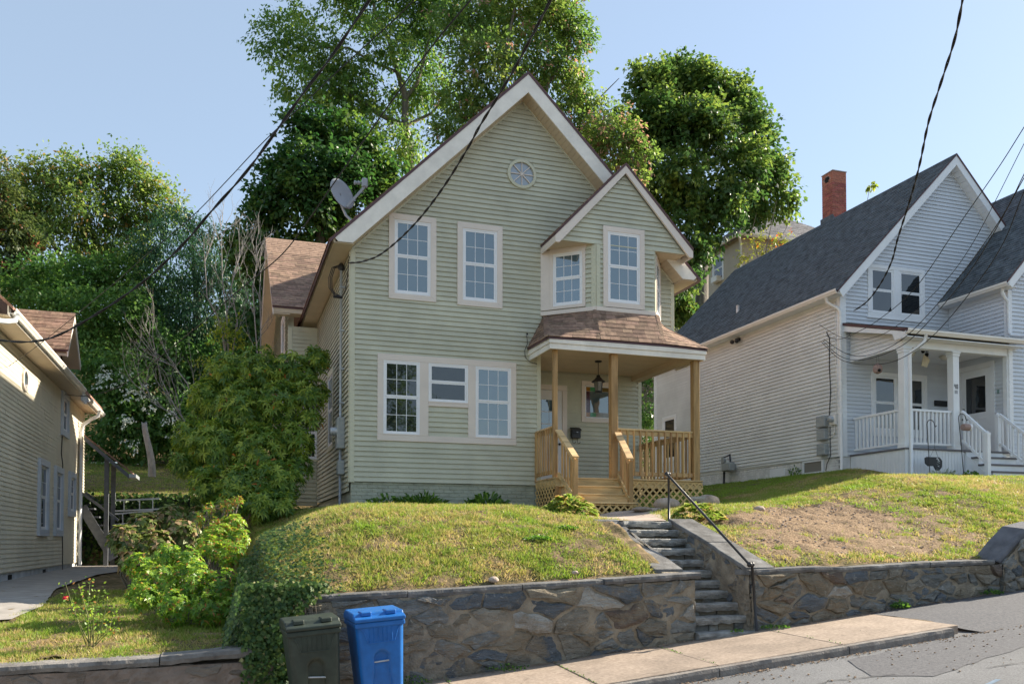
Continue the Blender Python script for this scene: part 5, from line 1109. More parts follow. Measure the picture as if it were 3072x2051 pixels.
# meters and wires on the side wall
mtr = thing('electric_meters', 'cluster of grey utility boxes and a round meter low on the pale side wall', 'electric meters', (15.1, 1.8, 4.0))
for (y0, y1, z0, z1) in ((1.66, 2.02, 4.78, 5.08), (1.67, 2.0, 4.44, 4.74), (1.67, 2.0, 4.04, 4.34)): MB().box(XR0-.16, XR0-.015, y0, y1, z0, z1).build('utility_box', m_plasgrey, mtr, bevel=.015)
MB().box(XR0-.09, XR0-.015, 1.33, 1.55, 4.80, 5.06).build('meter_base', m_gutter, mtr, bevel=.01); MB().lathe((XR0-.09, 1.45, 4.95), [(.085, 0), (.085, -.08), (.07, -.10)], 12, 'X').build('meter', m_galv, mtr, smooth=True)
MB().tube([(XR0-.03, 1.60, 4.78), (XR0-.03, 1.60, 4.0), (XR0-.06, 1.7, 3.8), (XR0-.06, 1.75, 3.62)], .012, 5).build('wire', m_cable, mtr)
MB().tube([(XR0-.03, 1.42, 4.80), (XR0-.05, 1.40, 4.6), (XR0-.05, 1.5, 4.5), (XR0-.05, 1.62, 4.5)], .014, 5).build('wire', m_gutter, mtr)
MB().tube([(XR0-.03, 1.70, 7.3), (XR0-.035, 1.58, 7.1), (XR0-.035, 1.60, 6.4), (XR0-.035, 1.56, 5.7), (XR0-.035, 1.62, 5.08)], .013, 5).build('wire', m_cable, mtr)
MB().tube([(XR0-.03, 1.36, 8.0), (XR0-.03, 1.33, 6.0), (XR0-.035, 1.36, 5.06)], .016, 5).build('conduit', m_gutter, mtr)
gs = thing('gas_meter', 'dark grey gas meter and looped pipe at the foot of the pale side wall', 'gas meter', (15.0, 6.2, 3.6))
MB().tube([(15.05, 6.45, 3.5), (15.05, 6.42, 4.05)], .035, 7).build('riser_pipe', m_black, gs, smooth=True); MB().tube([(15.05, 6.52, 4.05), (15.05, 6.55, 4.38), (15.05, 6.1, 4.46), (15.05, 6.08, 4.2)], .028, 6).build('pipe', m_black, gs, smooth=True)
MB().box(14.92, 15.15, 5.95, 6.4, 3.95, 4.22).build('meter_body', m_plasgrey, gs, bevel=.03); MB().lathe((14.95, 6.3, 4.3), [(.09, -.04), (.09, .04)], 10, 'X').build('regulator', m_plasgrey, gs)
fl = thing('flood_light', 'small twin flood light under the gutter of the pale side wall', 'flood light', (15.1, 5.8, 7.95))
MB().box(15.13, 15.2, 5.7, 5.9, 7.95, 8.05).build('bracket', m_black, fl); MB().ico((15.05, 5.68, 7.93), .07, 1).build('lamp', m_black, fl); MB().ico((15.05, 5.93, 7.95), .07, 1).build('lamp', m_black, fl)
# small things at the right porch
bh = thing('birdhouse', 'woven pinkish birdhouse hanging from the right porch beam', 'birdhouse', (15.5, 0, 5.8))
c = atY(2500+435/3.2674, 980+410/3.2674, 0.25)
m_wick = M('wicker', (.36, .25, .22), .8, .3, 60, .5, 80)
MB().lathe(c-Vector((0, 0, .13)), [(.03, 0), (.10, .04), (.115, .12), (.10, .20), (.05, .25), (.01, .27)], 10).build('body', m_wick, bh); MB().ico(c+Vector((-.04, -.10, -.06)), .04, 1).build('opening', m_dark, bh)
MB().tube([c+Vector((-.05, 0, .1)), Vector((c.x, c.y, 6.5))], .003, 4).build('cord', m_cable, bh); MB().tube([c+Vector((.05, 0, .1)), Vector((c.x+.02, c.y, 6.5))], .003, 4).build('cord', m_cable, bh)
wc = thing('wall_bell', 'cream hanging plaque with a dark bow under the right porch ceiling', 'plaque', (16.3, 0, 6.0)); c = atY(2500+900/3.2674, 980+325/3.2674, .0)
mb = MB(); mb.prism([c+Vector(q) for q in ((-.10, 0, -.15), (.06, 0, -.18), (.15, 0, .0), (.03, 0, .15), (-.03, 0, .13))], (0, .03, 0)); mb.build('plaque', M('cream_plaque', (.66, .58, .42)), wc)
for q in ((-.07, .22), (.06, .26), (.05, .14)): MB().ico(c+Vector((q[0], .0, q[1])), .055, 1, .3, (1, .5, 1), 3).build('bow', m_dark, wc)
MB().tube([c+Vector((0, 0, .15)), Vector((c.x, c.y, 6.56))], .004, 4).build('cord', m_cable, wc)
def hook(x, y, h, lean, lab, side=1):
    t = thing('shepherd_hook', lab, 'plant hook', (x, y, 3.2)); z0 = float(H(x, y)); top = z0+h
    pts = [(x, y, z0-.02), (x+lean*.5, y, z0+h*.5), (x+lean, y, top-.12)]+[(x+lean+side*(.11-.11*math.cos(a)), y, top-.12+.11*math.sin(a)) for a in (.5, 1.0, 1.57, 2.1, 2.7, 3.2)]+[(x+lean+side*.25, y, top-.17), (x+lean+side*.29, y, top-.14)]
    MB().tube(pts, .010, 5).build('rod', m_black, t); return t, Vector((x+lean+side*.22, y, top-.16))
t1, h1 = hook(15.80, -1.15, 1.38, -.07, 'black shepherd hook with a hanging slate sign in the right flower bed')
t2, h2 = hook(16.82, -1.15, 1.55, -.14, 'black shepherd hook with a brown seed feeder beside the right steps')
sgn = thing('slate_sign', 'dark oval slate plaque with a white painted crest hung from a hook', 'sign', (16, -1.1, 3.4)); m_slate = M('slate_dark', (.035, .038, .042), .6, .2, 30, .3, 60)
c = Vector((15.97, -1.1, 3.62)); out_ = [(-.26, .10), (-.20, .13), (.18, .13), (.26, .05), (.25, -.10), (.16, -.19), (.06, -.18), (-.0, -.08), (-.16, -.09), (-.25, -.03)]
MB().prism([c+Vector((a, 0, b)) for a, b in out_], (0, .03, 0)).build('slate', m_slate, sgn, bevel=.008)
mb = MB()
for k, (a, b, l) in enumerate(((.06, .09, .10), (.09, .05, .10), (.08, .01, .11), (.07, -.03, .10), (.10, -.07, .07))): mb.prism([c+Vector((a, -.003, b)), c+Vector((a+l*.5, -.003, b+.022-.01*k)), c+Vector((a+l, -.003, b-.03)), c+Vector((a+l*.45, -.003, b-.004))], (0, .002, 0))
mb.build('painted_crest', m_wtrim, sgn)
for q in (-.10, .14): MB().tube([c+Vector((q, .01, .12)), Vector((h1.x, h1.y, 3.98))], .004, 4).build('cord', m_cable, sgn)
MB().tube([Vector((h1.x, h1.y, 3.97)), h1], .004, 4).build('cord', m_cable, sgn)
fd_ = thing('bird_feeder', 'brown hanging bird feeder with a pale barrel end', 'bird feeder', (17, -1.1, 4.3)); c = h2+Vector((.0, 0, -.17))
MB().lathe(c-Vector((.06, 0, 0)), [(.075, -.04), (.085, .0), (.085, .14), (.06, .17)], 10, 'X').build('barrel', m_wick, fd_); MB().lathe(c+Vector((.11, 0, 0)), [(.08, -.02), (.085, .03), (.05, .06)], 10, 'X').build('end_cap', m_wtrim, fd_)
MB().tube([c+Vector((0, 0, .08)), h2], .004, 4).build('cord', m_cable, fd_)
# ================================================================ LEFT HOUSE
lh = thing('house', 'cream clapboard house at the left edge with long shaded side wall and white gutter', 'house', (-6, 5, .9))
XLh = -4.2; YE = 13.03
mb = MB(); mb.box(XLh-.14, XLh, -2.0, YE, 1.10, 6.0); mb.box(XLh-.14, XLh, YE, 13.95, 3.3, 6.0); mb.box(-9, XLh-.15, YE-.15, YE, 1.1, 6.0); mb.build('wall', m_tan_sid, lh)
PLh = Pl((XLh, 0, 0), (0, 1, 0), (1, 0, 0))
wins = [(6.34, 7.62, 1.90, 3.80), (8.52, 9.76, 1.91, 3.79), (10.82, 11.98, 2.50, 3.82)]; UW = (9.44, 10.60, 4.72, 5.96)
m_trimb = m_ltrim
siding(lh, PLh, [(-2.0, 1.12), (YE-.05, 1.12), (YE-.05, 5.96), (-2.0, 5.96)], [hole(w, .08) for w in wins]+[hole(UW, .08), (4.40, 4.95, 5.16, 5.64)], .0985, m_tan_sid, th=.017)
siding(lh, PLh, [(YE-.05, 3.32), (13.95, 3.32), (13.95, 5.9), (YE-.05, 5.9)], [], .0985, m_tan_sid)
for w in wins: window(lh, PLh, *w, cw=.16, casing=m_trimb, gl=(g_low, g_low), grid=((2, 2), (1, 1)), depth=.075)
window(lh, PLh, *UW, cw=.16, casing=m_trimb, gl=(g_low, g_low), grid=(1, 1), depth=.07)
mb = MB(); V = []; n = 8
for k in range(n):
    t = 2*math.pi*(k+.5)/n; V += [PLh.p(4.68+math.cos(t)*.30, 5.40+math.sin(t)*.28, .0), PLh.p(4.68+math.cos(t)*.30, 5.40+math.sin(t)*.28, .05), PLh.p(4.68+math.cos(t)*.21, 5.40+math.sin(t)*.2, .05), PLh.p(4.68+math.cos(t)*.21, 5.40+math.sin(t)*.2, .0)]
mb.add(V, [(4*k+j, 4*((k+1) % n)+j, 4*((k+1) % n)+(j+1) % 4, 4*k+(j+1) % 4) for k in range(n) for j in range(4)]); vw = mb.build('octagon_window', m_cream, lh)
mb = MB(); mb.prism([PLh.p(4.68+math.cos(2*math.pi*(k+.5)/n)*.22, 5.40+math.sin(2*math.pi*(k+.5)/n)*.21, .005) for k in range(n)], PLh.N*.01); mb.build('pane', g_up, vw)
mb = MB(); mb.box(XLh-.13, XLh-.03, -2.0, YE-.02, .5, 1.105); fo = mb.build('foundation', m_concrete, lh)
for y in (3.55, 7.4): MB().box(XLh-.06, XLh-.02, y, y+.35, .78, 1.05).build('foundation_vent', m_dark, lh)
MB().box(XLh-.0, -3.76, .95, 14.2, 5.965, 5.985).build('eave_soffit', m_soffit, lh); MB().box(-3.78, -3.755, .95, 10.15, 5.97, 6.16).build('fascia', m_fascia, lh)
gutter(lh, (-3.75, 10.15, 6.02), (-3.75, 1.0, 6.02)); gutter(lh, (-3.72, 14.2, 5.88), (-3.72, 10.9, 5.88)); MB().box(-3.76, -3.73, 10.9, 14.2, 5.84, 6.03).build('fascia', m_fascia, lh)
MB().box(-3.80, -3.74, 10.2, 10.9, 5.80, 6.08).build('fascia', m_ltrim, lh)
MB().box(-9, -3.9, -2.4, .9, 6.25, 6.45).build('fascia', m_fascia, lh)
r = MB(); r.prism([(-3.68, .9, 6.14), (-8.2, .9, 10.4), (-8.2, .9, 10.34), (-3.68, .9, 6.08)], (0, 13.3, 0)); r.build('roof', m_shingle_s, lh)
MB().tube([(-3.66, 1.15, 6.05), (-3.68, 1.12, 5.92), (-3.8, 1.0, 5.86), (-4.02, .4, 5.75), (-4.14, .2, 5.6), (-4.14, .2, 1.0)], .05, 8).build('downspout', m_wtrim, lh, smooth=True)
MB().tube([(-3.62, 12.7, 5.88), (-3.64, 12.7, 5.72), (-3.85, 12.72, 5.6), (-4.08, 12.75, 5.42), (-4.12, 12.75, 5.2), (-4.12, 12.75, .95)], .055, 8).build('downspout', m_wtrim, lh, smooth=True)
mb = MB(); mb.tube([PLh.p(9.6, 4.7, .03), PLh.p(9.5, 4.2, .03), PLh.p(9.75, 3.9, .03), PLh.p(9.62, 3.4, .03), PLh.p(9.9, 1.6, .03), PLh.p(9.8, 1.15, .05), PLh.p(9.5, .98, .1)], .013, 5); mb.build('cable', m_cable, lh)
# cross gable of the left house
DX = -3.75; zr2 = 7.93; dy0, dy1, dyr = 7.60, 9.80, 8.62
r = MB(); r.prism([(DX, dy0, 6.72), (DX, dyr, zr2), (DX, dyr, zr2-.04), (DX, dy0, 6.68)], (-4, 0, 0)); rf = r.build('roof', m_edge, lh, label='cross gable roof')
patch(rf, (-7.2, dy0-.01, 6.724), (DX+.01, dy0-.01, 6.724), (DX+.01, dyr, zr2+.004), (-7.2, dyr, zr2+.004), m_shingle, e=.15, w=.30)
r = MB(); r.prism([(DX, dy1, 6.78), (DX, dyr, zr2), (DX, dyr, zr2-.04), (DX, dy1, 6.74)], (-4, 0, 0)); r.build('roof', m_edge, lh)
for ya, za in ((dy0, 6.68), (dy1, 6.74)):
    r = MB(); r.prism([(DX-.002, ya, za), (DX-.002, dyr, zr2-.045), (DX-.002, dyr, zr2-.21), (DX-.002, ya, za-.14)], (-.03, 0, 0)); r.build('rake_board', m_fascia, lh)
    r = MB(); r.prism([(DX-.034, ya, za-.12), (DX-.034, dyr, zr2-.2), (DX-.034, dyr, zr2-.18), (DX-.034, ya, za-.1)], (-.4, 0, 0)); r.build('rake_soffit', m_soffit, lh)
mb = MB(); mb.prism([(-4.22, 7.9, 6.1), (-4.22, 9.5, 6.1), (-4.22, 9.5, 6.95), (-4.22, dyr, 7.75), (-4.22, 7.9, 6.95)], (-.1, 0, 0)); mb.build('wall', m_tan_sid, lh)
PDm = Pl((-4.22, 0, 0), (0, 1, 0), (1, 0, 0)); window(lh, PDm, 8.2, 9.1, 6.2, 7.2, cw=.1, casing=m_wtrim, gl=(g_low, g_low), grid=(1, 1))
MB().box(-7, -4.22, dy0+.03, dy0+.05, 6.54, 6.68).build('fascia', m_fascia, lh); MB().box(-7, -4.3, 7.9, 7.96, 6.0, 6.6).build('wall', m_tan_sid, lh)
# back stairs under a lean-to roof
bs = thing('outdoor_stairs', None, None, (-3.2, 14, 1.0), parent=lh); m_gw = M('weathered_grey_paint', (.13, .14, .155), .8, .15, 8)
def pt(px, py, Y): return atY(px, py, Y)
for (x0, y0, y1, Y) in ((321, 1372, 1675, 12.7), (341, 1395, 1600, 13.4)):
    a = pt(x0, y0, Y); b = pt(x0, y1, Y); MB().box(a.x-.065, a.x+.065, Y-.06, Y+.06, .9, a.z).build('post', m_gw, bs)
a, b = pt(258, 1306, 12.9), pt(402, 1420, 12.9); n_ = 9
MB().prism([(a.x, 12.5, a.z), (b.x, 12.5, b.z), (b.x, 12.5, b.z-.06), (a.x, 12.5, a.z-.06)], (0, 1.1, 0)).build('canopy_roof', m_shingle_s, bs); MB().prism([(a.x, 12.48, a.z-.06), (b.x-.1, 12.48, b.z-.06), (b.x-.1, 12.48, b.z-.2), (a.x, 12.48, a.z-.2)], (0, .05, 0)).build('canopy_beam', m_gw, bs)
MB().box(b.x-.10, b.x+.10, 12.4, 13.7, b.z-.16, b.z-.05).build('gutter', m_galv, bs)
s0_, s1_ = pt(246, 1520, 12.8), pt(322, 1645, 12.8)
MB().beam(s0_, s1_+(s1_-s0_)*.25, .04, .28).build('stringer', m_gw, bs); MB().beam(s0_+Vector((0, .7, .1)), s1_+(s1_-s0_)*.25+Vector((0, .7, .1)), .04, .26).build('stringer', m_gw, bs)
r0, r1 = pt(246, 1478, 12.8), pt(355, 1560, 12.8); MB().beam(r0, r1, .05, .08).build('handrail', m_gw, bs); MB().beam(r0+Vector((0, .7, .05)), r1+Vector((0.1, .7, .05)), .05, .08).build('handrail', m_gw, bs)
for k in range(6):
    p = s0_.lerp(s1_, (k+.2)/5); MB().box(p.x-.02, p.x+.32, 12.82, 13.5, p.z-.02, p.z+.03).build('tread', m_gw, bs)
# ================================================================ FAR HOUSE
fh = thing('house', 'beige house with grey hip roof on the hill behind the big maple', 'house', (32, 30, 12))
m_fsid = M('far_beige_vinyl', (.50, .43, .33), .6, .06, 2); m_froof = M('far_grey_shingle', (.24, .23, .24), .9, .25, 3, rnd=.1)
X0, X1, Y0_, Y1_, ZE = 28.05, 38., 25., 33.5, 19.15
MB().box(X0, X1, Y0_, Y1_, 10.5, ZE).build('wall', m_fsid, fh)
PFl = Pl((X0, 0, 0), (0, 1, 0), (-1, 0, 0)); PFf = Pl((0, Y0_, 0), (1, 0, 0), (0, -1, 0))
siding(fh, PFl, [(Y0_+.1, 14.5), (Y1_, 14.5), (Y1_, ZE), (Y0_+.1, ZE)], [(26.9, 27.9, 17.3, 18.7)], .15, m_fsid, th=.02); siding(fh, PFf, [(X0+.1, 14.5), (X1, 14.5), (X1, ZE), (X0+.1, ZE)], [], .15, m_fsid, th=.02)
window(fh, PFl, 26.8, 28.0, 17.2, 18.8, cw=.12, casing=m_wtrim, gl=(g_low, g_low), grid=(1, 1))
MB().box(X0-.35, X0-.03, 27.05, 27.7, 17.15, 17.5).build('window_air_conditioner', m_gutter, fh, bevel=.02)
rfv = [(X0-.45, Y0_-.45, ZE), (X1+.45, Y0_-.45, ZE), (X1+.45, Y1_+.45, ZE), (X0-.45, Y1_+.45, ZE), (X0+4.0, 29.2, ZE+3.3), (X1-4.2, 29.2, ZE+3.3)]
MB().add(rfv, [(0, 1, 5, 4), (1, 2, 5), (2, 3, 4, 5), (3, 0, 4), (0, 3, 2, 1)]).build('roof', m_froof, fh)
patch(fh, rfv[0], rfv[1], rfv[5], rfv[4], m_froof, joined=True, e=.2, w=.4, th=.02); patch(fh, rfv[3], rfv[0], rfv[4], Vector(rfv[4])+Vector((0, .02, 0)), m_froof, joined=True, e=.2, w=.4, th=.02)
gutter(fh, (X0-.42, Y0_-.4, ZE-.14), (X0-.42, Y1_, ZE-.14), .14, .14); gutter(fh, (X1, Y0_-.42, ZE-.14), (X0-.4, Y0_-.42, ZE-.14), .14, .14)
MB().tube([(X0-.35, Y0_-.3, ZE-.1), (X0-.1, Y0_-.12, ZE-.5), (X0-.08, Y0_-.1, ZE-.8), (X0-.08, Y0_-.1, 13)], .06, 7).build('downspout', m_gutter, fh, smooth=True)
flush_over()
# ================================================================ PLANTS
def unit(a): return a/np.maximum(np.linalg.norm(a, axis=-1, keepdims=True), 1e-9)
def rdir(n, r=RNG): return unit(r.normal(size=(n, 3)))
def leaves(C, D, Nn, L, W, k=4, droop=.0, fold=.0):
    """C base (n,3), D direction, Nn rough normal, L length, W width -> verts, faces"""
    n = len(C); D = unit(D); S = unit(np.cross(D, Nn)); Up_ = np.cross(S, D); L = np.broadcast_to(L, (n,))[:, None]; W = np.broadcast_to(W, (n,))[:, None]
    tipd = D*L-Up_*0+np.array([0, 0, -1.])*droop*L
    if k == 4: V = np.stack([C, C+D*L*.45+S*W*.5+Up_*fold*W, C+tipd, C+D*L*.45-S*W*.5+Up_*fold*W], 1)
    elif k == 3: V = np.stack([C-S*W*.5, C+S*W*.5, C+tipd], 1)
    else: V = np.stack([C, C+D*L*.28+S*W*.42+Up_*fold*W, C+D*L*.66+S*W*.46+Up_*fold*W, C+tipd, C+D*L*.66-S*W*.46+Up_*fold*W, C+D*L*.28-S*W*.42+Up_*fold*W], 1)
    return V.reshape(-1, 3), np.arange(n*k).reshape(n, k)
def foliage(name, parts, mat, parent=None, **kw):
    Vs, Fs, Ts, b = [], [], [], 0
    for V, F, t in parts:
        Vs.append(V); Fs.append(F+b); Ts.append(t); b += len(V)
    return fastmesh(name, np.concatenate(Vs), np.concatenate(Fs), mat, parent, attrs={'tint': np.concatenate(Ts)}, **kw)
def pxblob(bx, by, br, Y, k=1.3078):
    p = atY(bx*k, by*k, Y); return (p.x, p.y, p.z, br*k*dist_scale(p))
def limb(mb, pts, r0, r1, n=7): mb.tube(pts, r0, n, r1)
m_bark = M('bark', (.12, .105, .085), .95, .3, 8, .9, 30, col2=(.24, .215, .18), stretch=(1, 1, .25), bdist=.03)
m_bark2 = M('dead_grey_wood', (.20, .19, .175), .9, .25, 10, .6, 40, col2=(.34, .325, .30), stretch=(1, 1, .3), bdist=.01)
def lm(name, dark, mid, light, extra=None, **kw):
    cols = [(0., dark), (.45, mid), (.85, light)]
    if extra: cols += [(.93, light), (.95, extra)]
    return leafmat(name, cols, **kw)
m_ash = lm('ash_leaves', (.045, .105, .028), (.10, .19, .04), (.28, .34, .06), trans=.45)
m_ail = lm('ailanthus_leaves', (.05, .11, .03), (.12, .20, .045), (.28, .32, .07), (.36, .21, .15), trans=.45)
m_map = lm('maple_leaves', (.024, .072, .022), (.075, .14, .034), (.25, .31, .06), trans=.42)
m_dmap = lm('dark_maple_leaves', (.018, .065, .02), (.045, .11, .026), (.15, .22, .04), trans=.38)
m_ylw = lm('yellowing_leaves', (.06, .12, .035), (.125, .20, .045), (.27, .30, .07), (.36, .22, .07), trans=.45)
m_red = lm('seed_red_leaves', (.03, .06, .02), (.07, .10, .03), (.13, .15, .04), (.26, .10, .055), trans=.4)
m_loc = lm('locust_leaves', (0.0245, 0.072, 0.0378), (0.0438, 0.112, 0.0473), (0.0875, 0.173, 0.0607), trans=.3)
m_thk = lm('thicket_leaves', (0.035, 0.0975, 0.0297), (0.0875, 0.18, 0.0405), (0.193, 0.285, 0.054), trans=.4)
m_opp = m_map
def crown(name, blobs, mat, par, clumps, per, ls, cr=.45, tint=(.1, .9), extra=0., droop=.25, seed=1, flat=.6, top=.35, asp=.55, kind=None, inner=.25, sub=1, dens=2.6, thr=.42, **kw):
    """leaves strung along short twigs; twig starts fill the blobs unevenly (3-D noise opens gaps)"""
    r = np.random.default_rng(seed); B = np.array(blobs); w = B[:, 3]**2.2; w /= w.sum(); n0 = int(clumps*dens)
    idx = r.choice(len(B), n0, p=w); d = rdir(n0, r); R_ = B[idx, 3]; bs = B[:, 3].mean()
    rad = np.where(r.random(n0) < .30, r.uniform(.1, .7, n0), .62+.46*r.random(n0)**.8)*(1+.16*r.normal(0, 1, n0)*(r.random(n0) < .25))
    C = B[idx, :3]+d*(R_*rad)[:, None]*np.array([1, .8, .95]); q = 1.15/max(cr, .1)
    nz = .34*vnoise(C[:, 0], C[:, 2], q, 1+seed)+.33*vnoise(C[:, 1], C[:, 2], q, 2+seed)+.33*vnoise(C[:, 0]+C[:, 1], C[:, 2]-C[:, 1], q*2.1, 3+seed); keep = nz+r.normal(0, .05, n0) > thr if sub else np.ones(n0, bool)
    C, d, idx = C[keep], d[keep], idx[keep]; n = len(C); cen = (B[:, :3]*w[:, None]).sum(0); out_ = unit(C-cen)
    t = unit(d*.7+out_*.5+rdir(n, r)*.8+np.array([0, 0, .12-droop*.6])); L_ = cr*r.uniform(.7, 1.9, n)*1.0; per = max(6, int(per*.42)); m_ = n*per; ci = np.repeat(np.arange(n), per)
    s_ = r.random(m_); P = C[ci]+t[ci]*(L_[ci]*s_)[:, None]+r.normal(0, 1, (m_, 3))*(cr*.26)*np.array([1, 1, flat])*(1.15-.5*s_)[:, None]; P[:, 2] -= droop*.35*L_[ci]*s_**2
    nn = unit(rdir(m_, r)*.75+np.array([0, 0, 1.])+out_[ci]*.4); D = unit(rdir(m_, r)+t[ci]*.9+np.array([0, 0, -droop-.15])); ls_ = ls*r.uniform(.55, 1.3, m_); V, F = leaves(P, D, nn, ls_, ls_*asp, 4, .15)
    ct = r.uniform(*tint, n); big = vnoise(C[:, 0]+C[:, 1], C[:, 2], .5, 9+seed); T = np.clip(ct[ci]*.55+big[ci]*.30+r.uniform(-.08, .12, m_), 0, .9)
    if extra > 0: ec = r.random(n) < extra; T = np.where(ec[ci] & (r.random(m_) < .7), 1., T)
    return foliage(name, [(V, F, np.repeat(T, 4))], mat, par, kind=kind, **kw)
def tree(label, base, limbs, blobs, mat, clumps, per, ls, cat='tree', name='tree', group=None, barkm=None, **kw):
    t = thing(name, label, cat, base, group); mb = MB()
    for pts, r0, r1 in limbs: limb(mb, pts, r0, r1)
    if mb.v: mb.build('trunk', barkm or m_bark, t, smooth=True)
    crown('crown', blobs, mat, t, clumps, per, ls, **kw); return t
def L2(pts, Y, k=1.3078): return [atY(a*k, b*k, Y+(c[0] if c else 0)) for a, b, *c in pts]
def ground_at(p): return Vector((p.x, p.y, float(H(p.x, p.y))-.2))
BG = 'trees on the slope behind the houses'
# tall airy tree left of the gable
Y = 23.; b = [pxblob(*q, Y+dy) for q, dy in (((640, 95, 48), 0), ((690, 60, 42), 1), ((735, 120, 48), 0), ((690, 190, 45), -1), ((760, 210, 48), 0), ((830, 15, 42), 1), ((800, 150, 40), 0), ((820, 200, 45), 0), ((880, 90, 48), -1), ((935, 40, 50), 0), ((960, 120, 50), 1), ((860, 270, 42), 0), ((920, 330, 40), -1), ((930, 210, 40), 1), ((990, 200, 40), 0), ((780, 290, 35), 0), ((1010, 40, 50), 0), ((790, -20, 50), 0), ((900, -30, 60), 0), ((1000, -40, 60), 0))]
tb = ground_at(atY(1240, 900, Y))
tree('tall airy tree with grey forking limbs rising left of the sage gable', tb, [(L2([(950, 700), (945, 480), (938, 360), (928, 290)], Y)[0:4], .30, .2), (L2([(928, 290), (870, 262), (812, 222), (770, 205), (715, 190)], Y), .15, .03), (L2([(928, 290), (930, 222), (912, 166), (890, 85), (862, 33), (850, -20)], Y), .18, .04), (L2([(930, 225), (956, 195), (975, 130), (990, 60)], Y), .12, .03), (L2([(912, 166), (850, 140), (800, 110), (740, 110), (690, 80)], Y), .08, .02), (L2([(928, 290), (990, 260), (1040, 200)], Y), .1, .03)], b, m_ash, 1150, 38, .19, cr=.62, seed=11, group=BG, dens=2.5)
Y = 20.; b = [pxblob(*q, Y+dy) for q, dy in (((1060, 50, 55), 0), ((1150, 45, 60), 1), ((1250, 30, 58), 0), ((1305, 80, 42), 0), ((1110, 140, 58), -1), ((1210, 140, 58), 0), ((1290, 170, 42), 0), ((1335, 215, 40), 0), ((1275, 245, 42), 0), ((1060, 215, 42), 0), ((1040, 300, 40), 0), ((1100, 240, 45), 0), ((1360, 285, 38), 0), ((1330, 330, 40), 0), ((1150, -30, 60), 1), ((1270, -20, 45), 0))]
tree('tall loose tree with rusty seed clusters directly behind the sage gable', ground_at(atY(1500, 900, Y)), [(L2([(1170, 700), (1165, 400), (1150, 250), (1160, 120), (1180, 20)], Y), .28, .05), (L2([(1160, 300), (1240, 220), (1290, 140), (1310, 70)], Y), .14, .03), (L2([(1150, 250), (1090, 170), (1060, 60)], Y), .13, .03), (L2([(1165, 400), (1280, 320), (1350, 250), (1420, 180)], Y), .1, .015)], b, m_ail, 1150, 38, .19, cr=.55, seed=12, dens=2.9, extra=.06, group=BG)
b = [pxblob(*q, 17.5) for q in ((1390, 330, 34), (1380, 300, 36), (1450, 400, 30), (1420, 350, 34), (1430, 300, 28), (1455, 330, 26), (1370, 380, 30), (1480, 350, 20), (1400, 400, 22), (1420, 260, 18))]
tree('sparse sumac with pinkish flower heads between the gable and the big maple', ground_at(atY(1830, 900, 17.5)), [(L2([(1450, 700), (1420, 420), (1400, 340), (1380, 280)], 17.5), .09, .02), (L2([(1420, 420), (1450, 360), (1480, 330)], 17.5), .05, .01)], b, m_ail, 330, 26, .17, cr=.34, seed=13, extra=.22, group=BG, tint=(.4, .95))
Y = 22.; b = [pxblob(*q, Y+dy) for q, dy in (((1500, 185, 46), 0), ((1560, 175, 46), 1), ((1620, 190, 44), 0), ((1680, 220, 42), 0), ((1710, 270, 42), -1), ((1735, 330, 44), 0), ((1755, 400, 46), 0), ((1780, 445, 34), 0), ((1690, 370, 60), -2), ((1610, 290, 66), -2), ((1520, 270, 60), -1), ((1440, 245, 36), 0), ((1550, 390, 66), -2), ((1645, 455, 50), -2), ((1725, 465, 28), 0), ((1550, 490, 50), -2), ((1580, 550, 38), -2), ((1572, 620, 30), -2), ((1612, 525, 32), -1), ((1470, 350, 46), 0), ((1565, 690, 34), 0), ((1568, 680, 24), 0), ((1480, 450, 40), 0))]
b = [(q[0], q[1], q[2]-.28, q[3]*.88) for q in b]
tree('large dense dark green maple standing between the sage house and the brick chimney', ground_at(atY(2100, 900, Y)), [(L2([(1610, 760), (1612, 520), (1600, 400)], Y), .35, .25), (L2([(1600, 400), (1540, 300), (1520, 210)], Y), .16, .04), (L2([(1600, 400), (1660, 300), (1670, 220)], Y), .16, .04), (L2([(1612, 500), (1700, 420), (1750, 390)], Y), .12, .03)], b, m_map, 1900, 42, .235, cr=.62, seed=14, group=BG, asp=.72, droop=.15, thr=.46)
Y = 17.; b = [pxblob(*q, Y+dy) for q, dy in (((690, 315, 38), 0), ((740, 295, 38), 0), ((800, 330, 40), 0), ((720, 390, 50), -1), ((660, 400, 42), 0), ((635, 450, 36), 0), ((615, 495, 34), 0), ((590, 540, 32), 0), ((700, 460, 50), -1), ((780, 410, 50), -1), ((845, 370, 38), 0), ((880, 410, 32), 0), ((570, 590, 30), 0), ((760, 500, 50), 0), ((650, 550, 46), 0), ((560, 550, 22), 0), ((640, 630, 46), 1), ((850, 440, 32), 0), ((600, 700, 40), 2), ((570, 780, 40), 2))]
tree('dark green maple behind the brown shingled wing and the satellite dish', ground_at(atY(950, 900, Y)), [(L2([(730, 760), (735, 520), (730, 400)], Y), .25, .1), (L2([(735, 500), (660, 440), (620, 420)], Y), .1, .03)], b, m_dmap, 1250, 40, .20, cr=.5, seed=15, group=BG, asp=.72, droop=.15, thr=.45)
Y = 32.; b = [pxblob(*q, Y+dy) for q, dy in (((55, 420, 36), 0), ((100, 400, 30), 0), ((160, 405, 36), 0), ((215, 425, 38), 0), ((270, 395, 36), 0), ((290, 365, 20), 0), ((315, 420, 38), 0), ((350, 460, 34), 0), ((95, 470, 42), 0), ((170, 480, 46), -1), ((250, 480, 46), 0), ((320, 490, 42), 0), ((55, 520, 42), 1), ((130, 550, 42), -1), ((225, 560, 44), 0), ((305, 560, 42), 0), ((385, 480, 22), 0), ((20, 470, 40), 0), ((60, 600, 50), 0), ((150, 620, 44), 0))]
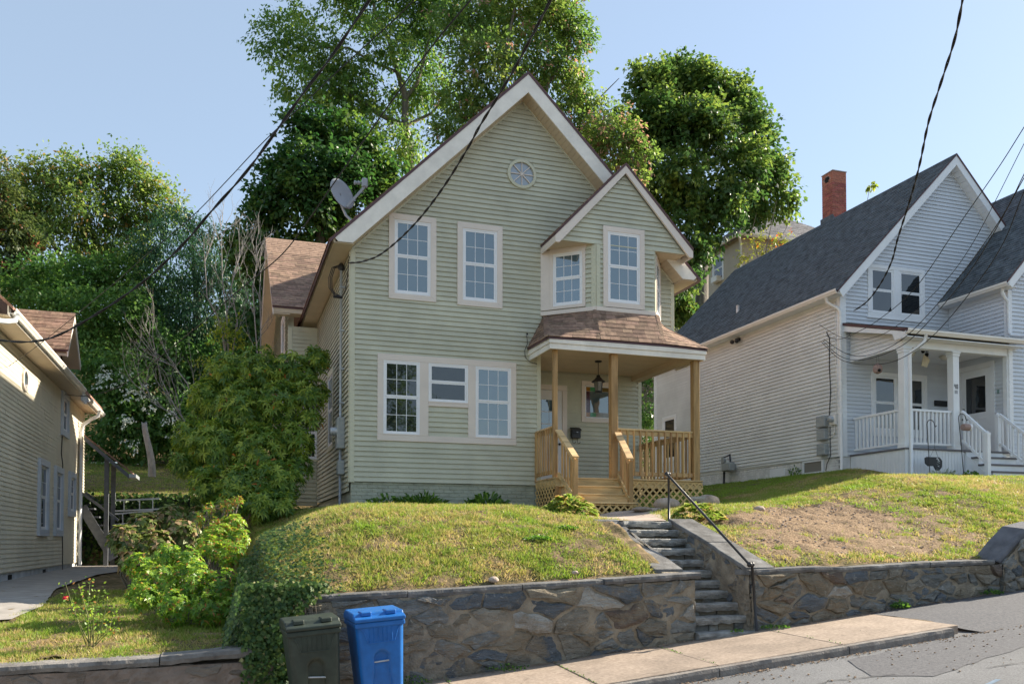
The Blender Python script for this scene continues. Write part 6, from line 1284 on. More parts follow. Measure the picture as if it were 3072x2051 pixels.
tree('broad yellowing oak on the far slope above the left house', ground_at(atY(300, 900, Y)), [(L2([(290, 720), (250, 640), (220, 560), (190, 470), (165, 420)], Y), .22, .05), (L2([(310, 720), (315, 600), (340, 530), (330, 450)], Y), .22, .06), (L2([(315, 620), (280, 500), (270, 420)], Y), .14, .04), (L2([(170, 640), (110, 540), (60, 450)], Y), .16, .04)], b, m_ylw, 1150, 36, .21, cr=.72, seed=16, extra=.09, group=BG)
Y = 27.; b = [pxblob(*q, Y) for q in ((-5, 395, 26), (5, 450, 30), (25, 520, 38), (30, 570, 36), (60, 555, 26), (0, 620, 42), (-40, 500, 50), (-60, 560, 60))]
tree('dark tree with reddish seed clusters cut off by the left edge', ground_at(atY(-60, 900, Y)), [(L2([(-30, 760), (-20, 600), (0, 450)], Y), .2, .05)], b, m_red, 420, 34, .2, cr=.5, seed=17, extra=.08, group=BG)
Y = 24.; b = [pxblob(*q, Y+dy) for q, dy in (((400, 520, 38), 0), ((450, 530, 34), 0), ((485, 550, 34), 0), ((350, 560, 42), 0), ((420, 600, 50), -1), ((495, 630, 46), -1), ((380, 650, 48), 0), ((470, 700, 52), -1), ((540, 640, 32), 0), ((520, 720, 50), 0), ((400, 740, 50), 0), ((340, 700, 44), 0), ((560, 720, 34), 0), ((585, 640, 30), 1), ((450, 790, 50), 0), ((530, 800, 46), 0), ((590, 780, 40), 0), ((500, 590, 30), 0))]
tree('dark blue-green drooping locust tree behind the bare dead branches', ground_at(atY(600, 1000, Y)), [(L2([(450, 900), (452, 700), (440, 560)], Y), .25, .06), (L2([(452, 700), (510, 620), (500, 560)], Y), .1, .03)], b, m_loc, 1250, 38, .15, cr=.58, seed=18, flat=.38, droop=.9, asp=.4, group=BG)
Y = 22.; b = [pxblob(*q, Y+dy) for q, dy in (((60, 650, 50), 3), ((130, 650, 50), 3), ((200, 650, 44), 2), ((280, 640, 44), 2), ((110, 710, 44), 1), ((200, 720, 50), 0), ((280, 720, 50), 0), ((250, 800, 50), 0), ((330, 800, 50), 0), ((400, 840, 50), 0), ((240, 860, 46), -1), ((300, 890, 50), -1), ((370, 910, 46), -1), ((440, 900, 50), 0), ((500, 830, 46), 0), ((265, 950, 42), -1), ((330, 980, 44), -1), ((400, 980, 44), -1), ((450, 960, 46), -1), ((540, 880, 40), 0), ((500, 920, 46), 0), ((230, 1010, 36), 0), ((290, 1040, 30), 0), ((470, 1030, 40), 0), ((560, 960, 50), 0))]
tk = crown('thicket', b, m_thk, None, 1900, 36, .19, cr=.6, seed=19, kind='stuff', label='vine covered green thicket at the top of the back lawn', cat='thicket', tint=(.05, .8))
Y = 19.4; b = [pxblob(*q, Y) for q in ((245, 870, 20), (285, 880, 18), (300, 905, 16), (290, 960, 18), (345, 930, 16), (395, 960, 20), (430, 980, 18), (310, 1010, 14), (330, 895, 14), (250, 830, 12), (400, 990, 14), (232, 885, 10))]
m_flower = leafmat('white_blossom', [(0, (.55, .58, .5)), (1, (.78, .80, .74))], trans=.3)
crown('vine_blossom', b, m_flower, None, 42, 18, .085, cr=.18, sub=0, seed=20, kind='stuff', label='white flowering vine blossoms draped over the dark thicket', cat='blossom', asp=.9, inner=.5)
Y = 13.; b = [pxblob(*q, Y) for q in ((1490, 930, 26), (1495, 870, 24), (1480, 980, 24), (1500, 1010, 22), (1475, 830, 20))]
tree('dark shrub in the narrow gap between the two houses', ground_at(atY(1950, 1300, Y)), [], b, m_dmap, 160, 34, .12, cr=.4, seed=21, name='shrub', cat='shrub')
# deeper woods behind everything (dark mass low on the hillside)
r = np.random.default_rng(5); wb = []
for k in range(80):
    y = r.uniform(30, 46); x = r.uniform(-26, 60); z = float(H(x, y)); wb.append((x, y, z+r.uniform(.5, 3.0), r.uniform(2.4, 3.6)))
wb = [q for q in wb if not (18 < q[0] < 48 and q[1] < 42)]
crown('distant_woods', wb, m_dmap, None, 2200, 30, .34, cr=1.2, seed=22, kind='stuff', label='continuous dark woods covering the hillside behind the houses', cat='woods', tint=(.1, .8))
# tree across the street, seen only as a reflection in the windows
tree('street tree on the far side of the road behind the viewpoint', (9, -42, -1), [([(9, -42, -1), (9, -42, 5), (9.4, -42, 9)], .3, .15)], [(9, -42, 10, 4.2), (6, -41, 8, 3.2), (12.5, -42, 8.5, 3.0), (9, -42, 14, 3.2), (5, -43, 12, 3)], m_opp, 900, 30, .3, cr=.8, seed=23)
tree('second street tree across the road behind the viewpoint', (38, -44, 2), [([(38, -44, 2), (38, -44, 8), (38.4, -44, 12)], .3, .15)], [(38, -44, 13, 4.2), (35, -43, 11, 3.2), (41, -44, 11.5, 3.6), (38, -44, 17, 3.4), (44, -43, 13, 3)], m_opp, 900, 30, .3, cr=.8, seed=24)
# bare dead saplings
def bare(label, stems, Y, seed, group='bare dead saplings beside the rhododendron', twr=.006):
    rr = random.Random(seed); t = thing('dead_sapling', label, 'dead tree', ground_at(atY(stems[0][0][0]*1.3078, stems[0][0][1]*1.3078, Y)), group); mb = MB()
    def grow(p, d, L_, r_, dep):
        pts = [p]; q = p.copy(); n = 4; dd = d.copy()
        for _ in range(n):
            dd = (dd+Vector((rr.uniform(-.28, .28), rr.uniform(-.2, .2), rr.uniform(-.1, .22)))).normalized(); q = q+dd*L_/n; pts.append(q.copy())
            if dep > 0 and rr.random() < .8: grow(q, (dd+Vector((rr.uniform(-.8, .8), rr.uniform(-.4, .4), rr.uniform(0, .5)))).normalized(), L_*rr.uniform(.4, .6), r_*.55, dep-1)
        mb.tube(pts, r_, 4, r_*.4, cap=False)
    for st in stems:
        pts = L2(st, Y); mb.tube(pts, .021, 5, .008, cap=False)
        for i in range(1, len(pts)):
            d = (pts[i]-pts[i-1]).normalized()
            for _ in range(2 if i < len(pts)-1 else 3): q = pts[i-1].lerp(pts[i], rr.random()); grow(q, (d+Vector((rr.uniform(-.6, .6), rr.uniform(-.3, .3), .1))).normalized(), rr.uniform(.5, 1.1), .010, 2)
    mb.build('stems', m_bark2, t, smooth=True); return t
bare('tallest cluster of bare grey dead stems behind the rhododendron', [[(520, 830), (505, 740), (475, 680), (470, 600), (490, 540)], [(525, 830), (520, 720), (510, 640), (508, 560), (505, 490)], [(530, 830), (545, 740), (530, 660), (545, 600), (560, 560)]], 8., 3)
bare('bare grey dead stems close against the left edge of the shingled wing', [[(592, 830), (585, 740), (580, 660), (590, 600), (588, 560)], [(598, 830), (598, 740), (596, 660), (598, 620)]], 7., 4)
bare('low sprawling bare branch reaching left of the rhododendron', [[(440, 990), (400, 930), (370, 870), (355, 800)], [(440, 985), (400, 950), (360, 930), (325, 895)], [(450, 940), (430, 880), (400, 840), (375, 830)]], 5., 5)
b = [pxblob(*q, 7.6) for q in ((500, 770, 20), (530, 780, 22), (515, 745, 14), (470, 830, 16), (550, 790, 12))]
m_lime = lm('lime_leaves', (.08, .14, .02), (.20, .26, .03), (.36, .36, .04), trans=.5)
tree('yellow green climber leaves caught in the dead saplings', ground_at(atY(660, 1080, 7.6)), [(L2([(515, 830), (520, 770), (505, 740)], 7.6), .015, .006)], b, m_lime, 60, 16, .10, cr=.22, seed=31, name='climber', cat='climber')
b = [pxblob(*q, 13.) for q in ((1745, 560, 22), (1780, 570, 20), (1720, 585, 16), (1800, 545, 12), (1700, 590, 10))]
m_or = lm('autumn_sapling_leaves', (.08, .13, .02), (.20, .22, .04), (.34, .30, .05), (.42, .12, .03), trans=.45)
tree('thin sapling with yellow and orange leaves behind the dark roof', (17, 13.2, 3.6), [(L2([(1750, 640), (1760, 560), (1775, 490), (1782, 460)], 13.), .03, .006), (L2([(1760, 590), (1800, 530), (1815, 500)], 13.), .02, .005), (L2([(1740, 600), (1725, 530), (1735, 490)], 13.), .02, .005)], b, m_or, 40, 24, .12, cr=.26, seed=32, extra=.12, name='sapling', cat='sapling')
b = [pxblob(*q, 17.) for q in ((1600, 425, 5), (1998, 425, 5))][1:]
tree('single leafy shoot poking above the dark roof ridge', (22.5, 8.4, 10), [([atY(1988*1.3078, 470*1.3078, 8.4), atY(1996*1.3078, 425*1.3078, 8.4)], .012, .006)], [pxblob(1998, 426, 4, 8.4)], m_lime, 6, 7, .14, cr=.10, seed=33, name='shoot', cat='shoot')
# grey leaning stump with a ladder below
stt = thing('broken_tree', 'weathered grey broken trunk leaning at the top of the back lawn', 'tree stump', ground_at(atY(452, 1425, 15)))
a, b_ = atY(456, 1430, 15), atY(436, 1272, 15); mb = MB(); n = 10; V = []
for i in range(8):
    t = i/7; c = a.lerp(b_, t)+Vector((.03*math.sin(t*5), 0, 0)); rr_ = .13-.04*t
    for k in range(n): th_ = 2*math.pi*k/n; q = rr_*(1+.12*math.sin(3*th_+t*4)); V.append(c+Vector((math.cos(th_)*q, math.sin(th_)*q, (.12*random.random() if i == 7 else 0))))
mb.add(V, [(i*n+k, i*n+(k+1) % n, (i+1)*n+(k+1) % n, (i+1)*n+k) for i in range(7) for k in range(n)]+[tuple(7*n+k for k in range(n))]); mb.build('snag', m_bark2, stt, smooth=True)
# back retaining wall of ivy, ladder
m_ivy = lm('ivy_leaves', (.02, .055, .014), (.05, .105, .022), (.13, .19, .045), (.35, .33, .14), trans=.25, rough=.42, spec=.3)
bw_ = thing('ivy_wall', 'dark ivy covered retaining wall below the back lawn', 'wall', (-1, 13.7, 1))
MB().box(-6, 1.6, 13.66, 13.9, .8, 3.22).build('wall', m_dark if False else M('dark_stone', (.05, .05, .045), .9, .3, 4), bw_)  # near-black stone colour with random mottling behind the ivy leaves
r = np.random.default_rng(8); n = 5200; P = np.stack([r.uniform(-6, 1.8, n), 13.62-r.random(n)*.25, .95+2.4*r.random(n)**.8], 1)
V, F = leaves(P, unit(rdir(n, r)+[0, -.3, -.8]), unit(rdir(n, r)*.5+[0, -1, .3]), .13*r.uniform(.6, 1.2, n), .11, 4); foliage('ivy', [(V, F, np.repeat(r.uniform(0, .8, n), 4))], m_ivy, bw_)
ld = thing('ladder', 'aluminium ladder lying sideways against the dark ivy wall', 'ladder', (-2, 13.3, 1.9))
la, lb_ = atY(345, 1540, 13.3), atY(478, 1528, 13.3); off = atY(345, 1570, 13.3)-la
m_alu = M('ladder_aluminium', (.5, .5, .5), .4, .05, 5, metal=.5)
def ladder(px0, px1, par):
    a0 = atY(*px0[0], 13.3); a1 = atY(*px0[1], 13.3); b0_ = atY(*px1[0], 13.3); b1_ = atY(*px1[1], 13.3)
    MB().beam(a0, a1, .04, .05).build('side_rail', m_alu, par); MB().beam(b0_, b1_, .04, .05).build('side_rail', m_alu, par)
    for t in (.2, .55, .85): MB().beam(a0.lerp(a1, t), b0_.lerp(b1_, t), .03, .03, up=(0, 1, 0)).build('rung', m_alu, par)
ladder(((345, 1500), (478, 1495)), ((345, 1532), (478, 1526)), ld)
ld2 = thing('ladder', 'lower aluminium ladder lying behind the grey back stairs', 'ladder', (-2.5, 13.3, 1.7)); ladder(((345, 1541), (460, 1531)), ((345, 1573), (460, 1562)), ld2)
# ---- rhododendron: whorls of long leaves
def whorls(C, D, per, L, W, tint, r, k=6, spread=1.0, droop=.25):
    n = len(C); ci = np.repeat(np.arange(n), per); ph = np.tile(np.arange(per)*2*np.pi/per, n)+np.repeat(r.uniform(0, 6.28, n), per)+r.uniform(-.25, .25, n*per)
    D = unit(D); A = unit(np.cross(D, np.tile([.13, .31, .94], (n, 1)))); Bv = np.cross(D, A)
    R_ = A[ci]*np.cos(ph)[:, None]+Bv[ci]*np.sin(ph)[:, None]; el = r.uniform(-.15, .75, n*per)[:, None]
    dd = unit(R_*spread+D[ci]*el); Ls = L*r.uniform(.65, 1.15, n*per)*np.repeat(r.uniform(.8, 1.15, n), per)
    V, F = leaves(C[ci], dd, D[ci]+R_*.2, Ls, Ls*W, k, droop, .06)
    T = np.clip(np.repeat(tint, per)+r.uniform(-.12, .12, n*per), 0, .9); return V, F, T
def bush(name, label, cat, base, blobs, mat, n, per, L, W, seed, tint=(.1, .8), extra=0., k=6, up=.5, stems=None, inner=.25, droop=.25, spread=1.0, stemm=None):
    r = np.random.default_rng(seed); t = thing(name, label, cat, base); B = np.array(blobs); w = B[:, 3]**2; w /= w.sum(); idx = r.choice(len(B), n, p=w)
    d = rdir(n, r); d[:, 1] -= .25; d = unit(d); rad = np.where(r.random(n) < inner, r.uniform(.3, .8, n), r.uniform(.8, 1.08, n))
    C = B[idx, :3]+d*(B[idx, 3]*rad)[:, None]; g = np.array(H(C[:, 0], C[:, 1]))+.04; C[:, 2] = np.maximum(C[:, 2], g+.05*r.random(n))
    D = unit(d+np.array([0, 0, up])+rdir(n, r)*.25); tc = np.clip(r.uniform(*tint, n)+.25*d[:, 2]*0, 0, .9)
    V, F, T = whorls(C, D, per, L, W, tc, r, k, spread, droop)
    if extra: T = np.where(r.random(len(T)) < extra, 1., T)
    foliage('foliage', [(V, F, np.repeat(T, k))], mat, t); mb = MB(); rr = random.Random(seed); b0 = Vector(base)
    for i in range(stems or 14):
        q = B[rr.randrange(len(B))]; e = Vector((q[0], q[1], q[2]))+Vector((rr.uniform(-1, 1), rr.uniform(-1, 1), rr.uniform(-1, 1)))*q[3]*.5; m_ = b0.lerp(e, .5)+Vector((rr.uniform(-.1, .1), 0, -.1)); mb.tube([b0+Vector((rr.uniform(-.15, .15), rr.uniform(-.1, .1), -.05)), m_, e], .022 if L > .08 else .010, 5, .006, cap=False)
    mb.build('stems', stemm or m_bark, t, smooth=True); return t
m_rho = lm('rhododendron_leaves', (.045, .11, .028), (.155, .26, .045), (.36, .43, .065), (.50, .17, .03), trans=.35, rough=.4, spec=.4)
rb = [((520, 850, 42), 2.6), ((600, 850, 52), 2.2), ((675, 855, 46), 1.8), ((725, 825, 28), 1.6), ((480, 915, 44), 2.6), ((560, 935, 60), 1.9), ((650, 930, 54), 1.4), ((712, 900, 38), 1.2), ((435, 1000, 38), 2.4), ((425, 1060, 32), 2.2), ((500, 1025, 60), 1.6), ((600, 1035, 62), 1.1), ((675, 1010, 42), 1.0), ((715, 960, 22), 1.0), ((480, 1112, 44), .8), ((560, 1115, 52), .2), ((635, 1105, 52), .0), ((685, 1070, 28), .8), ((600, 1158, 34), -.6), ((645, 1158, 28), -.6), ((530, 1155, 32), -.3)]
bush('rhododendron', 'big rounded rhododendron with a few orange leaves at the left corner of the sage house', 'bush', (.7, 1.4, 2.2), [pxblob(*q, Y) for q, Y in rb], m_rho, 3700, 8, .145, .25, 41, extra=.005, stems=26, inner=.3, tint=(.15, .9))
m_aza = lm('azalea_leaves', (.05, .13, .022), (.15, .28, .04), (.34, .46, .06), (.42, .19, .06), trans=.4, rough=.4)
ab = [((320, 1300, 30), -5.2), ((385, 1275, 30), -4.9), ((360, 1340, 48), -5.4), ((440, 1330, 48), -5.4), ((505, 1345, 44), -5.5), ((325, 1365, 34), -5.7), ((400, 1390, 38), -5.9), ((475, 1395, 38), -5.9), ((430, 1285, 30), -5.0), ((520, 1400, 30), -5.9)]
bush('azalea', 'bright green azalea with small whorled leaves in front on the left lawn', 'bush', (-.45, -5.5, .72), [pxblob(*q, Y) for q, Y in ab], m_aza, 1300, 9, .062, .30, 42, extra=.06, stems=20, tint=(.1, .9))
ab2 = [((500, 1235, 36), -4.0), ((535, 1205, 26), -3.8), ((475, 1260, 30), -4.3), ((530, 1270, 32), -4.4), ((545, 1235, 26), -4)]
bush('azalea', 'second azalea with brown dried centre further up beside the ivy', 'bush', (-.1, -4.0, .9), [pxblob(*q, Y) for q, Y in ab2], m_aza, 560, 9, .062, .30, 43, extra=.14, stems=18, tint=(.3, .9))
m_hyd = lm('hydrangea_leaves', (.05, .09, .02), (.13, .17, .04), (.22, .26, .07), (.34, .24, .13), trans=.3)
hb = [((285, 1235, 30), -2.6), ((330, 1210, 34), -2.2), ((390, 1195, 34), -1.9), ((455, 1195, 34), -1.6), ((300, 1280, 26), -3.0), ((355, 1255, 38), -2.8), ((420, 1230, 36), -2.5), ((340, 1300, 24), -3.2), ((500, 1190, 30), -1.2)]
bush('hydrangea', 'brownish faded hydrangea beside the concrete walk', 'bush', (-1.3, -2.3, .9), [pxblob(*q, Y) for q, Y in hb], m_hyd, 800, 7, .11, .5, 44, extra=.28, stems=18)
b_ = [pxblob(*q, -3.6) for q in ((455, 1190, 16), (480, 1165, 14), (520, 1160, 14), (545, 1150, 12), (495, 1200, 18))]
bush('wild_weeds', 'tall wispy weeds with seed heads rising behind the azaleas', 'weeds', (-.2, -3.6, .95), b_, m_aza, 170, 6, .05, .25, 45, extra=.35, stems=22, tint=(.3, .9))
# rose
rs = thing('rose_bush', 'leggy rose bush with one red bloom on the left lawn', 'rose bush', (-1.27, -7.0, .6)); rr = random.Random(4); mb = MB(); lf = []; base = Vector((-1.27, -7.0, float(H(-1.27, -7.0))-.02))
m_cane = M('rose_cane', (.14, .15, .05), .6, .3, 20)
tips = [(195, 1745), (235, 1750), (270, 1740), (300, 1765), (325, 1790), (345, 1830), (350, 1875), (215, 1790), (250, 1800), (290, 1830)]
for q in tips:
    e = atY(*q, -7.0+rr.uniform(-.2, .25)); m_ = base.lerp(e, .5)+Vector((rr.uniform(-.05, .05), 0, .02)); mb.tube([base+Vector((rr.uniform(-.05, .05), 0, 0)), m_, e], .007, 5, .003, cap=False)
    for _ in range(26): t_ = rr.uniform(.35, 1.05); p = base.lerp(m_, t_*2) if t_ < .5 else m_.lerp(e, t_*2-1); lf.append(p+Vector((rr.gauss(0, .035), rr.gauss(0, .03), rr.gauss(0, .03))))
mb.build('canes', m_cane, rs); C = np.array([tuple(p) for p in lf]); r = np.random.default_rng(2); V, F = leaves(C, rdir(len(C), r), rdir(len(C), r)+[0, 0, 1], .035, .022, 6); T = r.uniform(.2, .9, len(C)); T = np.where(r.random(len(C)) < .08, 1., T); foliage('foliage', [(V, F, np.repeat(T, 6))], m_aza, rs)
m_rose = M('rose_petal', (.45, .01, .03), .5, .2, 40); p = atY(196, 1794, -7.0); mb = MB()
for k in range(9): a_ = k*2.4; mb.ico(p+Vector((math.cos(a_)*.014, math.sin(a_)*.014, .004*k-.015)), .016, 1, .2, (1, 1, .7), k)
mb.build('bloom', m_rose, rs)
# hostas
m_hos = leafmat('hosta_leaves', [(0, (.14, .24, .04)), (.4, (.34, .42, .08)), (.7, (.58, .54, .22)), (1., (.45, .27, .09))], trans=.3, rough=.4)
def hosta(label, x, y, rx, ry, n, seed):
    r = np.random.default_rng(seed); z = float(H(x, y)); t = thing('hosta', label, 'hosta', (x, y, z)); a = r.uniform(0, 6.28, n); q = np.sqrt(r.random(n)); C = np.stack([x+np.cos(a)*q*rx*.8, y+np.sin(a)*q*ry*.8, z+.06+.26*(1-q*q)*r.uniform(.6, 1.1, n)], 1)
    D = unit(np.stack([np.cos(a)*(.4+q), np.sin(a)*(.4+q), r.uniform(.0, .7, n)*(1-q*.6)], 1)+rdir(n, r)*.35); L = r.uniform(.09, .17, n); parts = []
    V, F = leaves(C, D, np.tile([0, 0, 1.], (n, 1))+rdir(n, r)*.4, L, L*.62, 6, .25, .08); T = r.choice([.05, .2, .35, .55, .75, .95], n, p=[.15, .25, .2, .15, .15, .1]); parts.append((V, F, np.repeat(T, 6)))
    V, F = leaves(C+D*L[:, None]*.1+[0, 0, .004], D, np.tile([0, 0, 1.], (n, 1)), L*.75, L*.36, 6, .25, .08); parts.append((V, F, np.repeat(np.clip(T-.3, 0, 1), 6)))
    foliage('leaf_rosette', parts, m_hos, t)
hosta('variegated hosta clump left of the path below the porch steps', 5.30, -4.45, .50, .38, 330, 3); hosta('variegated hosta clump right of the stone steps by the handrail', 7.45, -4.75, .5, .38, 230, 4)
# foundation weeds and bright lawn clumps
m_weed = lm('weed_leaves', (.035, .09, .02), (.08, .17, .03), (.17, .30, .04), trans=.35)
def clump(label, x, y, w, h, n, L, W, seed, mat=None, name='weed_clump', cat='weeds', group=None, upr=1.3, z=None, k=6):
    r = np.random.default_rng(seed); z0 = float(H(x, y)) if z is None else z; a = r.uniform(0, 6.28, n); q = np.sqrt(r.random(n)); C = np.stack([x+np.cos(a)*q*w, y+np.sin(a)*q*w*.6, z0+r.random(n)*h*(1-q*.6)*.8], 1)
    D = unit(np.stack([np.cos(a)*q, np.sin(a)*q, np.full(n, upr*.6)], 1)+rdir(n, r)*.5); Ls = L*r.uniform(.5, 1.2, n); V, F = leaves(C, D, rdir(n, r)+[0, 0, .6], Ls, Ls*W, k, .25, .05)
    t = thing(name, label, cat, (x, y, z0), group); foliage('foliage', [(V, F, np.repeat(r.uniform(.1, .9, n), k))], mat or m_weed, t); return t
clump('leafy weed clump at the left end of the painted foundation', 3.12, -.40, .40, .36, 300, .12, .5, 51); clump('grassy weed clump in the middle of the painted foundation', 3.78, -.44, .42, .30, 380, .28, .10, 52, upr=1.6); clump('dark broad leaved plant at the right part of the painted foundation', 5.12, -.47, .38, .42, 130, .22, .4, 53, upr=1.6)
clump('bright green clover mound low on the lawn near the coping', 4.05, -6.35, .20, .09, 420, .035, .8, 54); clump('smaller bright green mound right of the other on the lawn', 4.65, -5.95, .17, .08, 360, .035, .8, 55)
clump('green seedlings at the wall foot beside the blue bin', 2.05, -7.80, .22, .13, 130, .03, .8, 56, z=float(street_z(2.05))); clump('green seedlings at the wall foot two slabs left of the steps', 3.15, -7.80, .26, .09, 150, .03, .8, 57, z=float(street_z(3.15)))
clump('small green weeds at the foot of the handrail post', 6.75, -7.82, .20, .07, 120, .03, .8, 58, z=float(street_z(6.75))); clump('green weeds on the bottom stone step', 6.15, -7.86, .08, .05, 50, .028, .8, 59, z=.62)
clump('green weeds at the foot of the right stone wall near a long stone', 8.75, -7.80, .12, .14, 120, .045, .7, 60, z=float(street_z(8.75))); clump('small trailing weed near the boulder end of the right wall', 10.35, -7.80, .20, .10, 120, .04, .7, 61, z=float(street_z(10.35)))
clump('young weed growing from the pale brick foundation', 15.05, 2.9, .15, .42, 60, .11, .3, 62, z=3.55, upr=2.); clump('round green shrub by the right porch steps', 16.98, -1.2, .2, .26, 240, .06, .6, 63, z=3.27); clump('pale striped grass tuft below the slate sign', 15.95, -1.35, .28, .12, 260, .26, .05, 64, upr=.9, mat=leafmat('pale_grass', [(0, (.25, .30, .2)), (1, (.45, .5, .38))]), z=3.22)
# rocks beside the porch
m_rock = M('tan_rock', (.30, .23, .18), .9, .3, 8, .8, 30, rnd=.2, col2=(.42, .34, .28), bdist=.015)
RK = 'loose stones edging the bed beside the porch'
for k, (px, py, rx, ry, lab) in enumerate(((2000, 1512, .27, .13, 'big flat topped tan stone beside the pine lattice'), (1965, 1536, .30, .09, 'long low grey stone under the big tan one'), (2040, 1535, .20, .09, 'squat grey stone behind the handrail post'), (2075, 1528, .16, .10, 'small round stone right of the handrail post'), (1925, 1527, .20, .05, 'thin dark slab stone leaning at the lattice'), (2110, 1514, .18, .09, 'pale stone near the planter ring'), (2125, 1506, .24, .16, 'rounded tan stone beneath the planter ring'))):
    p = atY(px, py, -2.35); mb = MB(); mb.ico((p.x, p.y, p.z), 1, 2, .06, (rx, .16, ry), k); mb.build('stone', m_rock, None, smooth=True, label=lab, cat='stone', group=RK)
p = atY(2093, 1497, -2.3); MB().lathe((p.x, p.y, p.z-.05), [(.14, 0), (.17, .05), (.17, .10), (.14, .10), (.13, .03)], 18).build('planter_ring', M('grey_planter', (.38, .36, .35), .8, .1, 9), None, label='round grey planter ring resting on the stones', cat='planter')
for k, (px, py, r_, lab) in enumerate(((2278, 1530, .09, 'small tan fieldstone on the dirt bank'), (1480, 1738, .055, 'dark pebble sitting on the lawn coping'), (1725, 1716, .035, 'pale pebble on the coping of the left wall'))):
    p = atY(px, py, -7.45 if k else -4.2); z = float(H(p.x, p.y)); MB().ico((p.x, p.y, (z+.03) if not k else p.z), r_, 1, .12, (1.2, 1, .7), k).build('stone', m_rock, None, smooth=True, label=lab, cat='stone')
m_grit = M('grit_and_leaf_litter', (.20, .13, .08), .95, .4, 40, col2=(.34, .24, .16))
r = np.random.default_rng(77); n = 2600; X_ = np.concatenate([r.uniform(1.8, 5.6, n//2), r.uniform(6.5, 11, n//2)]); Yy = -7.76-np.abs(r.normal(0, .05, n)); sel = r.random(n) < .4+.6*(vnoise(X_, Yy, 2.2, 3) > .5); X_, Yy = X_[sel], Yy[sel]; n = len(X_)
V, F = leaves(np.stack([X_, Yy, street_z(X_)+.008], 1), rdir(n, r)*[1, 1, .2], np.tile([0, 0, 1.], (n, 1))+rdir(n, r)*.3, r.uniform(.012, .035, n), .012, 4); foliage('leaf_litter', [(V, F, np.zeros(len(V)))], m_grit, None, kind='stuff', label='brown grit and dead leaves along the foot of the stone walls', cat='litter')
r = np.random.default_rng(78); xs = []
for xj_ in (2.4, 3.7, 5.05, 6.62):
    t_ = r.random(60); k = vnoise(t_*3, t_*0+xj_, 2.1, 5) > .45; t_ = t_[k]; xs.append(np.stack([xj_-.13+.16*t_+r.normal(0, .008, len(t_)), YK+.12+t_*1.65, street_z(xj_+0*t_)+.006], 1))
P = np.concatenate(xs); n = len(P); V, F = leaves(P, unit(rdir(n, r)*[1, 1, .4]+[0, 0, .3]), rdir(n, r)+[0, 0, .6], r.uniform(.012, .03, n), .012, 4); foliage('joint_weeds', [(V, F, np.repeat(r.uniform(.1, .8, n), 4))], m_gr if 'm_gr' in globals() else m_weed, None, kind='stuff', label='tiny weeds growing in the joints of the pavement slabs', cat='weeds')
# ivy at the corner of the mound
r = np.random.default_rng(9)
n = 6500; x = r.uniform(.24, 1.12, n); z = .05+1.35*r.random(n); keep = r.random(n) < np.clip(1.25-np.maximum(x-.52, 0)*3.2+np.maximum(z-1.0, 0)*3.0, 0, 1); keep &= ~((x > .95) & (z < 1.0)); x, z = x[keep], z[keep]
P1 = np.stack([x, -7.80-.16*r.random(len(x))*(1-.3*x)-.06*vnoise(x, z, 4, 2), np.minimum(z, 1.28+.05*r.random(len(x)))], 1); N1 = unit(rdir(len(x), r)*.55+[0, -1, .25])
n2 = 9500; x2 = r.uniform(.10, 2.1, n2)**1.; y2 = r.uniform(-7.75, -3.2, n2); k2 = r.random(n2) < np.clip(1.15-(x2-.45)*1.1-.15*np.maximum(y2+5.5, 0)+.5*(vnoise(x2, y2, 2., 6)-.5), 0, 1)*np.where(x2 > 1.2, .4, 1); x2, y2 = x2[k2], y2[k2]
P2 = np.stack([x2, y2, H(x2, y2)+.03+.09*r.random(len(x2))], 1); N2 = unit(rdir(len(x2), r)*.5+[-.25, -.35, 1])
n3 = 5200; x3 = r.uniform(-.22, .28, n3)+.28; y3 = r.uniform(-7.8, -4.4, n3); z3 = .6+(H(np.full(n3, .5), y3)-.55)*r.random(n3)**.8; P3 = np.stack([x3*.5+.0+(z3-.6)*.28, y3, z3], 1); N3 = unit(rdir(n3, r)*.5+[-1, -.5, .3])
P_ = np.concatenate([P1, P2, P3]); Nn = np.concatenate([N1, N2, N3]); n = len(P_); D = unit(rdir(n, r)+[0, -.2, -.9]); D = unit(D-Nn*(D*Nn).sum(1, keepdims=True)); S_ = np.cross(D, Nn); L = r.uniform(.030, .062, n)[:, None]
sh = [(0, -.06), (.22, -.50), (.36, -.30), (.62, -.36), (.60, -.14), (1.0, 0), (.60, .14), (.62, .36), (.36, .30), (.22, .50)]
V = np.stack([P_+D*L*a+S_*L*b+Nn*L*.12*abs(b) for a, b in sh], 1).reshape(-1, 3); F = np.arange(n*10).reshape(n, 10)
T = r.uniform(.05, .85, n); T = np.where(r.random(n) < .03, 1., T); fo_ = foliage('ivy', [(V, F, np.repeat(T, 10))], m_ivy, None, kind='stuff', label='glossy green ivy spilling over the corner of the mound behind the bins', cat='ivy')
mb = MB(); rr = random.Random(6)
for k in range(40):
    x0 = rr.uniform(.38, 1.0); z0 = 1.3; mb.tube([(x0, -7.76, z0), (x0+rr.uniform(-.1, .1), -7.84, z0-.3), (x0+rr.uniform(-.2, .2), -7.86, z0-rr.uniform(.4, 1.1))], .004, 4, .002, cap=False)
mb.build('ivy_stems', m_bark, None, kind='stuff', label='thin brown ivy stems hanging down the wall end', cat='ivy')
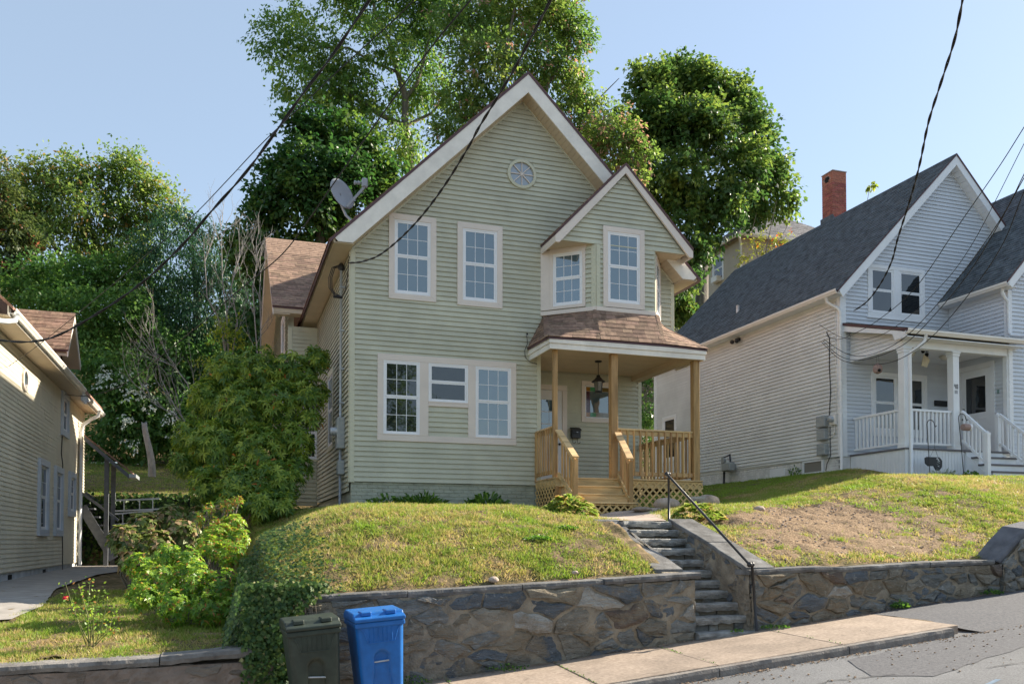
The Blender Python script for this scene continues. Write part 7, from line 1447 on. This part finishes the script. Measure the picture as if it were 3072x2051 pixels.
# ---------------------------------------------------------------- grass
m_gr = leafmat('grass_blades', [(0, (.44, .33, .17)), (.22, (.38, .33, .11)), (.42, (.27, .29, .065)), (.7, (.17, .25, .04)), (1., (.25, .38, .05))], trans=.35, rough=.5, spec=.3)
def grass(name, label, n, x0, x1, y0, y1, hgt, tb, seed, mask=None, wid=.013, ratio=1., lean=.75, tamp=1.3):
    r = np.random.default_rng(seed); x = r.uniform(x0, x1, n); y = r.uniform(y0, y1, n); g = fbm(x, y, 1.4, 21); g2 = vnoise(x, y, 6.5, 31); k = r.random(n) < .25+.9*g+.5*(g2-.5)
    if mask is not None: k &= mask(x, y, r)
    x, y, g, g2 = x[k], y[k], g[k], g2[k]; m_ = len(x); C = np.stack([x, y, np.array(H(x, y))-.004], 1)
    h = hgt*r.uniform(.45, 1.25, m_)*(.55+.9*g2); D = unit(rdir(m_, r)*[1, 1, .3]*lean+[0, 0, 1.]); V, F = leaves(C, D, rdir(m_, r), h, wid*r.uniform(.7, 1.4, m_), 3, .2)
    T = np.clip(tb+(g-.5)*tamp+(g2-.5)*.35+r.normal(0, .17, m_), 0, 1); return foliage(name, [(V, F, np.repeat(T, 3))], m_gr, None, kind='stuff', label=label, cat='grass')
def dm(x, y, r): return (r.random(len(x)) > dirtmask(x, y)*1.12) & ~((x > 5.25) & (x < 6.87) & (y < -5.4)) & ~((x > 5.9+.0*x) & (x < 7.7) & (y > -5.6) & (y < -1.8) & (x-5.9 > (y+5.4)*.14) & (x < 6.6+(y+5.4)*.38))
grass('grass', 'short yellow green grass on the front mound of the sage house', 150000, .3, 6.4, -7.42, .0, .08, .29, 71, lambda x, y, r: dm(x, y, r) & ((x < 5.3) | (y > -5.4)))
grass('grass', 'patchy grass on the dirt bank and lawn of the right house', 170000, 6.6, 15.2, -7.42, 1.0, .08, .32, 72, dm)
grass('grass', 'green grass strip between the two houses and by the right porch', 60000, 9.8, 15.2, 1.0, 9.0, .07, .72, 73, tamp=.3)
grass('grass', 'grass on the right lawn beyond the slanting slab', 60000, 11.0, 22.0, -7.3, -1.8, .07, .36, 74, lambda x, y, r: (x > 11.4) | (y > -6.9))
grass('grass', 'sunny and shaded lawn grass left of the mound', 90000, -4.6, .35, -7.72, -.5, .07, .40, 75, lambda x, y, r: (x > -2.45-.0*y) | (y < -4.9))
grass('grass', 'mown grass of the raised back lawn', 90000, -9, 3, 13.9, 22.0, .09, .48, 76, wid=.014, tamp=.5)
def tufts(label, n, x0, x1, y0, y1, seed, mask, h=.11):
    r = np.random.default_rng(seed); x = r.uniform(x0, x1, n); y = r.uniform(y0, y1, n); k = mask(x, y, r) & (fbm(x, y, 1.9, 51) > .47); x, y = x[k], y[k]; n = len(x); per = 26; ci = np.repeat(np.arange(n), per); m_ = n*per; sz = r.uniform(.4, 1.3, n)
    X_ = x[ci]+r.normal(0, .03, m_)*sz[ci]; Y_ = y[ci]+r.normal(0, .03, m_)*sz[ci]; D = unit(np.stack([X_-x[ci], Y_-y[ci], np.full(m_, .045)], 1)*14+rdir(m_, r)*.45+[0, 0, .4]); hh = h*sz[ci]*r.uniform(.5, 1.1, m_)
    V, F = leaves(np.stack([X_, Y_, np.array(H(X_, Y_))-.003], 1), D, rdir(m_, r), hh, .012*r.uniform(.6, 1.3, m_), 3, .3); T = np.clip(r.choice([.08, .3, .62, .85], n, p=[.22, .2, .33, .25])[ci]+r.normal(0, .08, m_), 0, 1); return foliage('grass_tufts', [(V, F, np.repeat(T, 3))], m_gr, None, kind='stuff', label=label, cat='grass')
tufts('taller grass tufts standing out of the front mound', 4600, .5, 5.4, -7.4, -.3, 101, dm); tufts('taller grass tufts on the right bank and lawn', 6400, 6.9, 15.2, -7.4, -.5, 102, lambda x, y, r: (dirtmask(x, y) < .7+0*x) & dm(x, y, r)); tufts('taller grass tufts on the left lawn', 800, -2.6, .2, -7.6, -3, 103, lambda x, y, r: x > -9)
# broad leaved weeds in the turf
def broad(name, label, n, x0, x1, y0, y1, seed, thr, mask):
    r = np.random.default_rng(seed); x = r.uniform(x0, x1, n); y = r.uniform(y0, y1, n); k = (fbm(x, y, 2.3, 44) > thr+r.normal(0, .05, n)) & mask(x, y, r); x, y = x[k], y[k]; m_ = len(x); C = np.stack([x, y, H(x, y)+.008+.02*r.random(m_)], 1)
    V, F = leaves(C, unit(rdir(m_, r)*[1, 1, .35]+[0, 0, .1]), rdir(m_, r)*.45+[0, 0, 1], r.uniform(.018, .05, m_), r.uniform(.014, .03, m_), 4, .1); return foliage(name, [(V, F, np.repeat(np.clip(r.normal(.62, .2, m_), 0, 1), 4))], m_gr, None, kind='stuff', label=label, cat='weeds')
broad('lawn_weeds', 'flat broad leaved weeds dotted through the front mound', 42000, .3, 5.5, -7.42, -.3, 81, .55, dm); broad('lawn_weeds', 'flat green weeds spreading over the right bank', 60000, 6.8, 15, -7.42, -.5, 82, .52, dm)
r = np.random.default_rng(91); n = 2200; x = r.uniform(7, 12.5, n); y = r.uniform(-7.3, -2.5, n); k = r.random(n) < dirtmask(x, y); x, y = x[k], y[k]; mb = MB(); rr = random.Random(2)
for a_, b_2 in zip(x, y): s_ = rr.choice([.006, .009, .012, .02]); mb.ico((a_, b_2, float(H(a_, b_2))+s_*.2), s_, 0, .25, (1.2, 1, .7), rr.randrange(999))
mb.build('gravel', M('bank_gravel', (.24, .17, .13), .95, .3, 20, rnd=0, col2=(.42, .34, .29)), None, kind='stuff', label='clods and small stones scattered over the bare dirt bank', cat='gravel')
n = 600; mb = MB()
for k in range(n): x = rr.uniform(2.5, 9); y = rr.uniform(-11, -9.62) if rr.random() < .35 else -9.54-abs(rr.gauss(0, .05)); s_ = rr.uniform(.004, .012); mb.ico((x, y, float(street_z(x))-.085-.012*(YK-y)+.004), s_, 0, .2, (1.3, 1, .7), k)
mb.build('gutter_grit', m_grit, None, kind='stuff', label='small grit lying along the kerb line in the street', cat='grit')
m_mulch = M('mulch', (.05, .03, .02), .95, .4, 40, .8, 60, bdist=.02); ragged('flower_bed', [(15.6, -.72), (17.15, -.72), (17.2, -1.5), (15.6, -1.45)], lambda x, y: float(H(x, y))+.02, m_mulch, dz=.02, kind='structure')
# ================================================================ WHEELED BINS
def bin_(label, base, w, hgt, mat, lidmat, barz, roll, seed):
    t = thing('wheeled_bin', label, 'bin', base); bx, by, bz = base; d = .60
    NX, NZ = 28, 46; V = []; F = []; h1 = hgt-.10
    def half(z): return (w*.5)*(.80+.20*z/h1)*.955
    def arch(u, z):      # grip recess in the front
        cz = h1*.60; r_ = w*.155
        if z > cz: q = math.hypot(u, z-cz)/r_
        else:
            ww = r_*(1+.45*max(0, min(1, (cz-.10-z)/.25))); q = abs(u)/ww
        return 1-min(1, max(0, (q-.86)/.16)) if z > .08 else 0
    for j in range(NZ+1):
        z = h1*j/NZ; hw = half(z)
        for i in range(NX+1):
            u = -hw+2*hw*i/NX; edge = max(0, abs(u)/hw-.80)/.20; y = -d/2*(.76+.24*z/h1)+.045*edge**2.2+.045*arch(u, z)
            V.append((bx+u, by+y, bz+z))
    F = [(j*(NX+1)+i, j*(NX+1)+i+1, (j+1)*(NX+1)+i+1, (j+1)*(NX+1)+i) for j in range(NZ) for i in range(NX)]
    mb = MB(); mb.add(V, F)
    for s in (-1, 1):                      # sides and back
        b = []; 
        for j in range(0, NZ+1, 2): z = h1*j/NZ; hw = half(z); yf_ = -d/2*(.76+.24*z/h1)+.045; yb_2 = d/2*(.86+.14*z/h1); b.append([(bx+s*hw, by+yf_, bz+z), (bx+s*hw*1.0, by+yf_+.06, bz+z), (bx+s*hw, by+yb_2-.05, bz+z), (bx+s*(hw-.05), by+yb_2, bz+z), (bx, by+yb_2, bz+z)])
        for a_, c_ in zip(b[:-1], b[1:]):
            for q in range(4): mb.add([a_[q], a_[q+1], c_[q+1], c_[q]], [(0, 1, 2, 3)])
    mb.build('body', mat, t, smooth=True)
    rim = MB(); hw = w*.5; rim.box(bx-hw*.985, bx+hw*.985, by-d/2-.012, by+d/2+.01, bz+h1-.055, bz+h1); rim.build('rim', mat, t, bevel=.014, seg=2)
    # skirt below the rim on the front with ribs
    sk = MB(); yy = by-d/2+.004; out_ = [(-.40, 0), (-.33, -.05), (-.26, -.155), (.26, -.155), (.33, -.05), (.40, 0)]
    pts = [Vector((bx+a*w, yy-.010+(-b)*.02, bz+h1-.05+b)) for a, b in out_]; sk.tube(pts, .0045, 5)
    for k in range(6): u = (-.20+.08*k)*w*1.1; sk.tube([(bx+u, yy-.008, bz+h1-.06), (bx+u, yy-.004, bz+h1-.20)], .0035, 4)
    sk.build('ribbed_skirt', mat, t)
    m_ = MB(); pr = [(-d/2-.03, 0), (-d/2-.035, .035), (-d/2+.01, .05), (-d/2+.05, .052), (-d/2+.075, .085), (d/2-.1, .10), (d/2, .06), (d/2+.02, .0)]
    m_.prism([(bx-hw, by+a, bz+h1+.001+b) for a, b in pr], (w, 0, 0)); lid = m_.build('lid', lidmat, t, bevel=.012, seg=2)
    for s in (-1, 1): MB().box(bx+s*(hw-.13)-.05, bx+s*(hw-.13)+.05, by-d/2+.03, by-d/2+.22, bz+h1+.055, bz+h1+.098).build('lid_boss', lidmat, t, bevel=.008)
    mb = MB(); hh = w*.165; mb.tube([(bx-hh, by-d/2*.88+.018, bz+barz), (bx+hh, by-d/2*.88+.018, bz+barz-(.02 if seed else -.005))], .009, 6); mb.build('lift_bar', m_galv, t, smooth=True)
    for s in (-1, 1): MB().lathe((bx+s*(hw*.80), by+d*.38, bz+.11), [(.11, -.03), (.12, 0), (.11, .03)], 16, 'X').build('wheel', m_black, t, smooth=True)
    MB().tube([(bx-hw*.6, by+d/2+.06, bz+h1-.06), (bx+hw*.6, by+d/2+.06, bz+h1-.06)], .014, 6).build('handle', mat, t)
    t.rotation_euler = (0, roll, R(2)); return t
m_bg = M('bin_green_plastic', (.028, .040, .028), .5, .15, 4, .08, 200, spec=.45, col2=(.045, .055, .040), bdist=.002, stain=.3, sscale=7); m_bb = M('bin_blue_plastic', (.012, .135, .44), .42, .06, 3, .08, 200, spec=.45, bdist=.002, stain=.15, sscale=7)
bin_('dark green wheeled bin with scuffed lid beside the ivy', (.925, -8.55, .0), .52, 1.02, m_bg, m_bg, .47, -R(4.6), 1)
bin_('bright blue wheeled recycling bin against the rubble wall', (1.555, -8.52, .06), .505, 1.02, m_bb, m_bb, .52, -R(4.2), 0)
# ================================================================ OVERHEAD WIRES
def wire(label, pts, Ya, Yb, r_, name='overhead_wire', twist=0, group='overhead wires crossing the view', k=1.3078, mat=None, near=None):
    """pts measured from house end to the pole end; depth runs from Ya to Yb"""
    n = len(pts); L_ = [0]
    for a, b in zip(pts[:-1], pts[1:]): L_.append(L_[-1]+math.hypot(a[0]-b[0], a[1]-b[1]))
    P_ = []
    for (x, y), l in zip(pts, L_):
        t = l/L_[-1]; ya = Ya+17.3; yb = Yb+17.3; dd = 1/((1-t)/ya+t/yb); P_.append(atY(x*k, y*k, dd-17.3))
    # resample
    Q = []; m_ = 14
    for i in range(len(P_)-1):
        p0, p1, p2, p3 = P_[max(i-1, 0)], P_[i], P_[i+1], P_[min(i+2, len(P_)-1)]
        for s in range(m_): t = s/m_; Q.append(.5*((2*p1)+(p2-p0)*t+(2*p0-5*p1+4*p2-p3)*t*t+(3*p1-p0-3*p2+p3)*t**3))
    Q.append(P_[-1]); e = (Q[-1]-Q[-2]).normalized(); Q.append(Q[-1]+e*9)
    t_ = thing(name, label, 'wire', Q[0], group); cm = mat or m_cable
    if twist:
        for ph in range(2):
            W_ = []; s = 0
            for i, q in enumerate(Q):
                if i: s += (q-Q[i-1]).length
            # finer
            F_ = []; 
            for i in range(len(Q)-1):
                for j in range(3): F_.append(Q[i].lerp(Q[i+1], j/3))
            F_.append(Q[-1]); s = 0
            for i, q in enumerate(F_):
                if i: s += (q-F_[i-1]).length
                d_ = (F_[min(i+1, len(F_)-1)]-F_[max(i-1, 0)]).normalized(); a = d_.cross(Vector((0, 0, 1))).normalized(); b = d_.cross(a); an = s*twist+ph*math.pi; W_.append(q+(a*math.cos(an)+b*math.sin(an))*r_*.95)
            MB().tube(W_, r_, 5).build('strand', cm, t_, smooth=True)
    else: MB().tube(Q, r_, 5).build('strand', cm, t_, smooth=True)
    return t_
wire('thick twisted cable running from the top of the photo to the left house gutter', [(-20, 778), (60, 784), (130, 770), (230, 715), (330, 645), (420, 560), (480, 490), (560, 400), (620, 320), (700, 208), (760, 130), (848, 0)], -3., -9., .009, twist=7)
wire('thin wire just beside the thick twisted cable at the upper left', [(-10, 860), (90, 790), (250, 660), (330, 590), (440, 497), (520, 415), (600, 330), (700, 235), (800, 140), (900, 50), (950, 0)], 4., -9., .006)
wire('single wire from the left house window corner up across the dark maple', [(140, 645+0*1) if 0 else (141, 903), (185, 908), (215, 905), (270, 888), (330, 850), (390, 800), (470, 735), (540, 672), (640, 590), (700, 515), (780, 400), (900, 230), (1000, 95), (1080, 0)], 10., -9., .009)
wire('twisted service cable ending at the corner of the sage house', [(800, 603), (830, 600), (870, 585), (920, 545), (970, 492), (1020, 425), (1070, 345), (1100, 290), (1140, 225), (1190, 140), (1263, 0)], -.05, -9., .010, twist=9)
wire('thick twisted cable crossing the upper windows of the pale house', [(1960, 712), (1990, 690), (2020, 650), (2045, 600), (2060, 545), (2090, 450), (2110, 375), (2130, 280), (2160, 185), (2190, 90), (2208, 0)], .85, -9., .011, twist=7)
wire('highest thin wire entering the pale house corner from the right edge', [(1895, 770), (1925, 778), (1970, 760), (2020, 730), (2100, 660), (2200, 515), (2290, 385), (2349, 292), (2420, 180)], 1.0, -8., .008)
wire('second thin wire entering the pale house corner from the right edge', [(1880, 745), (1935, 775), (2000, 775), (2060, 745), (2150, 665), (2230, 560), (2349, 330), (2400, 230)], 1.0, -8., .006)
wire('third wire entering the pale house corner from the right edge', [(1890, 778), (1940, 810), (1990, 815), (2060, 785), (2130, 720), (2220, 610), (2300, 495), (2349, 400), (2400, 300)], 1.0, -8., .008)
wire('fourth wire entering the pale house corner from the right edge', [(1888, 782), (1930, 818), (1985, 824), (2070, 792), (2150, 715), (2240, 600), (2349, 408), (2400, 315)], 1.0, -8., .008)
wire('lowest wire sagging into the pale house corner from the right edge', [(1885, 785), (1930, 825), (1990, 836), (2060, 825), (2140, 770), (2230, 665), (2300, 560), (2349, 440), (2400, 340)], 1.0, -8., .008)
